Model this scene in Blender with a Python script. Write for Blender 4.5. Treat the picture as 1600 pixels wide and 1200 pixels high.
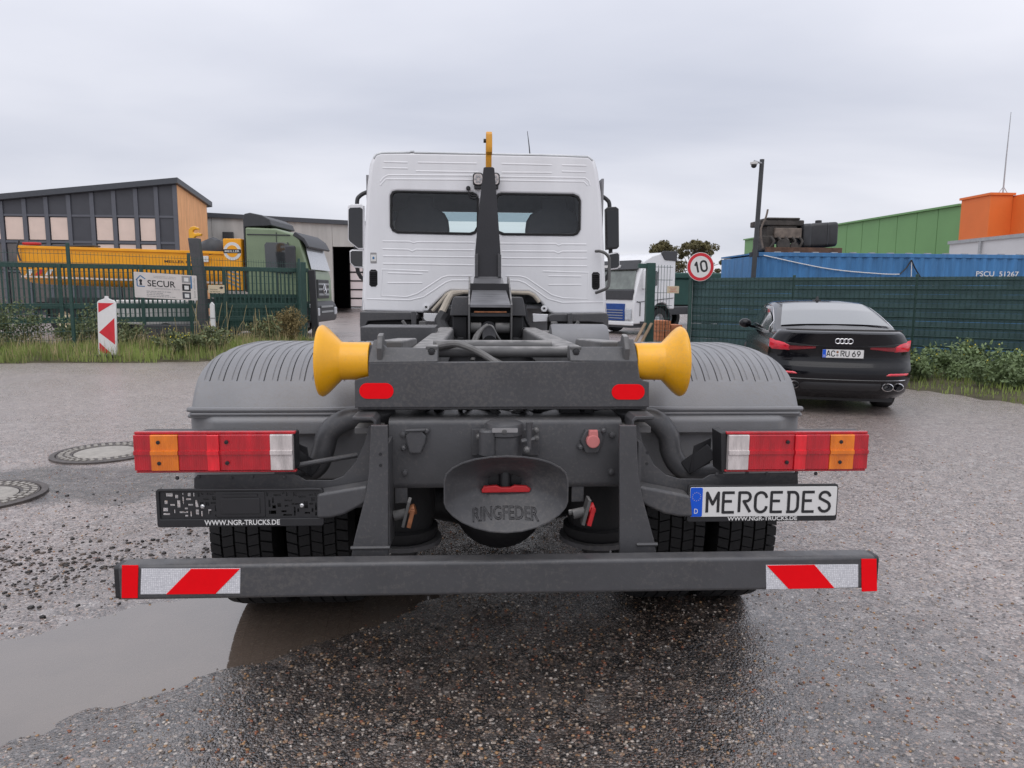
import bpy, bmesh, math, random
import numpy as np
from mathutils import Vector as V, Matrix as Mx, noise as mnoise
from math import sin, cos, pi, radians, hypot, atan2

for o in list(bpy.data.objects):
    bpy.data.objects.remove(o)
SC = bpy.context.scene
COL = SC.collection
rnd = random.Random(11)

# ------------------------------------------------------------------ camera
cd = bpy.data.cameras.new('camera')
cam = bpy.data.objects.new('camera', cd)
COL.objects.link(cam)
cd.sensor_width = 36.0
cd.lens = 24.95
cd.clip_start = 0.05
cd.clip_end = 3000
YAW, PITCH, ROLL = radians(3.1), radians(7.35), radians(0.4)
cam.location = (-0.112, 0.0, 1.55)
cam.rotation_euler = (Mx.Rotation(-YAW, 3, 'Z') @ Mx.Rotation(pi / 2 - PITCH, 3, 'X') @ Mx.Rotation(ROLL, 3, 'Z')).to_euler()
SC.camera = cam
SC.render.resolution_x, SC.render.resolution_y = 1024, 768

# ------------------------------------------------------------------ sky, sun, exposure
SUN_EL, SUN_ROT = radians(66), radians(200)     # high behind the camera, through cloud
w = bpy.data.worlds.new('World')
SC.world = w
w.use_nodes = True
N = w.node_tree.nodes
L = w.node_tree.links
N.clear()
out = N.new('ShaderNodeOutputWorld')
sky = N.new('ShaderNodeTexSky')
sky.sky_type = 'NISHITA'
sky.sun_disc = False
sky.sun_elevation = SUN_EL
sky.sun_rotation = SUN_ROT
bg1 = N.new('ShaderNodeBackground')
bg1.inputs['Strength'].default_value = 0.06
L.new(sky.outputs[0], bg1.inputs['Color'])
tc = N.new('ShaderNodeTexCoord')
sep = N.new('ShaderNodeSeparateXYZ')
L.new(tc.outputs['Generated'], sep.inputs[0])
def wmath(op, a, b=None):
    n = N.new('ShaderNodeMath'); n.operation = op
    for i, s in enumerate((a, b)):
        if s is None: continue
        if isinstance(s, (int, float)): n.inputs[i].default_value = s
        else: L.new(s, n.inputs[i])
    return n.outputs[0]
zc = wmath('ADD', wmath('MAXIMUM', sep.outputs[2], 0.0), 0.16)
comb = N.new('ShaderNodeCombineXYZ')
L.new(wmath('DIVIDE', sep.outputs[0], zc), comb.inputs[0])
L.new(wmath('DIVIDE', sep.outputs[1], zc), comb.inputs[1])
mp = N.new('ShaderNodeMapping')
mp.inputs['Rotation'].default_value = (0, 0, radians(-24))
mp.inputs['Scale'].default_value = (0.40, 0.72, 1)
mp.inputs['Location'].default_value = (0.35, 0.15, 0)
L.new(comb.outputs[0], mp.inputs[0])
n1 = N.new('ShaderNodeTexNoise'); n1.inputs['Scale'].default_value = 0.9; n1.inputs['Detail'].default_value = 6; n1.inputs['Roughness'].default_value = 0.46; n1.inputs['Distortion'].default_value = 0.25
L.new(mp.outputs[0], n1.inputs['Vector'])
ramp = N.new('ShaderNodeValToRGB')
ramp.color_ramp.elements[0].position = 0.30; ramp.color_ramp.elements[0].color = (0.41, 0.43, 0.50, 1)
ramp.color_ramp.elements[1].position = 0.66; ramp.color_ramp.elements[1].color = (0.69, 0.69, 0.735, 1)
L.new(n1.outputs[0], ramp.inputs[0])
bg2 = N.new('ShaderNodeBackground')
bg2.inputs['Strength'].default_value = 1.0
L.new(ramp.outputs[0], bg2.inputs['Color'])
# an overcast sky is brighter towards the zenith
L.new(wmath('ADD', wmath('MULTIPLY', wmath('MAXIMUM', sep.outputs[2], 0.0), 0.60), 0.93), bg2.inputs['Strength'])
mixw = N.new('ShaderNodeMixShader')
mixw.inputs[0].default_value = 0.93
L.new(bg1.outputs[0], mixw.inputs[1]); L.new(bg2.outputs[0], mixw.inputs[2])
L.new(mixw.outputs[0], out.inputs[0])

sd = bpy.data.lights.new('sun', 'SUN')
sd.energy = 0.6
sd.angle = radians(60)
sd.color = (1.0, 0.97, 0.93)
sun = bpy.data.objects.new('sun', sd)
COL.objects.link(sun)
# light travels from behind-left of the camera, down and forward
az = radians(200)
sdir = V((sin(az) * cos(SUN_EL), cos(az) * cos(SUN_EL), sin(SUN_EL)))   # towards the sun
sun.rotation_euler = (-sdir).to_track_quat('-Z', 'Y').to_euler()
sun.location = (0, 0, 30)

SC.view_settings.view_transform = 'Standard'
SC.view_settings.look = 'None'
SC.view_settings.gamma = 1
SC.view_settings.use_curve_mapping = False
SC.view_settings.exposure = 0.5
SC.cycles.max_bounces = 8
SC.cycles.transparent_max_bounces = 16
SC.cycles.use_denoising = True

# ------------------------------------------------------------------ materials
MATS = {}
def mat(name, col, rough=0.5, metal=0.0, var=0.12, vs=6.0, bump=0.0, bs=120.0, coat=0.0, spec=0.5, rvar=0.0,
        streak=None, dust=0.0, dustcol=(0.32, 0.30, 0.28), emit=None, splash=0.0):
    """painted / plain surface: noise-varied colour, roughness and fine relief"""
    m = bpy.data.materials.new(name); m.use_nodes = True
    nt = m.node_tree; n = nt.nodes; l = nt.links
    b = n['Principled BSDF']
    b.inputs['Roughness'].default_value = rough
    b.inputs['Metallic'].default_value = metal
    b.inputs['Specular IOR Level'].default_value = spec
    b.inputs['Coat Weight'].default_value = coat
    b.inputs['Coat Roughness'].default_value = 0.08
    tc = n.new('ShaderNodeTexCoord')
    no = n.new('ShaderNodeTexNoise'); no.inputs['Scale'].default_value = vs; no.inputs['Detail'].default_value = 6
    no.inputs['Roughness'].default_value = 0.62
    l.new(tc.outputs['Object'], no.inputs['Vector'])
    if streak:
        mp = n.new('ShaderNodeMapping'); mp.inputs['Scale'].default_value = streak
        l.new(tc.outputs['Object'], mp.inputs[0]); l.new(mp.outputs[0], no.inputs['Vector'])
    r = n.new('ShaderNodeValToRGB')
    r.color_ramp.elements[0].position = 0.28; r.color_ramp.elements[1].position = 0.72
    r.color_ramp.elements[0].color = (*[c * (1 - var) for c in col], 1)
    r.color_ramp.elements[1].color = (*[min(1, c * (1 + var)) for c in col], 1)
    l.new(no.outputs['Fac'], r.inputs[0])
    colsock = r.outputs[0]
    if dust > 0:
        ge = n.new('ShaderNodeNewGeometry'); sx = n.new('ShaderNodeSeparateXYZ'); l.new(ge.outputs['Normal'], sx.inputs[0])
        n2 = n.new('ShaderNodeTexNoise'); n2.inputs['Scale'].default_value = 14; n2.inputs['Detail'].default_value = 8
        l.new(tc.outputs['Object'], n2.inputs['Vector'])
        mm = n.new('ShaderNodeMath'); mm.operation = 'MULTIPLY'; l.new(sx.outputs[2], mm.inputs[0]); l.new(n2.outputs['Fac'], mm.inputs[1])
        mr = n.new('ShaderNodeMapRange'); mr.inputs[1].default_value = 0.28; mr.inputs[2].default_value = 0.75; mr.inputs[3].default_value = 0; mr.inputs[4].default_value = dust
        l.new(mm.outputs[0], mr.inputs[0])
        mx = n.new('ShaderNodeMixRGB'); mx.inputs[2].default_value = (*dustcol, 1)
        l.new(mr.outputs[0], mx.inputs[0]); l.new(colsock, mx.inputs[1]); colsock = mx.outputs[0]
    if splash > 0:                                   # dried road splash in specks and smears
        na = n.new('ShaderNodeTexNoise'); na.inputs['Scale'].default_value = 3.2; na.inputs['Detail'].default_value = 4
        nb_ = n.new('ShaderNodeTexNoise'); nb_.inputs['Scale'].default_value = 75; nb_.inputs['Detail'].default_value = 3; nb_.inputs['Roughness'].default_value = 0.7
        l.new(tc.outputs['Object'], na.inputs['Vector']); l.new(tc.outputs['Object'], nb_.inputs['Vector'])
        ad = n.new('ShaderNodeMath'); ad.operation = 'MULTIPLY_ADD'; ad.inputs[1].default_value = 0.55; l.new(na.outputs['Fac'], ad.inputs[0]); l.new(nb_.outputs['Fac'], ad.inputs[2])
        mr = n.new('ShaderNodeMapRange'); mr.inputs[1].default_value = 0.80; mr.inputs[2].default_value = 0.98; mr.inputs[3].default_value = 0; mr.inputs[4].default_value = splash
        l.new(ad.outputs[0], mr.inputs[0])
        mx = n.new('ShaderNodeMixRGB'); mx.inputs[2].default_value = (0.20, 0.18, 0.16, 1)
        l.new(mr.outputs[0], mx.inputs[0]); l.new(colsock, mx.inputs[1]); colsock = mx.outputs[0]
    l.new(colsock, b.inputs['Base Color'])
    if rvar > 0:
        n3 = n.new('ShaderNodeTexNoise'); n3.inputs['Scale'].default_value = vs * 3; n3.inputs['Detail'].default_value = 5
        l.new(tc.outputs['Object'], n3.inputs['Vector'])
        mr = n.new('ShaderNodeMapRange'); mr.inputs[1].default_value = 0.3; mr.inputs[2].default_value = 0.7
        mr.inputs[3].default_value = max(0.02, rough - rvar); mr.inputs[4].default_value = min(1, rough + rvar)
        l.new(n3.outputs['Fac'], mr.inputs[0]); l.new(mr.outputs[0], b.inputs['Roughness'])
    if bump > 0:
        nb = n.new('ShaderNodeTexNoise'); nb.inputs['Scale'].default_value = bs; nb.inputs['Detail'].default_value = 3
        l.new(tc.outputs['Object'], nb.inputs['Vector'])
        bp = n.new('ShaderNodeBump'); bp.inputs['Strength'].default_value = bump; bp.inputs['Distance'].default_value = 0.01
        l.new(nb.outputs['Fac'], bp.inputs['Height']); l.new(bp.outputs[0], b.inputs['Normal'])
    if emit:
        b.inputs['Emission Color'].default_value = (*emit[0], 1); b.inputs['Emission Strength'].default_value = emit[1]
    MATS[name] = m
    return m

def glass_mat(name, tint=(0.8, 0.85, 0.85), refl=1.0, rough=0.01):
    """thin window pane: what is behind shows through the tint, Fresnel reflection on top"""
    m = bpy.data.materials.new(name); m.use_nodes = True
    nt = m.node_tree; n = nt.nodes; l = nt.links
    n.remove(n['Principled BSDF'])
    tr = n.new('ShaderNodeBsdfTransparent'); tr.inputs[0].default_value = (*tint, 1)
    gl = n.new('ShaderNodeBsdfGlossy'); gl.inputs['Roughness'].default_value = rough
    fr = n.new('ShaderNodeFresnel'); fr.inputs[0].default_value = 1.5
    mu = n.new('ShaderNodeMath'); mu.operation = 'MULTIPLY'; mu.inputs[1].default_value = refl
    mx = n.new('ShaderNodeMixShader')
    l.new(fr.outputs[0], mu.inputs[0]); l.new(mu.outputs[0], mx.inputs[0]); l.new(tr.outputs[0], mx.inputs[1]); l.new(gl.outputs[0], mx.inputs[2])
    l.new(mx.outputs[0], n['Material Output'].inputs[0])
    MATS[name] = m
    return m

def lens_mat(name, col, ribs=260.0, rough=0.16, axis='X'):
    """moulded lamp lens: saturated plastic over a ribbed reflector"""
    m = mat(name, col, rough=rough, var=0.30, vs=1.0, coat=0.6, spec=0.5, streak=(26, 1, 7))
    nt = m.node_tree; n = nt.nodes; l = nt.links
    b = n['Principled BSDF']
    tc = n.new('ShaderNodeTexCoord')
    wv = n.new('ShaderNodeTexWave'); wv.wave_type = 'BANDS'; wv.bands_direction = axis; wv.inputs['Scale'].default_value = ribs / 6.28; wv.inputs['Distortion'].default_value = 0.4
    l.new(tc.outputs['Object'], wv.inputs['Vector'])
    bp = n.new('ShaderNodeBump'); bp.inputs['Strength'].default_value = 0.5; bp.inputs['Distance'].default_value = 0.002
    l.new(wv.outputs['Fac'], bp.inputs['Height']); l.new(bp.outputs[0], b.inputs['Normal'])
    return m

# ------------------------------------------------------------------ mesh builder
def frame_from(d):
    d = V(d).normalized()
    a = V((0, 0, 1)) if abs(d.z) < 0.9 else V((1, 0, 0))
    x = a.cross(d).normalized()
    return x, d.cross(x).normalized(), d

class MB:
    def __init__(s):
        s.v = []; s.f = []
    def add(s, vs, fs):
        b = len(s.v)
        s.v += [tuple(p) for p in vs]
        s.f += [tuple(i + b for i in f) for f in fs]
        return s
    def box(s, x0, x1, y0, y1, z0, z1):
        return s.add([(x0, y0, z0), (x1, y0, z0), (x1, y1, z0), (x0, y1, z0), (x0, y0, z1), (x1, y0, z1), (x1, y1, z1), (x0, y1, z1)],
                     [(3, 2, 1, 0), (4, 5, 6, 7), (0, 1, 5, 4), (1, 2, 6, 5), (2, 3, 7, 6), (3, 0, 4, 7)])
    def obox(s, c, h, rot=None):
        R = rot or Mx.Identity(3); c = V(c)
        vs = [c + R @ V((sx * h[0], sy * h[1], sz * h[2])) for sz in (-1, 1) for sx, sy in ((-1, -1), (1, -1), (1, 1), (-1, 1))]
        return s.add(vs, [(3, 2, 1, 0), (4, 5, 6, 7), (0, 1, 5, 4), (1, 2, 6, 5), (2, 3, 7, 6), (3, 0, 4, 7)])
    def beam(s, a, b, w, h):
        """rectangular bar from a to b, w across, h up"""
        a, b = V(a), V(b); d = (b - a)
        ln = d.length; d.normalize()
        side = d.cross(V((0, 0, 1)))
        if side.length < 1e-4: side = V((1, 0, 0))
        side.normalize(); upv = side.cross(d).normalized()
        R = Mx((side, d, upv)).transposed()
        return s.obox((a + b) / 2, (w / 2, ln / 2, h / 2), R)
    def prism(s, poly, plane, lo, hi):
        def P(a, b, c):
            return (a, c, b) if plane == 'xz' else ((c, a, b) if plane == 'yz' else (a, b, c))
        n = len(poly)
        vs = [P(a, b, lo) for a, b in poly] + [P(a, b, hi) for a, b in poly]
        fs = [tuple(range(n)), tuple(range(2 * n - 1, n - 1, -1))]
        fs += [(i, i + n, (i + 1) % n + n, (i + 1) % n) for i in range(n)]
        return s.add(vs, fs)
    def tube(s, pts, r, n=10, caps=True):
        pts = [V(p) for p in pts]
        rr = r if isinstance(r, (list, tuple)) else [r] * len(pts)
        rings = []
        x = None
        for i, p in enumerate(pts):
            d = (pts[min(i + 1, len(pts) - 1)] - pts[max(i - 1, 0)])
            if d.length < 1e-9: d = V((0, 0, 1))
            d.normalize()
            if x is None: x = frame_from(d)[0]
            else:
                x = x - d * x.dot(d)
                if x.length < 1e-6: x = frame_from(d)[0]
                x.normalize()
            y = d.cross(x)
            rings.append([p + (x * cos(2 * pi * k / n) + y * sin(2 * pi * k / n)) * rr[i] for k in range(n)])
        return s.loft(rings, True, caps)
    def loft(s, rings, closed=True, caps=False):
        n = len(rings[0]); vs = [p for r in rings for p in r]; fs = []
        for i in range(len(rings) - 1):
            for k in range(n if closed else n - 1):
                k2 = (k + 1) % n
                fs.append((i * n + k, i * n + k2, (i + 1) * n + k2, (i + 1) * n + k))
        if caps:
            fs.append(tuple(range(n - 1, -1, -1))); fs.append(tuple(range((len(rings) - 1) * n, len(rings) * n)))
        return s.add(vs, fs)
    def lathe(s, prof, o, d, n=32, caps=True, a0=0.0, a1=2 * pi):
        x, y, d = frame_from(d); o = V(o)
        full = abs(a1 - a0 - 2 * pi) < 1e-6
        m = n if full else n + 1
        rings = [[o + d * t + (x * cos(a0 + (a1 - a0) * k / n) + y * sin(a0 + (a1 - a0) * k / n)) * max(r, 1e-5) for k in range(m)] for t, r in prof]
        return s.loft(rings, full, caps and full)
    def cyl(s, a, b, r, n=16):
        return s.tube([a, b], r, n)
    def ball(s, c, r, sc=(1, 1, 1), nu=14, nv=9):
        c = V(c)
        rings = [[c + V((sc[0] * r * sin(t) * cos(2 * pi * k / nu), sc[1] * r * sin(t) * sin(2 * pi * k / nu), sc[2] * r * cos(t))) for k in range(nu)]
                 for t in [pi * (j + 0.02) / (nv + 0.04) for j in range(nv + 1)]]
        return s.loft(rings, True, True)
    def disc(s, c, r, d, n=20, sx=1.0):
        x, y, d = frame_from(d); c = V(c)
        return s.add([c + x * cos(2 * pi * k / n) * r * sx + y * sin(2 * pi * k / n) * r for k in range(n)], [tuple(range(n))])
    def quad(s, *p):
        return s.add(p, [tuple(range(len(p)))])
    def xf(s, mtx):
        s.v = [tuple(mtx @ V(p)) for p in s.v]; return s
    def flat(s, polys, thick, bevel, fn, res=2):
        """plate with holes: 2-D outline(s) filled, extruded and edge-bevelled, placed by fn(u, v, w)"""
        cu = bpy.data.curves.new('tmp', 'CURVE'); cu.dimensions = '2D'; cu.fill_mode = 'BOTH'
        cu.extrude = max(thick / 2 - bevel, 0); cu.bevel_depth = bevel; cu.bevel_resolution = res - 1; cu.offset = -bevel
        for pl in polys:
            sp = cu.splines.new('POLY'); sp.points.add(len(pl) - 1)
            for p, (u, v_) in zip(sp.points, pl): p.co = (u, v_, 0, 1)
            sp.use_cyclic_u = True
        o = bpy.data.objects.new('tmp', cu); me = o.to_mesh()
        s.add([fn(*q.co) for q in me.vertices], [tuple(p.vertices) for p in me.polygons])
        o.to_mesh_clear(); bpy.data.objects.remove(o); bpy.data.curves.remove(cu)
        return s
    def text(s, txt, wd, ht, fn, thick=0.002, bold=0.0, outline=0.0):
        """lettering fitted into wd x ht, centred on fn(0, 0, 0)"""
        cu = bpy.data.curves.new('tmp', 'FONT'); cu.body = txt; cu.offset = bold; cu.resolution_u = 3
        o = bpy.data.objects.new('tmp', cu); me = o.to_mesh()
        co = np.array([q.co[:] for q in me.vertices]); mn, mxx = co.min(0), co.max(0)
        o.to_mesh_clear()
        kx, ky = wd / (mxx[0] - mn[0]), ht / (mxx[1] - mn[1])
        if outline > 0:
            cu.fill_mode = 'NONE'; cu.bevel_depth = outline / ((kx + ky) / 2); cu.bevel_resolution = 1
        else:
            cu.extrude = 0.5
        me = o.to_mesh()
        cx, cy = (mn[0] + mxx[0]) / 2, (mn[1] + mxx[1]) / 2
        kz = thick if outline == 0 else (kx + ky) / 2
        s.add([fn((q.co.x - cx) * kx, (q.co.y - cy) * ky, q.co.z * kz) for q in me.vertices], [tuple(p.vertices) for p in me.polygons])
        o.to_mesh_clear(); bpy.data.objects.remove(o); bpy.data.curves.remove(cu)
        return s
    def islands(s):
        par = list(range(len(s.v)))
        def find(i):
            while par[i] != i: par[i] = par[par[i]]; i = par[i]
            return i
        for f in s.f:
            for a in f[1:]: par[find(a)] = find(f[0])
        g = {}
        for f in s.f: g.setdefault(find(f[0]), []).append(f)
        out_ = []
        for fs in g.values():
            ids = sorted({i for f in fs for i in f}); mp_ = {j: k for k, j in enumerate(ids)}
            q = MB(); q.v = [s.v[i] for i in ids]; q.f = [tuple(mp_[i] for i in f) for f in fs]; out_.append(q)
        return out_
    def build(s, name, m, parent=None, bevel=0.0, smooth=32, seg=2, local=False, recalc=True):
        if name in EACH:                       # every separate piece is a part of its own
            q = s.islands()
            if len(q) > 1:
                return [i._build(name, m, parent, bevel, smooth, seg, local, recalc) for i in q][0]
        return s._build(name, m, parent, bevel, smooth, seg, local, recalc)
    def _build(s, name, m, parent=None, bevel=0.0, smooth=32, seg=2, local=False, recalc=True):
        me = bpy.data.meshes.new(name)
        off = V((0, 0, 0))
        if parent is not None and not local:
            off = ORG.get(parent.name, V((0, 0, 0)))
        me.from_pydata([(a - off.x, b - off.y, c - off.z) for a, b, c in s.v], [], s.f)
        if recalc:
            bm = bmesh.new(); bm.from_mesh(me)
            bmesh.ops.recalc_face_normals(bm, faces=bm.faces)
            bm.to_mesh(me); bm.free()
        o = bpy.data.objects.new(name, me); COL.objects.link(o)
        if parent is not None:
            o.parent = parent; ORG[o.name] = off
        if m is not None: me.materials.append(MATS[m] if isinstance(m, str) else m)
        if smooth:
            me.shade_smooth(); me.set_sharp_from_angle(angle=radians(smooth))
        if bevel > 0:
            bv = o.modifiers.new('bevel', 'BEVEL'); bv.width = bevel; bv.segments = seg; bv.limit_method = 'ANGLE'; bv.angle_limit = radians(35)
            bv.harden_normals = True
        return o

ORG = {}
EACH = {'bolt', 'end_cap', 'pivot_pin', 'pressed_swage', 'seal_strip', 'hydraulic_hose', 'air_line', 'hydraulic_pipe', 'screw', 'led', 'beam', 'top_rail', 'grille_bar', 'door_gap', 'roof_lug', 'bolt_hole', 'decal', 'rib', 'side', 'cross_tube', 'window_trim', 'louvre', 'photo', 'cab_mount'}
def tag(o, label, cat, group=None, kind=None):
    if label: o['label'] = label
    if cat: o['category'] = cat
    if group: o['group'] = group
    if kind: o['kind'] = kind
    return o
def thing(name, label, cat, loc=(0, 0, 0), group=None, rz=0.0):
    """Empty at the base of a thing; parts built in world coordinates unless it is turned (then local)"""
    o = bpy.data.objects.new(name, None); COL.objects.link(o)
    o.location = loc; o.rotation_euler = (0, 0, rz); o.empty_display_size = 0.2
    ORG[o.name] = V(loc)
    return tag(o, label, cat, group)
def dup(root, loc, rz=0.0, label=None, group=None):
    r = root.copy(); COL.objects.link(r); r.location = loc; r.rotation_euler = (0, 0, rz)
    if label: r['label'] = label
    if group: r['group'] = group
    for ch in list(root.children):
        c = ch.copy(); COL.objects.link(c); c.parent = r
        for g in list(ch.children):
            d = g.copy(); COL.objects.link(d); d.parent = c
    return r
def structure(name, mb, m, **k):
    o = mb.build(name, m, **k); o['kind'] = 'structure'; return o
def XZ(x, y, z, sx=1):
    """local plate coordinates (u right, v up, w towards the camera) placed at x, y, z"""
    return lambda u, v, w_: (x + u * sx, y - w_, z + v)
def rrect(x0, x1, z0, z1, r, n=5):
    pts = []
    for cx, cz, a in ((x1 - r, z0 + r, -90), (x1 - r, z1 - r, 0), (x0 + r, z1 - r, 90), (x0 + r, z0 + r, 180)):
        for k in range(n + 1):
            t = radians(a + 90 * k / n); pts.append((cx + r * cos(t), cz + r * sin(t)))
    return pts
def bez(pts, n=8):
    """smooth curve through points (Catmull-Rom)"""
    P = [V(p) for p in pts]; o = []
    for i in range(len(P) - 1):
        p0, p1, p2, p3 = P[max(i - 1, 0)], P[i], P[i + 1], P[min(i + 2, len(P) - 1)]
        for k in range(n):
            t = k / n
            o.append(0.5 * ((2 * p1) + (p2 - p0) * t + (2 * p0 - 5 * p1 + 4 * p2 - p3) * t * t + (3 * p1 - p0 - 3 * p2 + p3) * t ** 3))
    o.append(P[-1]); return o
# stroke lettering of German number plates: each letter a set of polylines in a 1 x 1 box
def arc(cx, cy, rx, ry, a0, a1, n=8):
    return [(cx + rx * cos(radians(a0 + (a1 - a0) * k / n)), cy + ry * sin(radians(a0 + (a1 - a0) * k / n))) for k in range(n + 1)]
GLYPH = {
    'M': [[(0, 0), (0, 1), (0.5, 0.42), (1, 1), (1, 0)]],
    'E': [[(1, 1), (0, 1), (0, 0), (1, 0)], [(0, 0.56), (0.78, 0.56)]],
    'R': [[(0, 0), (0, 1), (0.62, 1)] + arc(0.62, 0.78, 0.36, 0.22, 90, -90) + [(0.40, 0.56), (1, 0)]],
    'C': [[(1, 0.74)] + arc(0.5, 0.72, 0.5, 0.28, 12, 180) + arc(0.5, 0.28, 0.5, 0.28, 180, 348) + [(1, 0.3)]],
    'D': [[(-0.06, 1), (0.55, 1)] + arc(0.55, 0.72, 0.4, 0.28, 90, 0) + arc(0.55, 0.28, 0.4, 0.28, 0, -90) + [(-0.06, 0)], [(0.12, 0), (0.12, 1)]],
    'S': [[(0.97, 0.78)] + arc(0.5, 0.76, 0.46, 0.24, 15, 200) + arc(0.5, 0.26, 0.48, 0.26, 55, -165) + [(0.03, 0.24)]],
    'A': [[(0, 0), (0.44, 1), (0.56, 1), (1, 0)], [(0.2, 0.3), (0.8, 0.3)]],
    'U': [[(0, 1)] + arc(0.5, 0.3, 0.5, 0.3, 180, 360) + [(1, 1)]],
    '6': [[(0.75, 1), (0.1, 0.5)] + arc(0.5, 0.3, 0.45, 0.3, 150, 510, 14)],
    '9': [[(0.25, 0), (0.9, 0.5)] + arc(0.5, 0.7, 0.45, 0.3, -30, 330, 14)],
    '1': [[(0.1, 0.72), (0.6, 1), (0.6, 0)]],
    '0': [arc(0.5, 0.72, 0.5, 0.28, 0, 180) + arc(0.5, 0.28, 0.5, 0.28, 180, 360) + [(1, 0.72)]],
}
def strokes(mb, ch, x, z, wd, ht, sw, fn, w0=0.0, thick=0.0008):
    k = 0
    for line in GLYPH[ch]:
        P = [(x + a * wd, z + b * ht) for a, b in line]
        for (a, b) in zip(P[:-1], P[1:]):
            dx, dy = b[0] - a[0], b[1] - a[1]; ln = hypot(dx, dy) or 1e-6
            nx, ny = -dy / ln * sw / 2, dx / ln * sw / 2
            t = w0 + thick + k * 0.00002; k += 1
            mb.add([fn(a[0] + nx, a[1] + ny, t), fn(a[0] - nx, a[1] - ny, t), fn(b[0] - nx, b[1] - ny, t), fn(b[0] + nx, b[1] + ny, t)], [(0, 1, 2, 3)])
        for i, p in enumerate(P[1:-1]):
            t = w0 + thick + k * 0.00002; k += 1
            mb.add([fn(p[0] + sw / 2 * cos(2 * pi * q / 10), p[1] + sw / 2 * sin(2 * pi * q / 10), t) for q in range(10)], [tuple(range(10))])

# ================================================================== SETTING
# ---------------------------------------------------------------- ground
def puddle_uv(x, y):
    dx, dy = x + 1.317, y - 3.24
    return dx * 0.79 + dy * 0.61, -dx * 0.61 + dy * 0.79
def ground_h(x, y):
    h = 0.0
    d = hypot(x, y - 3)
    if d < 14:
        k = max(0, 1 - d / 14)
        h += 0.010 * k * mnoise.noise(V((x * 0.8, y * 0.8, 3.1))) + 0.005 * min(1, k * 2) * mnoise.noise(V((x * 3.4, y * 3.4, 1.7)))
    u, v = puddle_uv(x, y)
    if abs(v) < 1.6 and u < 3:
        f = math.exp(-(v / 0.50) ** 4) * (1 if u < 0.5 else math.exp(-((u - 0.5) / 0.75) ** 2))
        if u < -2.6: f *= math.exp(-((u + 2.6) / 0.8) ** 2)
        h = h * (1 - 0.5 * f) - 0.030 * f + 0.010 * (1 - f)
        h += (0.007 * mnoise.noise(V((x * 8, y * 8, 0.4))) + 0.010 * mnoise.noise(V((x * 2.3, y * 2.3, 6.4))) + 0.004 * mnoise.noise(V((x * 21, y * 21, 2.2)))) * (0.5 + .5 * f)
    return h
def spread(lo, hi, a, b, step, grow=1.35):
    xs = list(np.arange(a, b + 1e-6, step)); s = step
    while xs[-1] < hi: s *= grow; xs.append(min(hi, xs[-1] + s))
    s = step
    while xs[0] > lo: s *= grow; xs.insert(0, max(lo, xs[0] - s))
    return xs
gx = spread(-900, 900, -4.4, 3.0, 0.035); gy = spread(-500, 1500, 1.4, 6.2, 0.035)
gv = []; gf = []
for y in gy:
    for x in gx: gv.append((x, y, ground_h(x, y)))
nx = len(gx)
for j in range(len(gy) - 1):
    for i in range(nx - 1):
        a = j * nx + i; gf.append((a, a + 1, a + nx + 1, a + nx))

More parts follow.
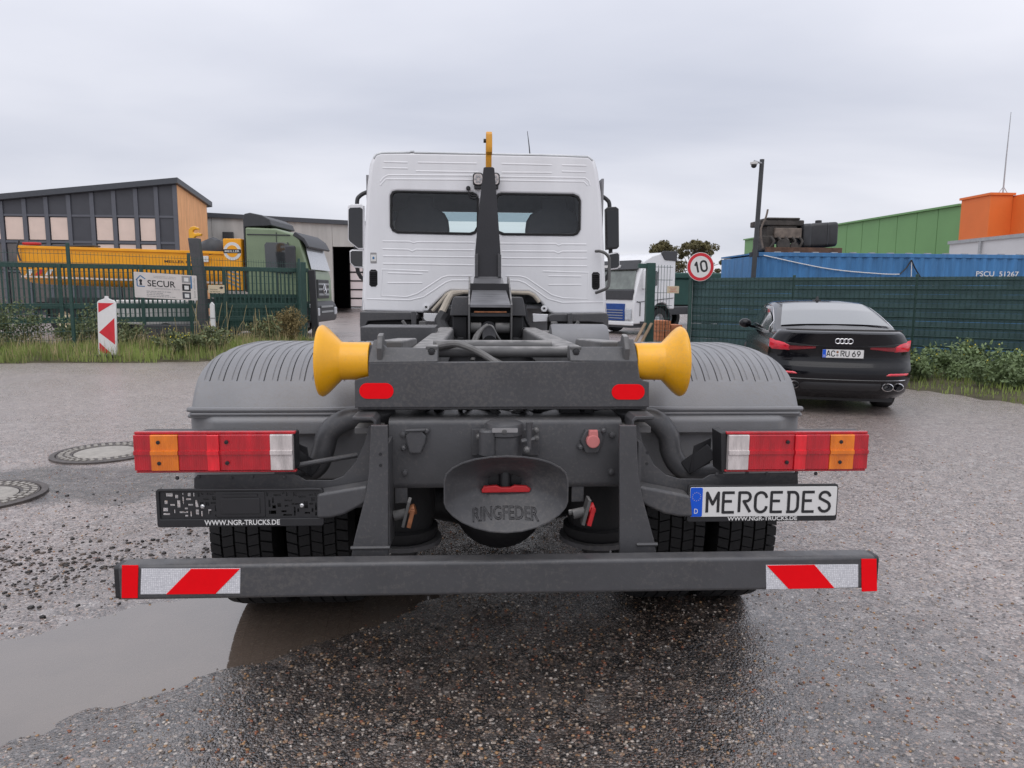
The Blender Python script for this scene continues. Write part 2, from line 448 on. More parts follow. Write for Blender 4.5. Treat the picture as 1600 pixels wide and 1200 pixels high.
def ground_material():
    m = bpy.data.materials.new('wet_asphalt'); m.use_nodes = True
    nt = m.node_tree; n = nt.nodes; l = nt.links; b = n['Principled BSDF']
    tc = n.new('ShaderNodeTexCoord'); P = tc.outputs['Object']
    def math_(op, a, c, d=None):
        k = n.new('ShaderNodeMath'); k.operation = op
        for i, s in enumerate((a, c, d)):
            if s is None: continue
            if isinstance(s, (int, float)): k.inputs[i].default_value = s
            else: l.new(s, k.inputs[i])
        return k.outputs[0]
    def vor(scale, feat='F1', rnd_=1.0):
        v = n.new('ShaderNodeTexVoronoi'); v.feature = feat; v.inputs['Scale'].default_value = scale; v.inputs['Randomness'].default_value = rnd_
        l.new(P, v.inputs['Vector']); return v
    def noi(scale, det=5, ro=0.6, vec=None):
        v = n.new('ShaderNodeTexNoise'); v.inputs['Scale'].default_value = scale; v.inputs['Detail'].default_value = det; v.inputs['Roughness'].default_value = ro
        l.new(vec or P, v.inputs['Vector']); return v.outputs['Fac']
    def rng(s, a, c, lo=0.0, hi=1.0):
        k = n.new('ShaderNodeMapRange'); k.inputs[1].default_value = a; k.inputs[2].default_value = c; k.inputs[3].default_value = lo; k.inputs[4].default_value = hi
        l.new(s, k.inputs[0]); return k.outputs[0]
    def mixc(f, a, c):
        k = n.new('ShaderNodeMixRGB')
        if isinstance(f, (int, float)): k.inputs[0].default_value = f
        else: l.new(f, k.inputs[0])
        for i, s in ((1, a), (2, c)):
            if isinstance(s, tuple): k.inputs[i].default_value = (*s, 1)
            else: l.new(s, k.inputs[i])
        return k.outputs[0]
    def ramp_(s, stops, const=False):
        k = n.new('ShaderNodeValToRGB'); e = k.color_ramp.elements
        if const: k.color_ramp.interpolation = 'CONSTANT'
        e[0].position, e[0].color = stops[0][0], (*stops[0][1], 1); e[1].position, e[1].color = stops[-1][0], (*stops[-1][1], 1)
        for p, c in stops[1:-1]:
            q = e.new(p); q.color = (*c, 1)
        l.new(s, k.inputs[0]); return k.outputs[0]
    # warp so that stone outlines are not perfect cells
    fine, mid, big = vor(150), vor(78), vor(46)
    def rand(v):
        sp = n.new('ShaderNodeSeparateColor'); l.new(v.outputs['Color'], sp.inputs[0]); return sp.outputs[0], sp.outputs[1]
    f0, f1 = rand(fine); m0, m1 = rand(mid); b0, b1 = rand(big)
    base = ramp_(f0, [(0.0, (0.006, 0.005, 0.005)), (0.5, (0.018, 0.015, 0.014)), (0.8, (0.055, 0.044, 0.038)), (1.0, (0.20, 0.15, 0.12))])
    stone = ramp_(m1, [(0.0, (0.07, 0.06, 0.058)), (0.25, (0.17, 0.12, 0.095)), (0.5, (0.32, 0.21, 0.145)), (0.7, (0.42, 0.36, 0.31)), (0.86, (0.24, 0.10, 0.06)), (1.0, (0.58, 0.53, 0.48))])
    s_mask = math_('MULTIPLY', rng(m0, 0.66, 0.69), rng(mid.outputs['Distance'], 0.52, 0.40))
    s_mask2 = math_('MULTIPLY', rng(b0, 0.87, 0.89), rng(big.outputs['Distance'], 0.46, 0.36))
    stone2 = ramp_(b1, [(0.0, (0.30, 0.16, 0.075)), (0.4, (0.38, 0.30, 0.23)), (0.75, (0.46, 0.42, 0.38)), (1.0, (0.24, 0.09, 0.04))])
    worn = rng(noi(0.55, 4), 0.35, 0.7)                   # stones more exposed in patches
    col = mixc(math_('MULTIPLY', s_mask, rng(worn, 0, 1, 0.65, 1.0)), base, stone)
    col = mixc(s_mask2, col, stone2)
    # coarser chippings that still read as grain further off
    coarse = vor(19); c0_, c1_ = rand(coarse)
    col = mixc(rng(c0_, 0.4, 1.0, 0.0, 0.26), col, ramp_(c1_, [(0.0, (0.12, 0.085, 0.07)), (0.6, (0.26, 0.20, 0.17)), (1.0, (0.40, 0.36, 0.33))]))
    # pale dried surface film, in patches of its own
    sxyz = n.new('ShaderNodeSeparateXYZ'); l.new(P, sxyz.inputs[0])
    tone = noi(0.9, 6, 0.65)
    col = mixc(rng(tone, 0.45, 0.75, 0.0, 0.30), col, (0.11, 0.092, 0.084))
    # dry pale aggregate further out, less film; under-truck shade painted as dark ellipse
    truck_shade_map = n.new('ShaderNodeMapping'); truck_shade_map.inputs['Location'].default_value = (0.1, -1.35, 0); truck_shade_map.inputs['Scale'].default_value = (1.0, 0.42, 1); l.new(P, truck_shade_map.inputs[0])
    dl = n.new('ShaderNodeVectorMath'); dl.operation = 'LENGTH'; l.new(truck_shade_map.outputs[0], dl.inputs[0])
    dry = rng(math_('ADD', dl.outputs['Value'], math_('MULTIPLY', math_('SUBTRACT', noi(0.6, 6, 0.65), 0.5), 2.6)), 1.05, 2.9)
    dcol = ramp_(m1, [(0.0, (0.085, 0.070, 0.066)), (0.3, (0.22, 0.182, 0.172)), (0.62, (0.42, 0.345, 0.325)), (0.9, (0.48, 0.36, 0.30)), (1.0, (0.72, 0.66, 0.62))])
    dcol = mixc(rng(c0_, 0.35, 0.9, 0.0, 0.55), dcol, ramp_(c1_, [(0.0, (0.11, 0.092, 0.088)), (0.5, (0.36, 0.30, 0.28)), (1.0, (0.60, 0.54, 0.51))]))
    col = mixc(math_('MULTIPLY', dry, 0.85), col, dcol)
    # dark muddy wash past the two manholes, and along the puddle shore
    mp = n.new('ShaderNodeMapping'); mp.inputs['Location'].default_value = (3.35, -5.75, 0); l.new(P, mp.inputs[0])
    mp2 = n.new('ShaderNodeMapping'); mp2.inputs['Rotation'].default_value = (0, 0, radians(-38)); mp2.inputs['Scale'].default_value = (0.42, 1.15, 0); l.new(mp.outputs[0], mp2.inputs[0])
    ln = n.new('ShaderNodeVectorMath'); ln.operation = 'LENGTH'; l.new(mp2.outputs[0], ln.inputs[0])
    wash = rng(math_('ADD', ln.outputs['Value'], math_('MULTIPLY', math_('SUBTRACT', noi(2.2, 6), 0.5), 1.1)), 0.72, 0.52)
    col = mixc(math_('MULTIPLY', wash, rng(noi(14, 6), 0.25, 0.6, 0.35, 0.9)), col, (0.030, 0.026, 0.025))
    # water in the lowest hollows along the right-hand verge
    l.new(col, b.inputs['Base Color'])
    wet = rng(noi(0.45, 5, 0.6), 0.38, 0.68)
    rough = math_('ADD', rng(wet, 0, 1, 0.38, 0.22), math_('MULTIPLY', math_('SUBTRACT', f1, 0.5), 0.16))
    rough = math_('SUBTRACT', rough, math_('MULTIPLY', wash, 0.08))
    l.new(rough, b.inputs['Roughness'])
    # water film: stones that stand proud are drier
    film = math_('MULTIPLY', rng(c1_, 0.0, 1.0, 0.74, 1.0), rng(m1, 0.0, 1.0, 0.74, 1.0))
    film = math_('MULTIPLY', film, rng(noi(1.7, 6, 0.7), 0.3, 0.62, 0.84, 1.25))
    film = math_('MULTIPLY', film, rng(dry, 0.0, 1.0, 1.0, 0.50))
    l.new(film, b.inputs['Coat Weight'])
    b.inputs['Specular IOR Level'].default_value = 1.0
    b.inputs['Coat Weight'].default_value = 1.0; b.inputs['Coat Roughness'].default_value = 0.23; b.inputs['Coat IOR'].default_value = 1.85
    bc = n.new('ShaderNodeBump'); bc.inputs['Strength'].default_value = 0.28; bc.inputs['Distance'].default_value = 1.0
    h1 = math_('MULTIPLY', fine.outputs['Distance'], -0.0045)
    h2 = math_('MULTIPLY', mid.outputs['Distance'], -0.0070)
    hh = math_('ADD', math_('ADD', h1, h2), math_('MULTIPLY', noi(300, 2), 0.0015))
    bp = n.new('ShaderNodeBump'); bp.inputs['Strength'].default_value = 0.75; bp.inputs['Distance'].default_value = 1.0
    l.new(hh, bp.inputs['Height']); l.new(bp.outputs[0], b.inputs['Normal'])
    l.new(hh, bc.inputs['Height']); l.new(bc.outputs[0], b.inputs['Coat Normal'])
    MATS['asphalt'] = m
ground_material()
mb = MB(); mb.add(gv, gf)
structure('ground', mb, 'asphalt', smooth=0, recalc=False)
bpy.data.objects['ground'].data.shade_smooth()

# puddle: a level sheet of muddy water; the asphalt rises through it along the shore
pm = mat('muddy_water', (0.150, 0.114, 0.090), rough=0.03, var=0.25, vs=1.3, spec=1.0, coat=1.0, bump=0.03, bs=14)
pm.node_tree.nodes['Principled BSDF'].inputs['IOR'].default_value = 1.6
pb = pm.node_tree.nodes['Principled BSDF']; pb.inputs['Alpha'].default_value = 0.86
mb = MB()
c0 = V((-1.317, 3.24, 0)); du = V((0.79, 0.61, 0)); dv = V((-0.61, 0.79, 0))
pts = []
for k in range(40):
    a = 2 * pi * k / 40
    p = c0 + du * (-0.55 + 2.6 * cos(a)) + dv * (0.66 * sin(a)); pts.append((p.x, p.y, -0.010))
mb.add(pts, [tuple(range(40))])
structure('puddle', mb, 'muddy_water', smooth=0)

# ---------------------------------------------------------------- materials of the setting
mat('verge_soil', (0.075, 0.066, 0.035), rough=0.95, var=0.5, vs=1.4, bump=0.6, bs=30)
mat('grass', (0.215, 0.270, 0.070), rough=0.75, var=0.55, vs=0.9)
mat('straw', (0.38, 0.31, 0.16), rough=0.85, var=0.3, vs=3)
mat('weed', (0.145, 0.175, 0.078), rough=0.7, var=0.5, vs=3.5)
mat('nettle', (0.140, 0.195, 0.080), rough=0.65, var=0.5, vs=4)
mat('seedhead', (0.20, 0.155, 0.065), rough=0.9, var=0.35, vs=8)
mat('blossom', (0.65, 0.52, 0.05), rough=0.8, var=0.1)
mat('fence_green', (0.022, 0.064, 0.052), rough=0.45, var=0.18, vs=9)
mat('strip_green', (0.050, 0.088, 0.090), rough=0.75, var=0.25, vs=2.2, bump=0.12, bs=14, spec=0.3)
mat('galv', (0.42, 0.43, 0.44), rough=0.45, metal=0.6, var=0.15)
mat('dark_steel', (0.045, 0.047, 0.05), rough=0.45, var=0.2)

def blades(mb, n, place, hmin, hmax, w, lean=0.35):
    for _ in range(n):
        p = place()
        if p is None: continue
        x, y, z = p; h = rnd.uniform(hmin, hmax); a = rnd.uniform(0, 2 * pi); b = rnd.uniform(0, 2 * pi); le = rnd.uniform(0, lean) * h
        wx, wy = cos(a) * w / 2, sin(a) * w / 2; lx, ly = cos(b) * le, sin(b) * le
        mb.add([(x - wx, y - wy, z), (x + wx, y + wy, z), (x + wx * .7 + lx * .4, y + wy * .7 + ly * .4, z + h * .6), (x - wx * .7 + lx * .4, y - wy * .7 + ly * .4, z + h * .6), (x + lx, y + ly, z + h)],
               [(0, 1, 2, 3), (3, 2, 4)])
def leaf(mb, c, size, wr=0.5, up=0.3):
    d = V((rnd.gauss(0, 1), rnd.gauss(0, 1), rnd.gauss(up, 0.8))).normalized(); x, y, d = frame_from(d); c = V(c); a = rnd.uniform(0, 2 * pi)
    s = (x * cos(a) + y * sin(a)) * size * wr / 2; t = (y * cos(a) - x * sin(a)) * size
    mb.add([c - t * 0.5, c + s, c + t * 0.5 + d * size * 0.12, c - s], [(0, 1, 2, 3)])

# ---------------------------------------------------------------- left verge
def in_poly(x, y, P):
    c = False; j = len(P) - 1
    for i in range(len(P)):
        if (P[i][1] > y) != (P[j][1] > y) and x < (P[j][0] - P[i][0]) * (y - P[i][1]) / (P[j][1] - P[i][1]) + P[i][0]: c = not c
        j = i
    return c
VL = [(-34, 13.6), (-14, 14.9), (-10, 15.35), (-8, 15.5), (-6.2, 15.65), (-5.0, 16.4), (-4.75, 19), (-4.7, 22.6), (-7, 22.4), (-9.8, 18.4), (-14, 17.6), (-34, 17.2)]
def edge_dist(x, y, P):
    best = 9
    for i in range(len(P)):
        ax, ay = P[i - 1]; bx, by = P[i]; dx, dy = bx - ax, by - ay
        t = max(0, min(1, ((x - ax) * dx + (y - ay) * dy) / (dx * dx + dy * dy + 1e-9)))
        best = min(best, hypot(x - ax - t * dx, y - ay - t * dy))
    return best
def verge(name, P, x0, x1, y0, y1, step, top):
    xs = np.arange(x0, x1 + 1e-6, step); ys = np.arange(y0, y1 + 1e-6, step); vs = []; idx = {}; fs = []
    hts = {}
    for j, y in enumerate(ys):
        for i, x in enumerate(xs):
            jx = x + 0.12 * mnoise.noise(V((x * 2, y * 2, 5))); jy = y + 0.12 * mnoise.noise(V((x * 2, y * 2, 9)))
            ins = in_poly(jx, jy, P); d = edge_dist(jx, jy, P)
            z = (top * min(1, d / 0.9) + 0.03 * mnoise.noise(V((x * 2.5, y * 2.5, 0))) + 0.012) if ins else -0.03
            vs.append((x, y, z))
            hts[(i, j)] = z
    nx_ = len(xs)
    for j in range(len(ys) - 1):
        for i in range(nx_ - 1):
            q = [(i, j), (i + 1, j), (i + 1, j + 1), (i, j + 1)]
            if max(hts[k] for k in q) > 0: fs.append(tuple(k[1] * nx_ + k[0] for k in q))
    m_ = MB(); m_.add(vs, fs)
    o = structure(name, m_, 'verge_soil', smooth=0); o.data.shade_smooth()
    def hgt(x, y):
        i = int(round((x - x0) / step)); j = int(round((y - y0) / step))
        return hts.get((i, j), -1)
    return hgt
hL = verge('verge', VL, -26, -4.4, 13.4, 23, 0.2, 0.17)
def placeL(xa=-15, xb=-4.7, ya=14.6, yb=22):
    def f():
        x = rnd.uniform(xa, xb); y = ya + (yb - ya) * rnd.random() ** 1.6
        z = hL(x, y)
        return (x, y, max(z - 0.01, 0)) if z > 0.0 else None
    return f
mb = MB(); blades(mb, 26000, placeL(), 0.05, 0.20, 0.016); blades(mb, 8000, placeL(yb=18), 0.08, 0.30, 0.013)
tag(mb.build('verge_grass', 'grass', smooth=0, recalc=False), 'rough green grass growing along the left verge', 'grass', kind='stuff')
mb = MB(); blades(mb, 5500, placeL(), 0.15, 0.5, 0.010, 0.5)
tag(mb.build('dry_grass', 'straw', smooth=0, recalc=False), 'straw coloured dry grass stalks scattered through the left verge', 'grass', kind='stuff')

# ---------------------------------------------------------------- right verge
VR = [(6.4, 17.2), (6.9, 12.6), (7.15, 11.25), (7.55, 10.2), (8.2, 9.1), (9.6, 7.6), (15, 5), (17, 9.6), (10.9, 13.75), (6.5, 17.2)]
hR = verge('verge', VR, 6.2, 16, 5, 17.4, 0.2, 0.10)
def placeR():
    x = rnd.uniform(6.4, 14); y = rnd.uniform(6.5, 17); z = hR(x, y)
    return (x, y, max(z - 0.01, 0)) if z > 0 else None
mb = MB(); blades(mb, 16000, placeR, 0.04, 0.16, 0.016)
tag(mb.build('verge_grass', 'grass', smooth=0, recalc=False), 'short grass along the edge of the right verge under the nettles', 'grass', kind='stuff')

def weed(name, x, y, z, h, r, n, m, label, cat, leaf_size=0.07, stems=14, seed=None, seed_r=None, flowers=0, group=None):
    t = thing(name, label, cat, (x, y, z), group)
    st = MB(); lf = MB(); sh = MB(); fl = MB()
    for k in range(stems):
        a = rnd.uniform(0, 2 * pi); rr = r * rnd.random() ** 0.7; hh = h * rnd.uniform(0.6, 1.05) * (1 - 0.35 * rr / r)
        b0 = V((x + cos(a) * rr * 0.35, y + sin(a) * rr * 0.35, z)); tip = V((x + cos(a) * rr, y + sin(a) * rr, z + hh))
        mid = (b0 + tip) / 2 + V((rnd.uniform(-.05, .05), rnd.uniform(-.05, .05), 0.05 * h))
        P = bez([b0, mid, tip], 4); st.tube(P, [0.007] * (len(P) - 1) + [0.003], 5, False)
        for q in range(n // stems):
            tt = rnd.uniform(0.15, 1.0); p = b0.lerp(mid, tt * 2) if tt < .5 else mid.lerp(tip, tt * 2 - 1)
            leaf(lf, p + V((rnd.gauss(0, .05), rnd.gauss(0, .05), rnd.gauss(0, .03))) * (h / 0.6), leaf_size * rnd.uniform(.6, 1.3))
        if seed:
            for q in range(seed):
                p = mid.lerp(tip, rnd.uniform(0.2, 1.1)); leaf(sh, p + V((rnd.gauss(0, .035), rnd.gauss(0, .035), rnd.gauss(0, .03))), 0.04 * rnd.uniform(.6, 1.4))
        for q in range(flowers):
            p = tip + V((rnd.gauss(0, .07), rnd.gauss(0, .07), rnd.gauss(0, .05))); leaf(fl, p, 0.03, 0.9)
    st.build('stem', m, t, smooth=0, recalc=False); lf.build('foliage', m, t, smooth=0, recalc=False)['kind'] = 'stuff'
    if sh.v: sh.build('seed_head', 'seedhead', t, smooth=0, recalc=False)['kind'] = 'stuff'
    if fl.v: fl.build('flower', 'blossom', t, smooth=0, recalc=False)['kind'] = 'stuff'
    return t

# ---------------------------------------------------------------- office building on the left
mat('facade_dark', (0.058, 0.060, 0.070), rough=0.45, var=0.10, vs=1.5)
mat('mullion_grey', (0.105, 0.110, 0.128), rough=0.4, var=0.08)
mat('blind', (0.74, 0.58, 0.49), rough=0.25, var=0.10, vs=0.7, coat=0.5)
mat('blind_low', (0.10, 0.085, 0.08), rough=0.12, var=0.4, vs=0.5, coat=0.6)
mat('timber_orange', (0.88, 0.45, 0.21), rough=0.7, var=0.16, vs=2, streak=(3, 3, 0.4))
mat('roof_edge', (0.06, 0.065, 0.075), rough=0.4, var=0.1)
mat('concrete', (0.46, 0.445, 0.42), rough=0.85, var=0.16, vs=1.1, streak=(1.6, 1.6, 0.25), bump=0.15, bs=6)
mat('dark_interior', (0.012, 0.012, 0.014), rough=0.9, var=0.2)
bt = thing('office_building', 'dark glazed office block with orange timber end wall and sloping roof', 'building', (-23, 44.4, 0))
YF = 44.4
def rz(x): return 8.0 + (x + 17.83) * 0.106
body = MB()
xr, xl = -17.83, -40.0
body.add([(xl, YF + .12, 0), (xr - .02, YF + .12, 0), (xr - .02, YF + .12, rz(xr) - .22), (xl, YF + .12, rz(xl) - .22), (xl, 52, 0), (xr - .02, 49.2, 0), (xr - .02, 49.2, rz(xr) - .9), (xl, 52, rz(xl) - .9)],
         [(0, 1, 2, 3), (4, 7, 6, 5), (0, 4, 5, 1), (3, 2, 6, 7), (0, 3, 7, 4)])
body.build('wall', 'facade_dark', bt, smooth=0)
# timber end wall in boards
for k in range(10):
    y0, y1 = YF + 0.47 * k, YF + 0.47 * (k + 1) - 0.007
    z0, z1 = rz(xr) - .20 - (y0 - YF) * .145, rz(xr) - .20 - (y1 - YF) * .145
    MB().prism([(y0, 0), (y1, 0), (y1, z1), (y0, z0)], 'yz', xr - .02, xr + .06).build('timber_board', 'timber_orange', bt, smooth=0)
rf = MB()
rf.add([(xl, YF - .35, rz(xl) - .2), (xr + .25, YF - .35, rz(xr + .25) - .2), (xr + .25, 49.6, rz(xr) - .92), (xl, 52.4, rz(xl) - 1.0),
        (xl, YF - .35, rz(xl) + .12), (xr + .25, YF - .35, rz(xr + .25) + .12), (xr + .25, 49.6, rz(xr) - .60), (xl, 52.4, rz(xl) - .7)],
       [(0, 1, 2, 3), (4, 5, 6, 7), (0, 1, 5, 4), (1, 2, 6, 5), (2, 3, 7, 6), (3, 0, 4, 7)])
rf.build('roof', 'roof_edge', bt, smooth=0)
mull = [-17.9, -18.98, -20.18, -21.45, -22.72, -24.06, -25.36, -26.62, -27.95, -29.2, -30.5, -31.8, -33.1, -34.4, -35.7, -37, -38.3]
for i in range(len(mull)):
    x = mull[i]
    MB().box(x - .12, x + .12, YF - .10, YF + .02, 0, rz(x) - .25).build('mullion', 'mullion_grey', bt, bevel=.01, smooth=0)
    if i == len(mull) - 1: break
    xa, xb = mull[i + 1] + .12, x - .12
    is_win = i not in (0, 4)
    MB().prism([(xa, 5.95), (xb, 5.95), (xb, rz(xb) - .25), (xa, rz(xa) - .25)], 'xz', YF - .02, YF + .03).build('facade_panel', 'facade_dark', bt, smooth=0)
    for (z0, z1) in ((5.83, 5.95), (4.28, 4.42), (2.55, 2.68)):
        MB().box(xa, xb, YF - .07, YF + .02, z0, z1).build('transom', 'mullion_grey', bt, smooth=0)
    rows = [(4.42, 5.83, is_win), (2.68, 4.28, is_win and i < 4), (0.3, 2.55, False)]
    for (z0, z1, wn) in rows:
        if wn or (is_win and z1 < 5):
            f = MB().box(xa + .05, xb - .05, YF - .015, YF + .03, z0 + .05, z1 - .05)
            wob = f.build('window', 'blind' if wn else 'blind_low', bt, smooth=0)
        else:
            MB().box(xa, xb, YF - .02, YF + .03, z0, z1).build('facade_panel', 'facade_dark', bt, smooth=0)

# ---------------------------------------------------------------- grey concrete hall with an open gate
ht = thing('concrete_hall', 'long grey concrete hall with dark open gate behind the green truck', 'building', (-12, 51.6, 0))
HX0, HX1, HY = -21.0, -2.55, 51.6
def hz(x): return 7.0 - (x + 20.7) * 0.044
edges = [-21.0, -18.4, -15.8, -13.2, -10.1]
for a, b_ in zip(edges[:-1], edges[1:]):
    MB().prism([(a + .01, 0), (b_ - .01, 0), (b_ - .01, hz(b_) - .3), (a + .01, hz(a) - .3)], 'xz', HY, HY + .25).build('wall_panel', 'concrete', ht, bevel=.01, smooth=0)
MB().prism([(-10.09, 4.68), (-5.6, 4.68), (-5.6, hz(-5.6) - .3), (-10.09, hz(-10.09) - .3)], 'xz', HY, HY + .25).build('wall_panel', 'concrete', ht, bevel=.01, smooth=0)
MB().prism([(-5.59, 0), (HX1, 0), (HX1, hz(HX1) - .3), (-5.59, hz(-5.59) - .3)], 'xz', HY, HY + .25).build('wall_panel', 'concrete', ht, bevel=.01, smooth=0)
MB().prism([(HX0 - .2, hz(HX0) - .3), (HX1 + .3, hz(HX1) - .3), (HX1 + .3, hz(HX1)), (HX0 - .2, hz(HX0))], 'xz', HY - .2, HY + 16).build('roof', 'roof_edge', ht, smooth=0)
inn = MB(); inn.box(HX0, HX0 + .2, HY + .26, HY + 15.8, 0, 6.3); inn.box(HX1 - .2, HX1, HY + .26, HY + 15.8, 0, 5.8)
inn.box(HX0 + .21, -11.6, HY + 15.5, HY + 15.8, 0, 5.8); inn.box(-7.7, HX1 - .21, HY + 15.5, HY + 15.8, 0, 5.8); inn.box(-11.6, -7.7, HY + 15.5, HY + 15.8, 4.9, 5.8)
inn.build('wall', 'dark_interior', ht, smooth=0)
tm = bpy.data.materials.new('translucent_pane'); tm.use_nodes = True
_n = tm.node_tree.nodes; _b = _n['Principled BSDF']; _t = _n.new('ShaderNodeBsdfTranslucent'); _t.inputs[0].default_value = (0.9, 0.78, 0.74, 1)
tm.node_tree.links.new(_t.outputs[0], _n['Material Output'].inputs[0]); MATS['translucent_pane'] = tm
dr = MB()
for k in range(7): dr.box(-11.6, -7.7, HY + 15.48, HY + 15.56, 0.05 + k * .8, 0.17 + k * .8)
for k in range(4): dr.box(-11.65 + k * 1.28, -11.53 + k * 1.28, HY + 15.48, HY + 15.56, 0, 4.9)
sd_ = dr.build('sectional_door', 'dark_steel', ht, smooth=0)
for r_ in range(6):
    for k in range(3):
        MB().quad((-11.53 + k * 1.28, HY + 15.52, .17 + r_ * .8), (-10.37 + k * 1.28, HY + 15.52, .17 + r_ * .8), (-10.37 + k * 1.28, HY + 15.52, .85 + r_ * .8), (-11.53 + k * 1.28, HY + 15.52, .85 + r_ * .8)).build('pane', 'translucent_pane', sd_, smooth=0)
fl = MB().box(-17.6, -16.9, HY - .28, HY - .02, 5.05, 5.6); fl.build('flood_light', 'dark_steel', ht, bevel=.03)

# ---------------------------------------------------------------- green hall and orange block on the right
mat('cladding_green', (0.16, 0.33, 0.125), rough=0.5, var=0.07, vs=0.3)
mat('cladding_orange', (0.80, 0.180, 0.035), rough=0.55, var=0.06, vs=0.4)
mat('render_white', (0.62, 0.62, 0.63), rough=0.7, var=0.06, vs=0.5)
gt = thing('green_hall', 'long hall clad in green metal panels behind the blue container', 'building', (33, 66, 0))
A0, A1 = V((34.31, 49.6, 0)), V((31.9, 83.9, 0))
nP = 15
for k in range(nP):
    p, q = A0.lerp(A1, k / nP), A0.lerp(A1, (k + 1) / nP - 0.0016); o_ = V((-0.08, 0, 0))
    h = 7.85
    MB().add([(p.x, p.y, 0), (q.x, q.y, 0), (q.x, q.y, h), (p.x, p.y, h), (p.x + .2, p.y, 0), (q.x + .2, q.y, 0), (q.x + .2, q.y, h), (p.x + .2, p.y, h)],
             [(0, 1, 2, 3), (4, 5, 6, 7), (3, 2, 6, 7), (0, 3, 7, 4), (1, 2, 6, 5)]).build('cladding_panel', 'cladding_green', gt, smooth=0)
bk = MB(); bk.add([(34.55, 49.6, 0), (32.15, 83.9, 0), (60, 84, 0), (60, 49.6, 0), (34.55, 49.6, 7.75), (32.15, 83.9, 7.75), (60, 84, 9), (60, 49.6, 9)],
                 [(0, 1, 5, 4), (1, 2, 6, 5), (2, 3, 7, 6), (3, 0, 4, 7), (4, 5, 6, 7)])
bk.build('wall', 'cladding_green', gt, smooth=0)
tr = MB(); tr.beam(A0 + V((-.03, 0, 7.93)), A1 + V((-.03, 0, 7.93)), .34, .14); tr.build('roof_edge', 'cladding_green', gt, smooth=0)
og = thing('orange_block', 'bright orange roof block above a white wall beside the green hall', 'building', (36, 47, 0))
ob = MB(); ob.box(34.975, 45, 41.3, 48.2, 5.35, 7.92); ob.build('upper_wall', 'cladding_orange', og, smooth=0)
ob = MB(); ob.box(33.45, 34.97, 45.6, 48.4, 5.1, 8.05); ob.build('corner_tower', 'cladding_orange', og, bevel=.02, smooth=0)
ob = MB(); ob.box(33.35, 35.07, 45.5, 48.5, 8.05, 8.20); ob.box(35.075, 45.2, 41.2, 48.3, 7.92, 8.04); ob.build('parapet_cap', 'cladding_orange', og, smooth=0)
ob = MB(); ob.box(33.0, 45, 40.9, 48.6, 0, 5.08); ob.build('wall', 'render_white', og, smooth=0)
ob = MB(); ob.box(32.9, 45, 40.8, 48.7, 5.08, 5.30); ob.build('roof_edge', 'galv', og, smooth=0)
dp = MB(); dp.tube([(32.86, 45.4, 0), (32.86, 45.4, 5.05)], .09, 10); dp.build('downpipe', 'galv', og)
lp = MB(); lp.beam((33.3, 44.9, 3.9), (33.3, 44.2, 3.9), .05, .05); lp.obox((33.3, 44.1, 3.85), (.1, .22, .06)); lp.build('wall_light', 'dark_steel', og)
# steel walkway with railing on the roof
wk = thing('steel_walkway', 'grey steel roof walkway with railing and yellow ladder against the orange wall', 'walkway', (36.5, 43, 0))
g = MB(); g.box(34.9, 42, 41.2, 42.3, 6.75, 6.9); g.build('deck', 'galv', wk, smooth=0)
for x in (35.2, 38.5, 41.5): MB().box(x - .08, x + .08, 41.5, 41.66, 5.3, 6.75).build('leg', 'galv', wk, smooth=0)
for k in range(8):
    x = 34.95 + k * .98; MB().box(x - .03, x + .03, 41.22, 41.28, 6.9, 7.95).build('railing_post', 'galv', wk, smooth=0)
for z in (7.4, 7.92): MB().box(34.9, 42, 41.2, 41.26, z, z + .05).build('rail', 'galv', wk, smooth=0)
mat('safety_yellow', (0.70, 0.36, 0.03), rough=0.5, var=0.1)
lad = MB()
for x in (36.05, 36.55): lad.box(x - .04, x + .04, 40.6, 40.68, 5.9, 9.9)
for k in range(12): lad.box(36.05, 36.55, 40.62, 40.66, 6.1 + k * .3, 6.14 + k * .3)
for z in (7.2, 8.2, 9.2): lad.tube([(36.05, 40.6, z), (36.05, 40.1, z), (36.3, 39.9, z), (36.55, 40.1, z), (36.55, 40.6, z)], .03, 6)
lad.build('ladder', 'safety_yellow', wk, smooth=0)
ch = MB(); ch.lathe([(5.3, .28), (10.6, .28), (10.6, .24)], (36.9, 41.8, 0), (0, 0, 1), 16); ch.build('flue_pipe', 'dark_steel', wk)
am = thing('roof_mast', 'thin grey aerial mast standing on the orange roof block', 'mast', (35.3, 47.0, 8.0))
a_ = MB(); a_.tube([(35.3, 47.0, 7.95), (35.3, 47.0, 10.6), (35.34, 47.0, 13.6)], [.05, .04, .02], 6); a_.build('pole', 'galv', am)
for k in range(3):
    a = k * 2.1; MB().tube([(35.3, 47.0, 8.8), (35.3 + cos(a) * .6, 47.0 + sin(a) * .5, 8.0)], .02, 5).build('stay', 'galv', am)

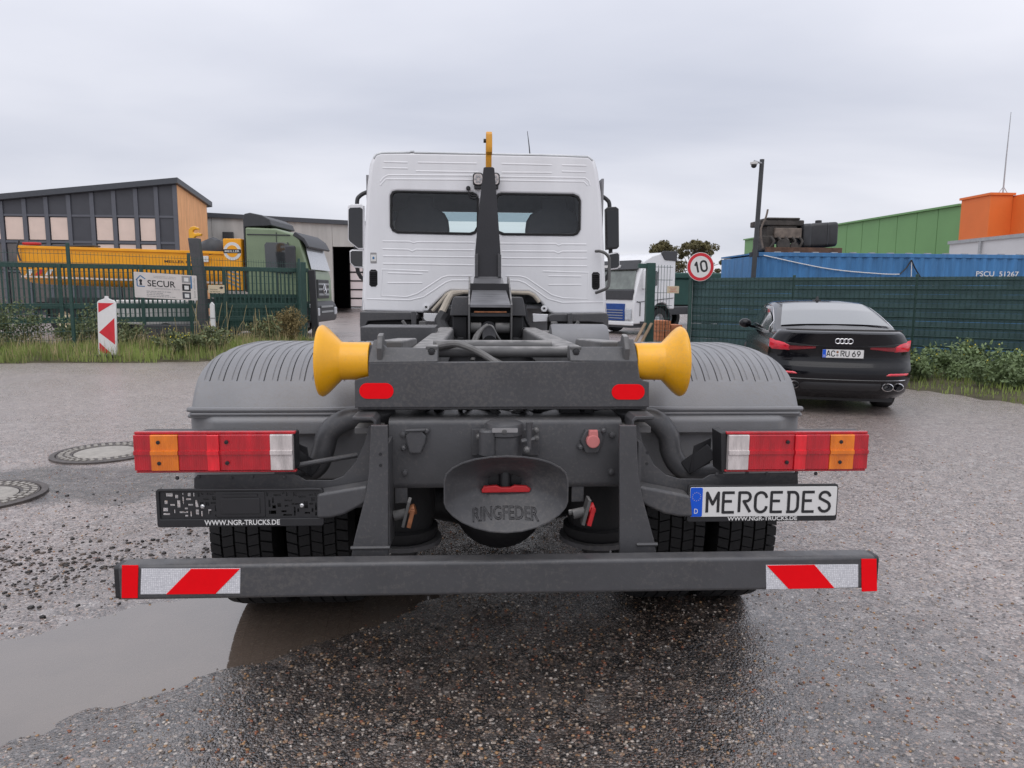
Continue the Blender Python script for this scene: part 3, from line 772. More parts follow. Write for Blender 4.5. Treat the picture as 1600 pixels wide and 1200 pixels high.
# ---------------------------------------------------------------- trees and hedge far behind
mat('bark', (0.09, 0.07, 0.055), rough=0.9, var=0.3)
mat('autumn_leaf', (0.135, 0.118, 0.050), rough=0.7, var=0.6, vs=0.9)
mat('far_green', (0.055, 0.075, 0.030), rough=0.8, var=0.5, vs=0.6)
def tree(x, y, h, r, label, m, n=11000, trunk_h=1.3):
    t = thing('broadleaf_tree', label, 'tree', (x, y, 0), 'trees behind the yard')
    tk = MB(); P = bez([(x, y, 0), (x + .1, y, h * .3), (x - .1, y, h * .62)], 5); tk.tube(P, [.2 * (1 - .6 * k / (len(P) - 1)) for k in range(len(P))], 8)
    cl = []
    for k in range(64):
        a = rnd.uniform(0, 2 * pi); e = rnd.uniform(-.75, 1.4); rr = r * (rnd.uniform(.3, 1.0) if k % 6 else rnd.uniform(1.05, 1.3))
        c = V((x + cos(a) * cos(e) * rr, y + sin(a) * cos(e) * rr, trunk_h + (h - trunk_h) * .42 + sin(e) * (h - trunk_h) * .50)); cl.append(c)
        b0 = V((x, y, h * rnd.uniform(.25, .6))); tk.tube([b0, (b0 + c) / 2 + V((0, 0, .2)), c], [.05, .035, .012], 5, False)
    tk.build('trunk', 'bark', t, smooth=40, recalc=False)
    cr = MB()
    for k in range(n):
        c = cl[min(len(cl) - 1, int(len(cl) * rnd.random()))]; s = r * (.09 + .17 * ((c.x * 7.3) % 1)) * rnd.random() ** .45
        d = V((rnd.gauss(0, 1), rnd.gauss(0, 1), rnd.gauss(0, 1))).normalized() * s
        leaf(cr, (c.x + d.x, c.y + d.y, c.z + d.z * .8), rnd.uniform(.10, .19), .75)
    cr.build('crown', m, t, smooth=0, recalc=False)['kind'] = 'stuff'
tree(15.7, 60.3, 6.2, 2.0, 'left of the two rusty green trees behind the speed limit sign', 'autumn_leaf')
tree(18.8, 60.2, 6.35, 2.3, 'right and wider of the two rusty green trees behind the speed limit sign', 'autumn_leaf', 13500)
tree(13.2, 63, 4.6, 1.5, 'small bushy tree behind the white truck cab', 'autumn_leaf', 6500)
hg = MB()
for k in range(24000):
    x = rnd.uniform(-75, 33); y = 96 + rnd.uniform(-1.5, 1.5)
    leaf(hg, (x, y, rnd.uniform(0, 1.0) ** 1 * (2.6 + .9 * mnoise.noise(V((x * .35, 0, 0))))), rnd.uniform(.25, .5), .8)
tag(hg.build('far_hedge', 'far_green', smooth=0, recalc=False), 'low dark green hedge line far behind the yard', 'hedge', kind='stuff')

# ================================================================== FENCES, SIGNS, CONTAINER
mat('sign_white', (0.72, 0.71, 0.69), rough=0.4, var=0.05, vs=12)
mat('sign_red', (0.60, 0.018, 0.030), rough=0.4, var=0.08, vs=9)
mat('ink_black', (0.018, 0.018, 0.020), rough=0.5, var=0.1)
mat('ink_blue', (0.03, 0.16, 0.34), rough=0.5, var=0.1)
mat('ink_grey', (0.30, 0.29, 0.29), rough=0.6, var=0.1)
mat('banner', (0.66, 0.61, 0.58), rough=0.55, var=0.09, vs=4)
mat('cream', (0.62, 0.52, 0.36), rough=0.5, var=0.08, vs=9)

def along(a, b, t): return V(a).lerp(V(b), t)
def mesh_panel(parent, a, b, z0, z1, step=0.08, r=0.004, hstep=0.2):
    """double-rod mat: upright rods between paired horizontals"""
    a, b = V(a), V(b); ln = (b - a).length; m_ = MB(); d = (b - a).normalized(); nrm = V((d.y, -d.x, 0)) * 0.006
    k = 0
    while k * step < ln:
        p = a + d * (k * step); m_.tube([(p.x, p.y, z0), (p.x, p.y, z1 + .03)], r, 4, False); k += 1
    z = z0 + .03
    while z <= z1 + 1e-3:
        for s in (-1, 1): m_.tube([a + nrm * s + V((0, 0, z)), b + nrm * s + V((0, 0, z))], r * 1.15, 4, False)
        z += hstep
    o = m_.build('rod_mat', 'fence_green', parent, smooth=0, recalc=False); o['kind'] = 'stuff'
    return o

# ---- rod fence on the left
fl_ = thing('rod_fence', 'dark green double rod fence running through the weeds of the left verge', 'fence', (-9.4, 17.3, 0.1))
FP = [(-15.2, 15.2, .1), (-9.52, 17.25, .12), (-7.6, 19.35, .12), (-5.38, 22.0, .1)]
for p, q in zip(FP[:-1], FP[1:]): mesh_panel(fl_, p, q, .22, 2.52 - p[2])
for p in FP + [(-12.4, 16.2, .1)]:
    MB().box(p[0] - .035, p[0] + .035, p[1] - .03, p[1] + .03, 0, 2.62 if p[0] < -9 else 2.52).build('post', 'fence_green', fl_, bevel=.006, smooth=0)

# ---- barred sliding gate behind it
gt_ = thing('sliding_gate', 'dark green sliding gate of upright bars in front of the orange tipper', 'gate', (-9, 20.5, 0))
GA, GB = V((-14.6, 19.2, 0)), V((-5.35, 23.1, 0)); gd = (GB - GA).normalized(); gl_ = (GB - GA).length
gR = Mx.Rotation(atan2(gd.y, gd.x), 3, 'Z')
for z, h in ((2.20, .13), (1.09, .15), (.70, .15)):
    MB().obox(along(GA, GB, .5) + V((0, 0, z)), (gl_ / 2, .045, h / 2), gR).build('rail', 'fence_green', gt_, bevel=.008, smooth=0)
bar = MB().obox((0, 0, 1.45), (.022, .014, .70), gR).build('bar', 'fence_green', gt_, smooth=0, local=True)
k = 0.06
first = True
while k < gl_:
    p = GA + gd * k
    o = bar if first else bar.copy()
    if not first: COL.objects.link(o); o.parent = gt_
    o.location = (p.x - (-9), p.y - 20.5, 0); first = False; k += .12
for t_ in (.12, .33, .53, .75):
    p = along(GA, GB, t_) - gd.cross(V((0, 0, 1))) * -.1
    MB().obox((p.x, p.y, 1.12), (.05, .05, 1.12), gR).build('post', 'fence_green', gt_, bevel=.008, smooth=0)
gp_ = thing('gate_post', 'thick square green gate post at the right end of the rod fence', 'post', (-5.35, 23.0, 0))
MB().obox((-5.5, 22.75, 1.22), (.13, .12, 1.22), gR).build('post', 'fence_green', gp_, bevel=.01, smooth=0)
MB().obox((-5.12, 22.7, 1.1), (.10, .09, 1.1), Mx.Rotation(radians(-2), 3, 'Y')).build('rubber_stop', 'ink_black', gp_, bevel=.02, smooth=0)

# ---- company banner on the fence
bn = thing('banner_sign', 'weathered white SECUR company banner with house logo tied to the fence', 'sign', (-7.77, 18.38, 1.25))
Ba, Bb = V((-8.50, 18.22, 0)), V((-7.17, 18.72, 0)); bd = (Bb - Ba).normalized(); bw = (Bb - Ba).length
bn_n = V((bd.y, -bd.x, 0))
if bn_n.y > 0: bn_n = -bn_n
Bc = (Ba + Bb) / 2 + bn_n * .30 + V((0, 0, 1.64))
def BF(u, v, w_):
    q = Bc + bd * u + V((0, 0, 1)) * (v - 0.055 * u) + bn_n * w_; return (q.x, q.y, q.z)
BW, BH = 1.40, .62
MB().flat([rrect(-BW / 2, BW / 2, -BH / 2, BH / 2, .02, 3)], .012, .002, BF).build('board', 'banner', bn, smooth=0)
MB().text('SECUR', .62, .155, lambda u, v, w_: BF(u - .10, v + .055, .008 + w_), .001, .012).build('lettering', 'ink_black', bn, smooth=0)
lg = MB()
def lgl(pts, sw):
    for (a, b) in zip(pts[:-1], pts[1:]):
        dx, dy = b[0] - a[0], b[1] - a[1]; l_ = hypot(dx, dy); nx_, ny_ = -dy / l_ * sw / 2, dx / l_ * sw / 2
        lg.add([BF(a[0] + nx_, a[1] + ny_, .009), BF(a[0] - nx_, a[1] - ny_, .009), BF(b[0] - nx_, b[1] - ny_, .009), BF(b[0] + nx_, b[1] + ny_, .009)], [(0, 1, 2, 3)])
lgl([(-.47, -.03), (-.635, -.03), (-.635, .13), (-.655, .12), (-.555, .23), (-.455, .15)], .022)
lg.build('house_logo', 'ink_blue', bn, smooth=0)
kh = MB(); kh.disc(BF(-.555, .105, .009), .034, bn_n, 14); kh.quad(BF(-.585, 0.0, .0092), BF(-.525, 0, .0092), BF(-.542, .10, .0092), BF(-.568, .10, .0092)); kh.build('keyhole', 'ink_black', bn, smooth=0)
MB().text('einbruchschutz + alarm', .56, .035, lambda u, v, w_: BF(u + .02, v - .06, .008 + w_), .001).build('lettering', 'ink_grey', bn, smooth=0)
for q, (tx, vv) in enumerate((('Schluessel + Alarm', .235), ('Sicherheit rund ums Haus', .20))):
    MB().text(tx, .5, .022, lambda u, v, w_: BF(u - .02, v + vv, .008 + w_), .001).build('lettering', 'ink_grey', bn, smooth=0)
for q, (vv, ww) in enumerate(((-.14, .52), (-.18, .34), (-.22, .48), (-.26, .56))):

    lm = MB()
    u = -.44
    while u < -.44 + ww:
        l_ = rnd.uniform(.03, .09); lm.quad(BF(u, vv - .007, .0085), BF(u + l_, vv - .007, .0085), BF(u + l_, vv + .007, .0085), BF(u, vv + .007, .0085)); u += l_ + .015
    lm.build('text_line', 'ink_grey', bn, smooth=0)
for q, (vv, cm) in enumerate(((.20, 'ink_grey'), (.0, 'ink_black'), (-.20, 'facade_dark'))):
    MB().quad(BF(.36, vv - .085, .0085), BF(.55, vv - .085, .0085), BF(.55, vv + .085, .0085), BF(.36, vv + .085, .0085)).build('photo', cm, bn, smooth=0)
    MB().quad(BF(.41, vv - .05, .0095), BF(.51, vv - .05, .0095), BF(.51, vv + .045, .0095), BF(.41, vv + .045, .0095)).build('photo', 'sign_white', bn, smooth=0)
MB().quad(BF(.555, -.02, .0085), BF(.585, -.02, .0085), BF(.585, .29, .0085), BF(.555, .29, .0085)).build('blue_strip', 'ink_blue', bn, smooth=0)
MB().text('Jetzt anrufen', .5, .05, lambda u, v, w_: BF(.645 - v, u, .0085 + w_), .001).build('lettering', 'ink_grey', bn, smooth=0)

ds = thing('warning_sign', 'small cream sign with a dark dog symbol hanging on the sliding gate', 'sign', (-6.75, 18.9, 1.5))
Dc = V((-6.78, 18.95, 1.585))
def DF(u, v, w_): return (Dc.x + u, Dc.y - w_ + u * .35, Dc.z + v)
MB().flat([rrect(-.185, .185, -.105, .105, .012, 3)], .008, .002, DF).build('board', 'cream', ds, smooth=0)
MB().text('Warnung', .17, .032, lambda u, v, w_: DF(u - .06, v - .012, .006 + w_), .001).build('lettering', 'ink_black', ds, smooth=0)
MB().text('vor dem Hunde', .22, .03, lambda u, v, w_: DF(u - .03, v - .065, .006 + w_), .001).build('lettering', 'ink_black', ds, smooth=0)
MB().flat([[(.06, .02), (.08, .045), (.10, .05), (.11, .075), (.125, .055), (.155, .05), (.165, .03), (.14, .025), (.15, .0), (.12, .01), (.10, -.01), (.095, .015)]], .002, .0003, lambda u, v, w_: DF(u, v, .006 + w_)).build('dog_symbol', 'ink_black', ds, smooth=0)

wp = thing('marker_post', 'slim white plastic marker post standing behind the rod fence', 'post', (-6.53, 17.9, 0.1))
MB().prism([(-6.585, .05), (-6.475, .05), (-6.48, 1.20), (-6.53, 1.27), (-6.58, 1.20)], 'xz', 17.86, 17.94).build('post', 'sign_white', wp, bevel=.01, smooth=0)
MB().box(-6.586, -6.474, 17.855, 17.945, .86, .885).build('band', 'ink_grey', wp, smooth=0)

# ---- hazard marker
hm = thing('hazard_marker', 'red and white striped hazard marker board leaning in the left verge', 'traffic sign', (-8.14, 16.0, .1))
HM0 = V((-8.14, 16.0, .0)); tilt = radians(-1.2)
def HF(u, v, w_):
    return (HM0.x + u * cos(tilt) - v * sin(tilt), HM0.y - w_ + 0.03 * v, HM0.z + u * sin(tilt) + v * cos(tilt))
hw = .195
MB().flat([[(-hw, .12), (hw, .12), (hw, 1.27), (hw - .03, 1.31), (.04, 1.36), (.03, 1.41), (-.03, 1.41), (-.04, 1.36), (-hw + .03, 1.31), (-hw, 1.27)]], .06, .012, HF).build('board', 'sign_white', hm, smooth=40)
iw = hw - .028
for poly in ([(-iw, 1.05), (-iw, 1.26), (iw, 1.26), (iw - .02, 1.25)], [(-iw, .62), (iw, .94), (iw, .36)], [(-iw, .16), (-iw, .40), (iw * .5, .16)]):
    MB().flat([poly], .003, .0005, lambda u, v, w_: HF(u, v, .0315 + w_)).build('red_field', 'sign_red', hm, smooth=0)
MB().box(HM0.x - .3, HM0.x + .3, 15.85, 16.25, .0, .14).build('foot', 'ink_black', hm, bevel=.02)

# ---- right-hand fence with woven privacy strips
fr = thing('privacy_fence', 'long dark green rod fence woven with privacy strips behind the black car', 'fence', (9, 15, 0))
RA, RB = V((5.36, 17.95, 0)), V((13.6, 11.72, 0)); rd = (RB - RA).normalized(); rl = (RB - RA).length
rn = V((rd.y, -rd.x, 0))
if rn.y > 0: rn = -rn
npan = 4; pl_ = 2.52
postx = []
for k in range(npan + 1):
    d0 = k * pl_ * 1.0
    p = RA + rd * (d0)
    postx.append(p)
    MB().obox((p.x - rn.x * .05, p.y - rn.y * .05, 1.0), (.03, .03, 1.0), Mx.Rotation(atan2(rd.y, rd.x), 3, 'Z')).build('post', 'fence_green', fr, bevel=.006, smooth=0)
for k in range(npan):
    a, b = RA + rd * (k * pl_ + .02), RA + rd * ((k + 1) * pl_ - .02)
    mesh_panel(fr, a + rn * .012, b + rn * .012, .05, 1.92, .10, .0055, .2)
    for j in range(10):
        z0, z1 = .05 + j * .19, .05 + (j + 1) * .19 - rnd.choice((.0015, .002, .003, .007))
        m_ = MB(); nseg = 24; rows = 4; r0, r1 = [], []; vs = []
        for i in range(nseg + 1):
            p = a.lerp(b, i / nseg)
            for q in range(rows + 1):
                zz = z0 + (z1 - z0) * q / rows
                off = .004 * mnoise.noise(V((k * 7 + i * .33, j * 3.1, q * .4))) - .004 * (q in (0, rows))
                vs.append((p.x + rn.x * off, p.y + rn.y * off, zz + (.010 * mnoise.noise(V((k * 5 + i * .12, j * 2.7, 4))) if j in (8,) else 0)))
        fs = [(i * (rows + 1) + q, (i + 1) * (rows + 1) + q, (i + 1) * (rows + 1) + q + 1, i * (rows + 1) + q + 1) for i in range(nseg) for q in range(rows)]
        m_.add(vs, fs); m_.build('privacy_strip', 'strip_green', fr, smooth=60, recalc=False)
# white strapping edge beside the first post
ed = MB(); p = RA + rd * .08 + rn * .03; ed.obox((p.x, p.y, .95), (.016, .01, .93), Mx.Identity(3)); ed.build('edge_rail', 'galv', fr, smooth=0)

# open gate leaf post and mesh left of it
go = thing('gate_post', 'green gate post with a short arm and mesh leaf before the white truck', 'post', (4.9, 20, 0))
MB().box(4.74, 4.98, 19.9, 20.1, 0, 2.40).build('post', 'fence_green', go, bevel=.01, smooth=0)
MB().box(4.50, 4.739, 19.92, 20.08, 2.25, 2.38).build('arm', 'fence_green', go, bevel=.008, smooth=0)
mesh_panel(go, (5.0, 20.0, 0), (5.52, 20.1, 0), .1, 2.32, .09, .006, .36)
cs = thing('yellow_notice', 'small cream notice board wired to the mesh gate leaf', 'sign', (5.48, 19.95, 1.5))
MB().flat([rrect(-.17, .17, -.10, .10, .01, 2)], .008, .002, XZ(5.50, 19.93, 1.66)).build('board', 'cream', cs, smooth=0)
for vv, ww, tx in ((.05, .2, 'Betreten'), (0, .16, 'verboten'), (-.05, .2, 'Hofhund')):
    MB().text(tx, ww, .03, lambda u, v, w_, vv=vv: (5.50 + u, 19.93 - .006 - w_, 1.66 + v + vv), .001).build('lettering', 'sign_red', cs, smooth=0)

# ---- speed limit sign
sp = thing('speed_limit_sign', 'round speed limit 10 sign with red rim on the fence post', 'traffic sign', (5.40, 17.75, 0))
SX, SY, SZ = 5.52, 17.62, 2.215
SRr = .355
def SF(u, v, w_): return (SX + u * .995, SY - w_ + u * .1, SZ + v)
def circ(r, n=40): return [(r * cos(2 * pi * k / n), r * sin(2 * pi * k / n)) for k in range(n)]
MB().flat([circ(SRr)], .02, .004, SF).build('disc', 'sign_white', sp, smooth=40)
MB().flat([circ(SRr - .012), circ(SRr - .088)], .003, .0004, lambda u, v, w_: SF(u, v, .0105 + w_)).build('red_ring', 'sign_red', sp, smooth=0)
nm = MB(); ta = radians(13)
def SF2(u, v, w_): return SF(u * cos(ta) - v * sin(ta), u * sin(ta) + v * cos(ta), w_)
strokes(nm, '1', -.155, -.125, .115, .25, .05, SF2, .0105); strokes(nm, '0', .015, -.125, .145, .25, .05, SF2, .0105)
nm.build('numeral', 'ink_black', sp, smooth=0)
MB().tube([(5.36, 17.80, 0), (5.36, 17.80, 2.30)], .032, 10).build('pole', 'fence_green', sp)

# ---- shipping container
mat('container_blue', (0.050, 0.185, 0.40), rough=0.5, var=0.28, vs=2.4, streak=(2.6, 2.6, 0.35), rvar=0.1)
mat('container_rust', (0.03, 0.035, 0.05), rough=0.7, var=0.4, vs=12)
ct = thing('shipping_container', 'long blue corrugated shipping container standing behind the privacy fence', 'container', (13, 19.4, 0))
CX0, CX1, CY, CH = 7.02, 19.2, 18.15, 2.62
m_ = MB(); x = CX0 + .17; prof = []
while x < CX1 - .2:
    prof += [(x, CY + .045), (x + .07, CY + .045), (x + .14, CY + .010), (x + .21, CY + .010)]; x += .28
vs = [(a, b, .16) for a, b in prof] + [(a, b, CH - .10) for a, b in prof]; n_ = len(prof)
m_.add(vs, [(i, i + 1, i + 1 + n_, i + n_) for i in range(n_ - 1)]); m_.build('side_wall', 'container_blue', ct, smooth=0, recalc=False)
MB().box(CX0 + .16, CX1 - .16, CY, CY + .07, CH - .10, CH).build('top_rail', 'container_blue', ct, bevel=.008, smooth=0)
MB().box(CX0 + .16, CX1 - .16, CY, CY + .07, 0.0, .16).build('bottom_rail', 'container_blue', ct, bevel=.008, smooth=0)
for x in (CX0, CX1 - .16): MB().box(x, x + .158, CY - .004, CY + .16, .12, CH - .12).build('corner_post', 'container_blue', ct, bevel=.008, smooth=0)
for x in (CX0, CX1 - .178):
    for z in (0, CH - .118): MB().box(x - .01, x + .178, CY - .012, CY + .17, z, z + .12).build('corner_casting', 'container_rust', ct, bevel=.01, smooth=0)
MB().box(CX0 + .02, CX0 + .07, CY + .17, CY + 2.3, .1, CH - .1).build('end_wall', 'container_blue', ct, smooth=0)
rf = MB(); rf.box(CX0 + .02, CX1 - .02, CY + .075, CY + 2.36, CH - .06, CH - .02); rf.build('roof', 'container_blue', ct, smooth=0)
MB().box(CX0 + .1, CX1 - .1, CY + 2.30, CY + 2.36, .1, CH - .07).build('side_wall', 'container_blue', ct, smooth=0)
kn = MB(); x = CX0 + .6
while x < CX1 - .5: kn.box(x, x + .16, CY + .005, CY + .075, CH, CH + .022); x += .50
kn.build('roof_lug', 'galv', ct, smooth=0)
MB().text('PSCU  51267', 1.16, .135, lambda u, v, w_: (13.62 + u, CY + .004 - w_, 2.12 + v), .003, .01).build('lettering', 'sign_white', ct, smooth=0)
cb = MB(); cb.tube(bez([(7.32, CY - .02, 2.54), (9.0, CY - .02, 2.22), (10.4, CY - .02, 2.10), (10.95, CY - .02, 2.09)], 8), .014, 6); 
tag(cb.build('white_cable', 'sign_white', smooth=40), 'long sagging white cable hanging along the top of the blue container', 'cable')
cb = MB(); cb.tube(bez([(10.96, CY - .02, 2.09), (11.12, CY - .02, 2.25), (11.24, CY - .03, 2.46)], 6), .016, 6); cb.tube(bez([(11.24, CY - .03, 2.46), (11.36, CY - .02, 2.25), (11.55, CY - .02, 1.98)], 6), .016, 6)
tag(cb.build('black_cable', 'ink_black', smooth=40), 'short black cable peaking on the middle of the blue container', 'cable')
cb = MB(); cb.tube([(11.25, CY - .025, 2.40), (11.30, CY - .02, 1.6)], .012, 6); cb.tube(bez([(11.55, CY - .02, 1.98), (11.9, CY - .02, 1.80), (12.2, CY - .02, 1.70)], 5), .014, 6)
tag(cb.build('white_cable', 'sign_white', smooth=40), 'white cable ends dropping from the black cable on the container', 'cable')

# ---- junk on the container roof
mat('engine_grime', (0.060, 0.052, 0.046), rough=0.75, var=0.5, vs=9, bump=0.3, bs=40)
mat('engine_tan', (0.17, 0.135, 0.11), rough=0.7, var=0.4, vs=7)
mat('tank_black', (0.030, 0.030, 0.032), rough=0.45, var=0.25, vs=5)
mat('rust_frame', (0.11, 0.058, 0.036), rough=0.85, var=0.5, vs=6)
en = thing('salvaged_engine', 'grimy salvaged truck engine block sitting on the container roof', 'engine', (7.95, 19, 2.62))
E_ = MB(); E_.box(7.62, 8.45, 18.75, 19.5, 2.92, 3.35); E_.build('block', 'engine_grime', en, bevel=.03)
E_ = MB(); E_.box(7.45, 8.62, 18.72, 19.5, 3.35, 3.50); E_.box(7.6, 8.5, 18.7, 19.45, 3.5, 3.56); E_.build('head_cover', 'engine_grime', en, bevel=.03)
E_ = MB(); E_.box(7.80, 8.52, 18.62, 18.74, 3.02, 3.28); E_.build('manifold', 'engine_tan', en, bevel=.02)
for k in range(5):
    E_ = MB(); x = 7.7 + k * .19; E_.tube(bez([(x, 18.65, 3.05), (x + .05, 18.55, 2.92), (x - .04, 18.6, 2.74)], 4), .035, 7); E_.build('pipe', 'engine_grime', en)
E_ = MB(); E_.lathe([(-.05, .05), (-.05, .17), (.05, .17), (.05, .05)], (8.0, 18.55, 2.83), (0, 1, 0), 18); E_.lathe([(-.04, .03), (-.04, .11), (.04, .11)], (8.3, 18.57, 2.8), (0, 1, 0), 14); E_.build('pulley', 'engine_grime', en)
E_ = MB(); E_.box(7.5, 7.85, 18.7, 19.4, 2.68, 3.1); E_.build('gearbox', 'engine_grime', en, bevel=.06)
E_ = MB(); E_.tube(bez([(7.48, 18.6, 2.75), (7.40, 18.6, 3.2), (7.52, 18.6, 3.55), (7.56, 18.6, 3.75)], 5), .025, 6); E_.build('bracket', 'engine_tan', en)
fm = thing('rusty_frame', 'rusty low steel frame lying along the container roof', 'frame', (8.6, 18.9, 2.62))
for y in (18.45, 19.3): MB().box(7.5, 9.55, y, y + .08, 2.63, 2.77).build('beam', 'rust_frame', fm, bevel=.008, smooth=0)
for x in (7.7, 8.6, 9.4): MB().box(x, x + .1, 18.54, 19.29, 2.64, 2.74).build('cross_beam', 'rust_frame', fm, smooth=0)
tk = thing('fuel_tank', 'black ribbed plastic fuel tank tilted on the rusty frame', 'tank', (9.0, 18.9, 2.78))
T_ = MB(); R_ = Mx.Rotation(radians(-4), 3, 'Y'); c_ = V((9.02, 18.9, 3.11))
def tank_ring(x, s):
    return [c_ + R_ @ V((x + .10 * q[1] * .6, q[0] * s, q[1] * s)) for q in rrect(-.33, .33, -.32, .32, .09, 4)]
xs_ = [-.47, -.45, -.40, -.30, -.27, -.24, -.21, .12, .15, .18, .21, .24, .27, .40, .44, .46]
ss_ = [.90, .97, 1, 1, .94, .94, 1, 1, 1, .94, .94, 1, 1, 1, .97, .90]
T_.loft([tank_ring(x, s) for x, s in zip(xs_, ss_)], True, True); T_.build('body', 'tank_black', tk, smooth=45)
for x in (-.27, .2):
    T_ = MB(); T_.loft([tank_ring(x - .03, .985), tank_ring(x - .03, 1.0), tank_ring(x + .0, 1.0), tank_ring(x + .0, .985)], True); T_.build('strap', 'dark_steel', tk, smooth=0)
T_ = MB(); T_.lathe([(0, .085), (.07, .085), (.08, .06)], c_ + R_ @ V((.06, -.05, .32)), (0, 0, 1), 14); T_.build('filler_cap', 'tank_black', tk)
# ---- camera pole
cp = thing('camera_pole', 'tall grey steel pole with a white dome camera at its top', 'pole', (7.02, 18.0, 0))
MB().tube([(6.98, 18.0, 0), (7.04, 18.0, 2.5), (7.10, 18.0, 4.90)], [.064, .06, .056], 12).build('pole', 'dark_steel', cp)
c = MB(); c.tube([(7.08, 17.97, 4.80), (6.86, 17.9, 4.84)], .025, 8); c.build('arm', 'galv', cp)
c = MB(); c.lathe([(0, .03), (.02, .09), (.07, .095), (.075, .08)], (6.86, 17.9, 4.74), (0, 0, 1), 16); c.build('housing', 'sign_white', cp)
c = MB(); c.ball((6.86, 17.9, 4.73), .07, (1, 1, .9), 12, 8); c.build('dome', 'ink_black', cp)
# ---- pallet box with orange bricks, planks
mat('brick_orange', (0.46, 0.17, 0.075), rough=0.85, var=0.25, vs=6)
mat('timber', (0.28, 0.20, 0.13), rough=0.8, var=0.25, vs=3, streak=(3, 3, 0.5))
bp_ = thing('brick_pallet', 'stacked orange hollow bricks on a pallet beside the gate post', 'bricks', (5.85, 21.6, 0))
MB().box(5.5, 6.25, 21.3, 22.1, 0, .12).build('pallet', 'timber', bp_, bevel=.01, smooth=0)
bb = None
for r_ in range(5):
    for k in range(4):
        for dpt in range(2):
            if r_ == 4 and k > 1: continue
            if bb is None:
                bb = MB(); bb.box(-.085, .085, -.18, .18, 0, .115); bb = bb.build('brick', 'brick_orange', bp_, bevel=.006, local=True, smooth=0); o = bb
            else:
                o = bb.copy(); COL.objects.link(o); o.parent = bp_
            o.location = (-.27 + k * .185 + rnd.uniform(-.008, .008), -.12 + dpt * .38, .122 + r_ * .122); o.rotation_euler.z = rnd.uniform(-.03, .03)
for k, (dx, label) in enumerate(((0, 'grey timber plank leaning on the gate post, the left one of a pair'), (.18, 'grey timber plank leaning on the gate post, the right one of a pair'))):
    q = MB(); q.beam((4.30 + dx, 19.6, .02), (4.72 + dx, 19.85, .72), .1, .03); tag(q.build('plank', 'timber', bevel=.004, smooth=0), label, 'plank', 'planks leaning by the gate')
# green tarpaulined trailer far behind
gtp = thing('green_trailer', 'dark green covered trailer half hidden behind the mesh gate leaf', 'trailer', (9.8, 34, 0))
mat('tarp_green', (0.015, 0.06, 0.05), rough=0.6, var=0.2, vs=2)
q = MB(); q.box(7.4, 12.6, 34, 36.4, 1.0, 2.25); q.build('body', 'tarp_green', gtp, bevel=.05)
q = MB(); q.prism([(7.3, 2.26), (12.7, 2.26), (12.5, 2.55), (7.5, 2.55)], 'xz', 33.9, 36.5); q.build('cover', 'tarp_green', gtp, bevel=.08)
q = MB(); q.box(7.5, 12.5, 34.2, 36.2, .75, .98); q.build('chassis', 'dark_steel', gtp, smooth=0)
for x in (8.4, 11.6): MB().lathe([(-.14, .3), (-.14, .5), (.14, .5), (.14, .3)], (x, 34.2, .5), (0, 1, 0), 20).build('wheel', 'ink_black', gtp)
gsk = thing('green_skip', 'dark green open skip container standing behind the sliding gate', 'skip', (-7.1, 23.8, 0))
q = MB(); q.prism([(-8.3, .25), (-6.0, .25), (-5.85, 1.42), (-8.5, 1.42)], 'xz', 23.52, 23.6); q.prism([(-8.3, .25), (-6.0, .25), (-5.85, 1.42), (-8.5, 1.42)], 'xz', 24.1, 24.18)
q.build('side', 'fence_green', gsk, smooth=0)
q = MB(); q.box(-8.55, -5.8, 23.45, 23.515, 1.34, 1.44); 
for k in range(4): q.box(-8.1 + k * .6, -8.02 + k * .6, 23.45, 23.515, .25, 1.33)
q.build('rib', 'fence_green', gsk, smooth=0)

# ================================================================== THE HOOK LIFT TRUCK
mat('chassis_grey', (0.068, 0.068, 0.072), rough=0.38, splash=0.22, var=0.16, vs=5, bump=0.06, bs=90, rvar=0.08, dust=0.18)
mat('arm_dark', (0.026, 0.026, 0.030), rough=0.5, var=0.12, vs=4, bump=0.08, bs=60)
mat('rail_dusty', (0.105, 0.103, 0.102), rough=0.55, var=0.25, vs=8, dust=0.85, dustcol=(0.46, 0.44, 0.42), bump=0.08, bs=60)
mat('boom_worn', (0.24, 0.24, 0.25), rough=0.34, metal=0.5, var=0.3, vs=3, streak=(1.5, 14, 14))
mat('fender_plastic', (0.215, 0.215, 0.222), splash=0.3, rough=0.42, var=0.12, vs=3, bump=0.12, bs=180, rvar=0.07)
mat('cab_white', (0.81, 0.81, 0.825), rough=0.34, var=0.05, vs=1.6, coat=0.3, dust=0.05, streak=(3.2, 1, .7))
mat('yellow_paint', (0.90, 0.43, 0.006), splash=0.12, rough=0.34, var=0.09, vs=5, coat=0.3, bump=0.04, bs=60)
mat('hook_yellow', (0.62, 0.28, 0.015), rough=0.55, var=0.25, vs=9)
mat('hitch_lettering', (0.040, 0.040, 0.043), rough=0.4)
mat('rubber', (0.010, 0.010, 0.011), rough=0.7, var=0.25, vs=14, bump=0.15, bs=60)
mat('axle_black', (0.013, 0.013, 0.015), rough=0.5, var=0.25, vs=6)
mat('black_plastic', (0.020, 0.020, 0.022), rough=0.42, var=0.12, vs=8)
mat('reflector_red', (0.92, 0.004, 0.010), rough=0.4, var=0.04, vs=20, spec=0.12)
mat('reflector_white', (0.66, 0.66, 0.68), rough=0.35, var=0.04, vs=20)
mat('socket_pink', (0.62, 0.20, 0.19), rough=0.5, var=0.1)
mat('coupling_red', (0.55, 0.02, 0.025), rough=0.45, var=0.2, vs=30)
mat('copper_worn', (0.30, 0.12, 0.055), rough=0.5, metal=0.4, var=0.4, vs=30)
mat('steel_bright', (0.6, 0.6, 0.6), rough=0.28, metal=1.0, var=0.1)
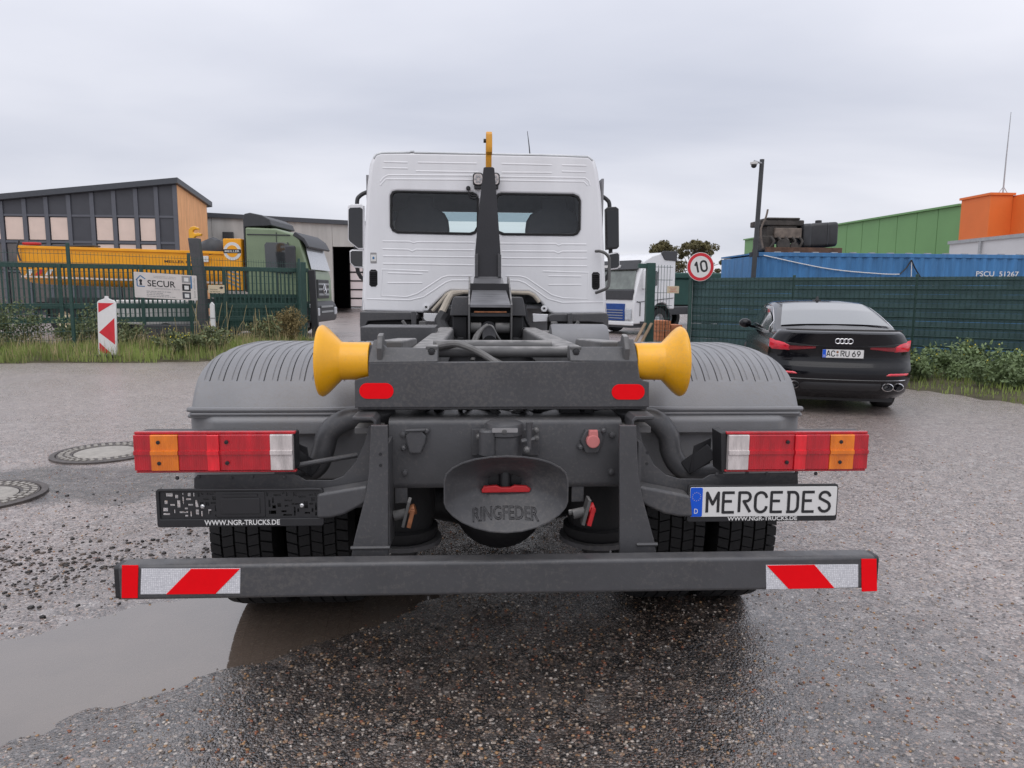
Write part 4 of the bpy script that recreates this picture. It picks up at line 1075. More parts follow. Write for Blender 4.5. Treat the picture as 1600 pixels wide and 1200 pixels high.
mat('hose', (0.15, 0.145, 0.14), rough=0.7, var=0.25, vs=20)
mat('plate_white', (0.74, 0.73, 0.71), rough=0.4, var=0.02)
mat('plate_blue', (0.0, 0.09, 0.62), rough=0.35, var=0.02)
mat('seat_fabric', (0.10, 0.10, 0.11), rough=0.9, var=0.2)
mat('mirror_glass', (0.020, 0.021, 0.024), rough=0.06, var=0.1, spec=0.6)
mat('canvas_beige', (0.45, 0.40, 0.33), rough=0.85, var=0.15, vs=14)
mat('interior_grey', (0.26, 0.26, 0.27), rough=0.85, var=0.2)
lens_mat('lens_red', (0.50, 0.004, 0.014)); lens_mat('lens_bright', (0.86, 0.010, 0.022), 120); lens_mat('lens_amber', (0.92, 0.20, 0.006)); lens_mat('lens_clear', (0.62, 0.56, 0.54), 320)
glass_mat('window_glass', (0.82, 0.88, 0.88), 1.4); glass_mat('windscreen', (0.86, 0.93, 0.92)); glass_mat('sun_strip', (0.42, 0.50, 0.55), .6)
# honeycomb of the retro-reflective white tape
def honey(name, c0, c1):
    m = MATS[name]; nt = m.node_tree; n = nt.nodes; l = nt.links; tc = n.new('ShaderNodeTexCoord'); v = n.new('ShaderNodeTexVoronoi'); v.feature = 'DISTANCE_TO_EDGE'; v.inputs['Scale'].default_value = 150; v.inputs['Randomness'].default_value = 0.12
    l.new(tc.outputs['Object'], v.inputs['Vector']); r = n.new('ShaderNodeValToRGB'); r.color_ramp.elements[0].position = 0.06; r.color_ramp.elements[0].color = (*c0, 1); r.color_ramp.elements[1].position = 0.2; r.color_ramp.elements[1].color = (*c1, 1)
    l.new(v.outputs[0], r.inputs[0]); l.new(r.outputs[0], n['Principled BSDF'].inputs['Base Color'])
honey('reflector_white', (0.52, 0.52, 0.55), (0.88, 0.88, 0.90)); 

TR = thing('hook_lift_truck', 'grey and white hook lift truck seen from behind with yellow guide cones', 'truck', (0, 3.4, 0))
G = 'chassis_grey'
def bolt(mb_, x, y, z, r=.012, h=.010, d=(0, -1, 0)):
    mb_.lathe([(0, r * 1.25), (h * .3, r * 1.25), (h * .32, r), (h, r * .92), (h * 1.15, r * .5)], (x, y, z), d, 10)

# ---- underrun beam with reflective tape
ub = MB().box(-1.305, 1.312, 2.34, 2.415, .512, .634).build('underrun_beam', G, TR, bevel=.014, seg=3)
e = MB(); e.flat([rrect(-.034, .034, -.058, .058, .012, 4)], .02, .003, lambda u, v, w_: (-1.307 - w_, 2.378 + u, .573 + v)); e.flat([rrect(-.034, .034, -.058, .058, .012, 4)], .02, .003, lambda u, v, w_: (1.314 + w_, 2.378 + u, .573 + v))
e.build('end_cap', 'black_plastic', ub, smooth=0)
YB = 2.3385
for q in ([(-1.285, 0.638), (-1.232, 0.637), (-1.241, 0.522), (-1.293, 0.523)], [(1.255, 0.625), (1.310, 0.624), (1.321, 0.505), (1.265, 0.504)]):
    MB().flat([q], .003, .0006, lambda u, v, w_: (u, YB - w_, v)).build('end_marker', 'reflector_red', ub, smooth=0)
for white, red in (([(-1.223, 0.625), (-0.898, 0.621), (-0.903, 0.533), (-1.231, 0.535)], [(-1.147, 0.534), (-1.060, 0.622), (-0.899, 0.620), (-0.984, 0.533)]),
                   ([(0.912, 0.607), (1.245, 0.605), (1.251, 0.520), (0.918, 0.518)], [(0.914, 0.606), (1.086, 0.606), (1.164, 0.519), (0.998, 0.519)])):
    MB().flat([white], .002, .0004, lambda u, v, w_: (u, YB + .0005 - w_, v)).build('reflector_tape', 'reflector_white', ub, smooth=0)
    MB().flat([red], .002, .0004, lambda u, v, w_: (u, YB - .0010 - w_, v)).build('reflector_stripe', 'reflector_red', ub, smooth=0)

# ---- the two uprights carrying the beam, flared at the foot
for s, poly in ((-1, [(-0.471, 1.088), (-0.412, 1.088), (-0.411, 1.006), (-0.417, 0.606), (-0.549, 0.608), (-0.538, 0.670), (-0.492, 0.845), (-0.481, 0.919)]),
                (1, [(0.404, 1.085), (0.465, 1.085), (0.478, 0.908), (0.494, 0.825), (0.544, 0.656), (0.555, 0.600), (0.417, 0.602), (0.405, 1.002)])):
    b = MB(); b.flat([poly], .014, .004, lambda u, v, w_: (u, 2.462 - w_, v))
    xi = poly[2][0]; xo = xi + s * -0.0
    # inner web going forward, joins the plate along its inner edge
    b.box(min(xi, xi + s * .012), max(xi, xi + s * .012), 2.47, 2.60, .64, 1.02)
    b.build('beam_bracket', G, TR, smooth=30)
    h = MB()
    for z in (.985, .945):
        h.lathe([(0, .006), (.0008, .006)], (xi + s * .028, 2.4545, z), (0, -1, 0), 10)
    h.build('bolt_hole', 'ink_black', TR, smooth=0)
    w_ = MB(); zf = .645
    w_.tube(bez([(poly[4][0] if s < 0 else poly[5][0], 2.455, zf), (xi, 2.455, zf)], 4), .007, 6); w_.build('weld_seam', G, TR)

# ---- carrier sheet, tapered light arm and plate behind each lamp
for s, sheet, arm in ((-1, [(-1.124, 0.833), (-1.122, 0.876), (-1.109, 0.888), (-0.767, 0.889), (-0.751, 0.883), (-0.724, 0.866), (-0.629, 0.865), (-0.590, 0.879), (-0.542, 0.932), (-0.509, 1.003), (-0.491, 1.069), (-0.470, 1.069), (-0.476, 0.767), (-0.583, 0.756), (-0.722, 0.770), (-1.112, 0.773)],
                         [(-0.668, 0.838), (-0.488, 0.868), (-0.480, 0.813), (-0.517, 0.791), (-0.573, 0.761), (-0.620, 0.749), (-0.670, 0.747)]),
                      (1, [(0.474, 1.066), (0.496, 1.066), (0.517, 0.991), (0.560, 0.915), (0.606, 0.876), (0.660, 0.861), (0.748, 0.860), (0.776, 0.877), (1.111, 0.882), (1.117, 0.823), (1.120, 0.765), (0.707, 0.769), (0.483, 0.758)],
                       [(0.485, 0.860), (0.677, 0.820), (0.689, 0.738), (0.638, 0.741), (0.582, 0.752), (0.516, 0.782), (0.484, 0.804)])):
    MB().flat([sheet], .006, .0015, lambda u, v, w_: (u, 2.56 - w_, v)).build('carrier_plate', G, TR, smooth=0)
    MB().prism(arm, 'xz', 2.47, 2.555).build('lamp_arm', G, TR, bevel=.012, seg=3)
    bm_ = MB()
    for k in range(5):
        bolt(bm_, s * (.80 + k * .095 + (.02 if k % 2 else 0)), 2.556, .878 + .004 * (k % 2), .006, .004)
    bm_.build('bolt', G, TR)

# ---- rear cross member, bolts, corner straps
xm = MB()
pr = [(2.60, .822), (2.592, .830), (2.590, .845), (2.590, 1.062), (2.593, 1.074), (2.602, 1.082), (2.618, 1.085), (2.80, 1.085), (2.80, 1.079), (2.62, 1.079), (2.60, 1.065), (2.60, .845), (2.61, .832), (2.80, .830), (2.80, .822)]
xm.prism(pr, 'yz', -.425, .440); xm.build('cross_member', G, TR, smooth=40)
b = MB()
for x, z in ((-.372, 1.028), (-.368, .884), (.405, 1.024), (.405, .882)): bolt(b, x, 2.59, z, .011, .012)
b.build('bolt', G, TR)
for s in (-1, 1):
    x0 = s * .455
    z_ = MB(); P = [(x0 - s * .075, 1.098), (x0 - s * .012, 1.098), (x0, 1.090), (x0, 1.05), (x0 + s * .010, 1.05), (x0 + s * .010, 1.094), (x0 - s * .004, 1.110), (x0 - s * .075, 1.110)]
    P = [(x0 + s * .012 - (a - x0) * 1, c) for a, c in P]
    z_.prism(P, 'xz', 2.50, 2.62); z_.build('corner_strap', G, TR, bevel=.003)
    z_ = MB(); z_.prism([(x0 + s * .020, 1.090), (x0 + s * .085, 1.092), (x0 + s * .088, 1.106), (x0 + s * .022, 1.106)], 'xz', 2.52, 2.62); z_.build('corner_strap', G, TR, bevel=.003)
    # rubber buffer between strap and beam
    z_ = MB(); z_.box(min(x0 - s * .01, x0 + s * .09), max(x0 - s * .01, x0 + s * .09), 2.56, 2.66, 1.035, 1.06); z_.build('buffer_plate', 'rail_dusty', TR, bevel=.004)

# ---- trailer sockets
so = MB(); so.flat([[(-0.361, 1.027), (-0.347, 1.048), (-0.303, 1.048), (-0.286, 1.026), (-0.289, 1.000), (-0.306, 0.962), (-0.348, 0.962), (-0.359, 0.998)]], .03, .006, lambda u, v, w_: (u, 2.575 - w_, v))
so.tube([(-0.360, 2.560, 1.048), (-0.290, 2.560, 1.050)], .006, 8); so_ = so.build('trailer_socket', G, TR)
b = MB(); bolt(b, *(-0.285, 2.585, 1.044), .010, .02); bolt(b, *(-0.370, 2.585, 0.980), .010, .02); b.build('bolt', G, so_)
so = MB(); so.flat([[(0.824, 2.563), (0.824, 2.561)]] if False else [[(0.283, 1.007), (0.302, 1.046), (0.359, 1.046), (0.372, 1.016), (0.354, 0.958), (0.303, 0.958)]], .02, .005, lambda u, v, w_: (u, 2.580 - w_, v))
so2 = so.build('trailer_socket', G, TR)
q = MB(); q.flat([[((0.328, 2.550, 1.006)[0] + .025 * cos(a), (0.328, 2.550, 1.006)[2] + .025 * sin(a)) for a in np.linspace(0, 2 * pi, 24, endpoint=False)]], .03, .004, lambda u, v, w_: (u, 2.562 - w_, v))
q.flat([[(0.313, 1.047), (0.344, 1.047), (0.347, 1.016), (0.311, 1.016)]], .026, .003, lambda u, v, w_: (u, 2.562 - w_, v)); q.build('socket_lid', 'socket_pink', so2)
b = MB(); bolt(b, *(0.369, 2.585, 1.043), .010, .02); bolt(b, *(0.284, 2.585, 0.980), .010, .02); b.build('bolt', G, so2)

# ---- pintle coupling: funnel, throat, housing
def se(hw, up, dn, p, n=48):
    """rim outline: flat sides, arched top and belly"""
    o = []
    for k in range(n):
        t = 2 * pi * k / n; c, s_ = cos(t), sin(t)
        o.append((hw * math.copysign(abs(c) ** p, c), (up if s_ > 0 else dn) * math.copysign(abs(s_) ** (2 - p if p < 1 else 1), s_)))
    return o
zc = .888
def rim_pts(hw, up, dn, side, n=12):
    o = []
    # right side up, top arc, left side down, bottom arc
    for k in range(n + 1): a = sin(pi / 2 * (-1 + 2 * k / n)); o.append((hw * -a, up * (.34 + .66 * math.sqrt(max(0, 1 - abs(a) ** 2.2)))))
    for k in range(1, 4): o.append((-hw, up * .34 + (-dn * .24 - up * .34) * k / 4))
    for k in range(n + 1): a = sin(pi / 2 * (-1 + 2 * k / n)); o.append((hw * a, -dn * (.24 + .76 * max(0, 1 - abs(a) ** 2.0) ** .62)))
    for k in range(1, 4): o.append((hw, -dn * .24 + (up * .34 + dn * .24) * k / 4))
    return o
rings = []
cxp = -.004
for y, hw, up, dn, oz in ((2.43, .055, .030, .018, 0.0), (2.405, .075, .036, .024, .0), (2.385, .110, .062, .052, -.002), (2.345, .168, .096, .098, 0), (2.305, .198, .116, .130, 0), (2.297, .204, .121, .136, 0), (2.297, .208, .125, .140, 0), (2.306, .208, .125, .140, 0), (2.36, .172, .100, .105, 0), (2.43, .095, .06, .06, 0), (2.56, .08, .055, .055, 0)):
    rings.append([(cxp + a, y, zc + c + oz) for a, c in rim_pts(hw, up, dn, 0)])
f_ = MB(); f_.loft(rings, True, False); cou = f_.build('coupling_funnel', G, TR, smooth=38)
t_ = MB(); t_.box(-.10, .09, 2.425, 2.56, zc - .03, zc + .07); t_.build('coupling_throat', 'axle_black', TR)
t_ = MB(); t_.flat([[(-0.086, 0.872), (-0.078, 0.885), (-0.035, 0.888), (-0.018, 0.881), (0.014, 0.881), (0.029, 0.888), (0.069, 0.886), (0.085, 0.875), (0.081, 0.863), (-0.069, 0.862), (-0.084, 0.862)]], .016, .004, lambda u, v, w_: (u, 2.394 - w_, v)); t_.build('wear_plate', 'coupling_red', cou)
t_ = MB(); t_.lathe([(0, .022), (.05, .022), (.06, .016)], (-.003, 2.418, zc - .012), (0, 0, 1), 14); t_.build('coupling_pin', 'axle_black', cou)
rt_ = MB()
# raised outline lettering follows the sloping belly of the funnel
from mathutils.bvhtree import BVHTree
bvh = BVHTree.FromPolygons([V(p) for p in f_.v], f_.f)
def RF(u, v, w_):
    z = .802 + v
    hit = bvh.ray_cast(V((cxp + u, 2.0, z)), V((0, 1, 0)))
    return (cxp + u, (hit[0].y if hit[0] else 2.33) - abs(w_) * .6 - .0008, z)
rt_.text('RINGFEDER', .222, .036, RF, outline=.0013); rt_.build('raised_lettering', 'hitch_lettering', cou, smooth=0)
# housing above the funnel
hs = MB(); X0, _, Z0 = (-0.003, 2.500, 1.060)
hs.lathe([(-.095, .066), (-.02, .066), (-.015, .072), (.012, .072), (.024, .066), (.030, .052)], (X0, 2.52, Z0), (0, 0, 1), 28); hs.build('coupling_housing', G, TR)
hs = MB(); hs.lathe([(-.045, .032), (.038, .032), (.044, .026)], (-0.063, 2.480, 1.023), (0, 0, 1), 18); hs.build('spring_cover', G, TR)
hs = MB(); hs.tube([(0.083, 2.470, 0.997), (0.084, 2.470, 1.075), (0.084, 2.470, 1.094)], [.011, .011, .013], 10); hs.tube([(0.057, 2.470, 1.025), (0.105, 2.470, 1.034)], .009, 8); hs.build('release_handle', G, TR)
b = MB(); bolt(b, *(-0.005, 2.449, 1.066), .009, .006); bolt(b, *(-0.094, 2.560, 1.025), .009, .02); bolt(b, *(0.117, 2.560, 1.048), .009, .02); bolt(b, *(0.118, 2.560, 1.020), .009, .02); bolt(b, *(0.075, 2.460, 0.997), .010, .02); b.build('bolt', 'rail_dusty', TR)
hs = MB(); hs.flat([[(-0.120, 1.049), (0.128, 1.048), (0.129, 0.949), (-0.120, 0.950)]], .016, .003, lambda u, v, w_: (u, 2.585 - w_, v)); hs.build('mounting_plate', G, TR)
MB().flat([rrect(-.045, .045, -.006, .010, .003, 2)], .001, .0002, lambda u, v, w_: (X0 + u, 2.448 - .002 - w_, Z0 + .008 + v)).build('type_plate', 'ink_grey', TR, smooth=0)

# ---- what hangs below: air springs, axle, brake couplings
for x, yy in ((-.40, 2.84), (.40, 2.84)):
    a_ = MB(); a_.lathe([(.555, .02), (.555, .13), (.575, .14), (.60, .14), (.605, .118), (.66, .128), (.72, .13), (.80, .13), (.86, .125), (.90, .11)], (x, yy, 0), (0, 0, 1), 28); a_.build('air_spring', 'rubber', TR)
    a_ = MB(); a_.lathe([(.535, .02), (.535, .155), (.553, .155), (.553, .02)], (x, yy, 0), (0, 0, 1), 28); a_.build('spring_plate', G, TR)
    a_ = MB(); a_.box(x - .05, x + .05, yy - .05, 3.5, .45, .53); a_.build('spring_arm', 'axle_black', TR, bevel=.01)
for x, sgn, mt in (((-0.372, 2.600, 0.742)[0], 1, 'copper_worn'), ((0.293, 2.600, 0.740)[0], -1, 'coupling_red')):
    z0 = (-0.372, 2.600, 0.737)[2]
    a_ = MB(); a_.box(x - .035, x + .012, 2.60, 2.615, z0 + .025, .835); h_ = a_.build('hose_bracket', G, TR, bevel=.003)
    a_ = MB(); a_.tube([(x - .035, 2.56, z0 - .01), (x + .01, 2.56, z0 + .0)], .019, 12); a_.tube([(x - .05, 2.565, z0 - .005), (x - .02, 2.565, z0)], .011, 8); a_.obox((x + .012, 2.555, z0 + .005), (.006, .03, .05), Mx.Rotation(radians(14), 3, 'Y')); cpl = a_.build('air_coupling', 'rail_dusty', TR, bevel=.002)
    a_ = MB(); a_.tube([(x + .02, 2.55, z0 + .012), (x + .045, 2.55, z0 + .02)], .020, 12); a_.obox((x + .03, 2.54, z0 - .01), (.008, .02, .035), Mx.Rotation(radians(14), 3, 'Y')); a_.build('coupling_cap', mt, cpl, bevel=.002)
a_ = MB(); a_.ball((.01, 3.50, .545), .235, (1, .9, .98), 24, 14); a_.tube([(-.95, 3.5, .52), (-.4, 3.5, .52), (-.2, 3.5, .53), (.2, 3.5, .53), (.4, 3.5, .52), (.95, 3.5, .52)], [.085, .09, .14, .14, .09, .085], 16)
a_.lathe([(0, .20), (.03, .215), (.05, .205), (.09, .16), (.11, .12), (.115, 0)], (.01, 3.30, .55), (0, -1, 0), 28); a_.build('rear_axle', 'axle_black', TR)
for s in (-1, 1):
    a_ = MB(); a_.lathe([(-.07, .18), (.07, .20), (.08, .05)], (s * .52, 3.5, .52), (s, 0, 0), 20); a_.build('brake_drum', 'axle_black', TR)
    a_ = MB(); a_.box(s * .42 - .045, s * .42 + .045, 2.82, 9.2, .80, 1.06); a_.build('frame_rail', 'axle_black', TR, bevel=.01)
a_ = MB(); a_.tube(bez([(.15, 3.0, .92), (.2, 4.2, .8), (.1, 5.6, .75), (0, 7, .8)], 4), .05, 10); a_.build('prop_shaft', 'axle_black', TR)
a_ = MB(); a_.box(-.37, .37, 3.95, 4.45, .55, .80); a_.build('air_tank', 'axle_black', TR, bevel=.03)
# the closed-up underside: gearbox, tanks, boxes and subframe floor
q = MB(); q.lathe([(5.0, .10), (5.05, .17), (5.6, .22), (6.0, .30), (6.1, .38), (8.2, .38), (8.25, .2)], (0, 0, .78), (0, 1, 0), 20); q.build('gearbox', 'axle_black', TR)
q = MB(); q.box(-.36, .36, 2.78, 6.3, 1.01, 1.05); q.build('subframe_floor', 'axle_black', TR, smooth=0)
q = MB(); q.box(-.36, .36, 4.5, 5.3, .62, 1.0); q.build('air_tank', 'axle_black', TR, bevel=.05)
for s in (-1, 1):
    q = MB(); q.box(min(s * .50, s * 1.18), max(s * .50, s * 1.18), 4.45, 6.1, .42, 1.05); q.build('side_tank_box', 'axle_black', TR, bevel=.06)
    q = MB(); q.box(min(s * .47, s * 1.1), max(s * .47, s * 1.1), 6.25, 8.3, .45, 1.0); q.build('wing_liner', 'axle_black', TR, bevel=.05)
# plumbing seen in the slot between beam and cross member
pl_b = MB()
for k in range(9):
    x = -.36 + k * .09 + rnd.uniform(-.02, .02); pl_b.tube(bez([(x, 2.85, 1.06), (x + rnd.uniform(-.08, .08), 2.72, 1.10 + rnd.uniform(-.015, .012)), (x + rnd.uniform(-.1, .1), 2.85, 1.075)], 5), rnd.uniform(.006, .011), 7)
pl_b.build('air_line', 'axle_black', TR)
pl_b = MB(); pl_b.tube([(-.10, 2.9, 1.10), (-.045, 2.75, 1.105), (-.02, 2.72, 1.08)], .016, 9); pl_b.tube([(.045, 2.72, 1.08), (.075, 2.75, 1.105), (.14, 2.9, 1.10)], .016, 9); pl_b.build('hydraulic_pipe', 'rail_dusty', TR)
pl_b = MB(); pl_b.box(.22, .36, 2.72, 2.85, 1.075, 1.115); pl_b.box(-.3, -.2, 2.8, 2.9, 1.07, 1.10); pl_b.build('valve_block', 'axle_black', TR, bevel=.01)

# ---- rear beam of the hook lift with cone rollers
base = [(-0.549, 1.126), (-0.547, 1.228), (-0.529, 1.235), (-0.497, 1.242), (-0.496, 1.294), (0.495, 1.301), (0.506, 1.238), (0.522, 1.226), (0.542, 1.221), (0.545, 1.127)]
MB().flat([base], .014, .004, lambda u, v, w_: (u, 2.604 - w_, v)).build('rear_beam', G, TR, smooth=30)
zb = 1.300
ys = lambda z: 2.604 + (max(0, z - zb)) * 0.75
for ear in ([(-0.496, 1.292), (-0.495, 1.317), (-0.482, 1.371), (-0.457, 1.375), (-0.445, 1.355), (-0.432, 1.345), (-0.244, 1.344), (-0.244, 1.295)], [(0.245, 1.300), (0.244, 1.349), (0.448, 1.350), (0.460, 1.360), (0.469, 1.379), (0.491, 1.377), (0.497, 1.329), (0.497, 1.298)]):
    MB().flat([ear], .014, .003, lambda u, v, w_: (u, ys(v) - w_, v)).build('beam_ear', G, TR, smooth=30)
bb_ = MB(); bb_.box(-.54, .54, 2.612, 2.74, 1.116, 1.128); bb_.build('beam_flange', G, TR, bevel=.004)
for q in ((588, 611), (982, 612.5)):
    x, _, z = (-0.468, 2.590, 1.189) if q[0] < 700 else (0.463, 2.590, 1.185)
    MB().flat([rrect(x - .062, x + .062, z - .029, z + .029, .0285, 8)], .003, .0006, lambda u, v, w_: (u, 2.5955 - w_, v)).build('oval_reflector', 'reflector_red', TR, smooth=0)
for s in (-1, 1):
    prof = [(.498, .02), (.498, .068), (.500, .070), (.600, .071), (.606, .073), (.650, .118), (.666, .131), (.674, .134), (.682, .131), (.684, .118), (.676, .02)]
    c_ = MB(); c_.lathe([(t, r) for t, r in prof], (0 if s > 0 else 0, 2.672, 1.292), (s, 0, 0), 56)
    cr = c_.build('guide_cone', 'yellow_paint', TR, smooth=35)
    c_ = MB(); c_.lathe([(.470, .060), (.497, .060), (.497, .02)], (0, 2.672, 1.292), (s, 0, 0), 28); c_.build('cone_collar', 'axle_black', cr)
    c_ = MB(); c_.flat([[(-.09, .06), (-.06, .105), (-.02, .112), (.0, .085), (.05, .08), (.09, .0), (.06, -.06), (-.06, -.06)]], .02, .004, lambda u, v, w_: (s * .455 + w_, 2.68 + u, 1.285 + v)); c_.build('roller_plate', 'rail_dusty', TR)
# rail ends, hydraulic tube and rails converging towards the cab
for s in (-1, 1):
    r_ = MB(); r_.prism([(2.66, 1.315), (2.66, 1.15), (5.7, 1.10), (5.7, 1.272)], 'yz', s * .33 - .065, s * .33 + .065); r_.build('hook_frame_rail', 'rail_dusty', TR, bevel=.02, seg=3)
    r_ = MB(); r_.box(min(s * .245, s * .29), max(s * .245, s * .29), 2.625, 2.70, 1.300, 1.352); r_.build('lock_block', 'rail_dusty', TR, bevel=.006)
    b = MB(); bolt(b, s * .268, 2.624, 1.33, .012, .012); b.build('bolt', 'axle_black', TR)
    r_ = MB(); r_.prism([(2.8, 1.36), (2.8, 1.30), (3.5, 1.29), (3.5, 1.325)], 'yz', s * .44 - .05, s * .44 + .05); r_.build('guide_shoe', 'rail_dusty', TR, bevel=.01)
r_ = MB(); r_.tube([(-.26, 2.78, 1.318), (.27, 2.78, 1.318)], .022, 14); r_.build('lock_shaft', 'rail_dusty', TR)
r_ = MB(); r_.tube([(-.3, 3.3, 1.30), (.25, 3.3, 1.30)], .03, 14); r_.build('cross_tube', 'rail_dusty', TR)
r_ = MB(); r_.tube(bez([(-.255, 2.72, 1.345), (-.18, 2.74, 1.352), (-.10, 2.72, 1.325), (-.03, 2.68, 1.285), (0, 2.68, 1.25)], 6), .013, 9); r_.tube(bez([(-.255, 2.75, 1.338), (-.17, 2.78, 1.34), (-.08, 2.78, 1.31), (.02, 2.76, 1.26)], 6), .011, 9); r_.build('hydraulic_hose', 'hose', TR)

# ---- mudguards
def fender(s):
    x_in, x_out, ax, R = .50, 1.238, 3.40, .735
    nT = 48
    grooves = [x_in + .040 + .0535 * k for k in range(13)]
    xs = set(round(x_in + (x_out - x_in) * k / 40, 4) for k in range(41))
    for g_ in grooves:
        for d in (-.0034, -.0019, .0003, .0023, .0037, .012, .020, .023): xs.add(round(g_ + d, 4))
    for k in range(9): xs.add(round(x_out - .10 + .10 * sin(pi / 2 * k / 8), 4))
    xs = sorted(x for x in xs if x_in <= x <= x_out)
    rings = []
    ths = sorted(set([-2 + 182 * j / nT for j in range(nT + 1)] + [48, 48.5, 49.2, 50, 51]))
    for td in ths:
        th = radians(td)                              # 0 = rearmost, 90 = top
        m_ = max(0, min(1, (td - 48.4) / 1.4)) * max(0, min(1, (150 - td) / 6))
        ring = []
        cy = math.copysign(abs(cos(th)) ** .6, cos(th)) * .90; cz_ = math.copysign(abs(sin(th)) ** .6, sin(th))
        for x in xs:
            r = R
            for g_ in grooves:
                d = x - g_
                if -.0020 < d < .0024: r -= .011 * m_
                elif .0024 <= d < .0225: r -= .0038 * m_
            cr = .018 + .072 * max(0, min(1, (td - 52) / 30))   # rounded outer shoulder, sharper towards the seam
            if x > x_out - cr: r -= cr - math.sqrt(max(0, cr * cr - (x - x_out + cr) ** 2))
            ring.append((s * (x - .018 * max(0, cos(th))), ax - cy * r * 1.0, .565 + cz_ * r * 1.01))
        r2 = R - .16
        ring.append((s * (x_out + .004 - .018 * max(0, cos(th))), ax - cy * r2 * 1.0, .565 + cz_ * r2 * 1.01))
        rings.append(ring)
    f = MB(); f.loft([[*r] for r in rings], False, False)
    return f
for s in (-1, 1):
    f = fender(s)
    # crown: everything above the parting seam
    ZS = 1.088
    keep = MB(); ok = [p[2] > ZS - .07 for p in f.v]; keep.v = f.v; keep.f = [q for q in f.f if all(ok[i] for i in q)]
    keep.v = [(a, b_, max(c, ZS - .012) if b_ < 3.4 else c) for a, b_, c in keep.v]
    o = keep.build('mudguard_crown', 'fender_plastic', TR, smooth=42, recalc=True)
    sm = o.modifiers.new('thick', 'SOLIDIFY'); sm.thickness = .012; sm.offset = -1
    # seam lips and lower rear panel with its raised ledge
    YS = min(p[1] for p, k in zip(f.v, ok) if k and abs(p[2] - ZS) < .04) - .004
    XO = 1.218
    lip = MB()
    for dz, r_, dy in ((0, .010, -.004), (-.026, .008, .002)):
        z = ZS + dz
        lip.tube(bez([(s * .50, YS + .03 + dy, z + .02), (s * .56, YS + dy, z + .006), (s * .70, YS + dy, z), (s * (XO - .04), YS + dy, z), (s * (XO - .008), YS + .02 + dy, z), (s * (XO - .004), YS + .12, z)], 5), r_, 8)
    lip.build('seam_lip', 'fender_plastic', TR)
    lo = MB(); nx_, nz_ = 60, 30; vs = []; zb0, zt0 = .80, ZS - .004
    for j in range(nz_ + 1):
        z = zb0 + (zt0 - zb0) * j / nz_
        for i in range(nx_ + 1):
            x = .52 + (XO + .016 - .52) * i / nx_
            y = YS + .022 + .02 * (zt0 - z)
            u = (x - .60) / (XO - .04 - .60)
            if -.02 < u < 1.02:
                sl_ = min(1, max(0, min(u / .09, (1 - u) / .09)))
                zt = zt0 - .035; zbm = zt - .05
                if z > zbm: y -= .045 * sl_ * (1 if z < zt else max(0, 1 - (z - zt) / .02))
                elif z > zbm - .02: y -= .045 * sl_ * (z - zbm + .02) / .02
            if x > XO - .004: y += .04 * ((x - XO + .004) / .02) ** 2
            vs.append((s * x, y, z))
    lo.add(vs, [(j * (nx_ + 1) + i, j * (nx_ + 1) + i + 1, (j + 1) * (nx_ + 1) + i + 1, (j + 1) * (nx_ + 1) + i) for j in range(nz_) for i in range(nx_)])
    o = lo.build('mudguard_panel', 'fender_plastic', TR, smooth=60); sm = o.modifiers.new('thick', 'SOLIDIFY'); sm.thickness = .01; sm.offset = 0
    q = MB(); q.box(min(s * (XO - .006), s * (XO + .004)), max(s * (XO - .006), s * (XO + .004)), YS + .125, 3.0, .82, ZS - .01); q.build('mudguard_side', 'fender_plastic', TR, bevel=.003)
    # swan-neck tubes that carry the mudguard
for P in ([(-.43, 2.76, 1.072), (-.52, 2.72, 1.072), (-.60, 2.70, 1.062), (-.665, 2.70, 1.015), (-.69, 2.70, .94), (-.715, 2.70, .885), (-.775, 2.70, .855), (-.86, 2.72, .850)],
          [(.46, 2.76, 1.072), (.53, 2.72, 1.070), (.60, 2.70, 1.055), (.648, 2.70, 1.0), (.665, 2.70, .93), (.70, 2.70, .875), (.76, 2.70, .852), (.86, 2.72, .848)]):
    q = MB(); q.tube(bez(P, 6), .043, 16); q.build('mudguard_tube', G, TR, smooth=60)
q = MB(); q.tube([(-0.771, 2.580, 0.914), (-0.550, 2.640, 0.940)], .010, 10); q.build('stay_rod', G, TR)
for s in (-1, 1):
    q = MB(); q.flat([[(s * .735, .97), (s * .80, 1.0), (s * .80, .90), (s * .72, .86)]], .006, .001, lambda u, v, w_: (u, 2.64 - w_, v)); q.build('lamp_bracket', 'axle_black', TR, smooth=0)
    q = MB(); q.beam((s * .71, 2.66, .875), (s * .80, 2.62, .955), .02, .06); q.build('lamp_bracket', 'axle_black', TR, bevel=.004)

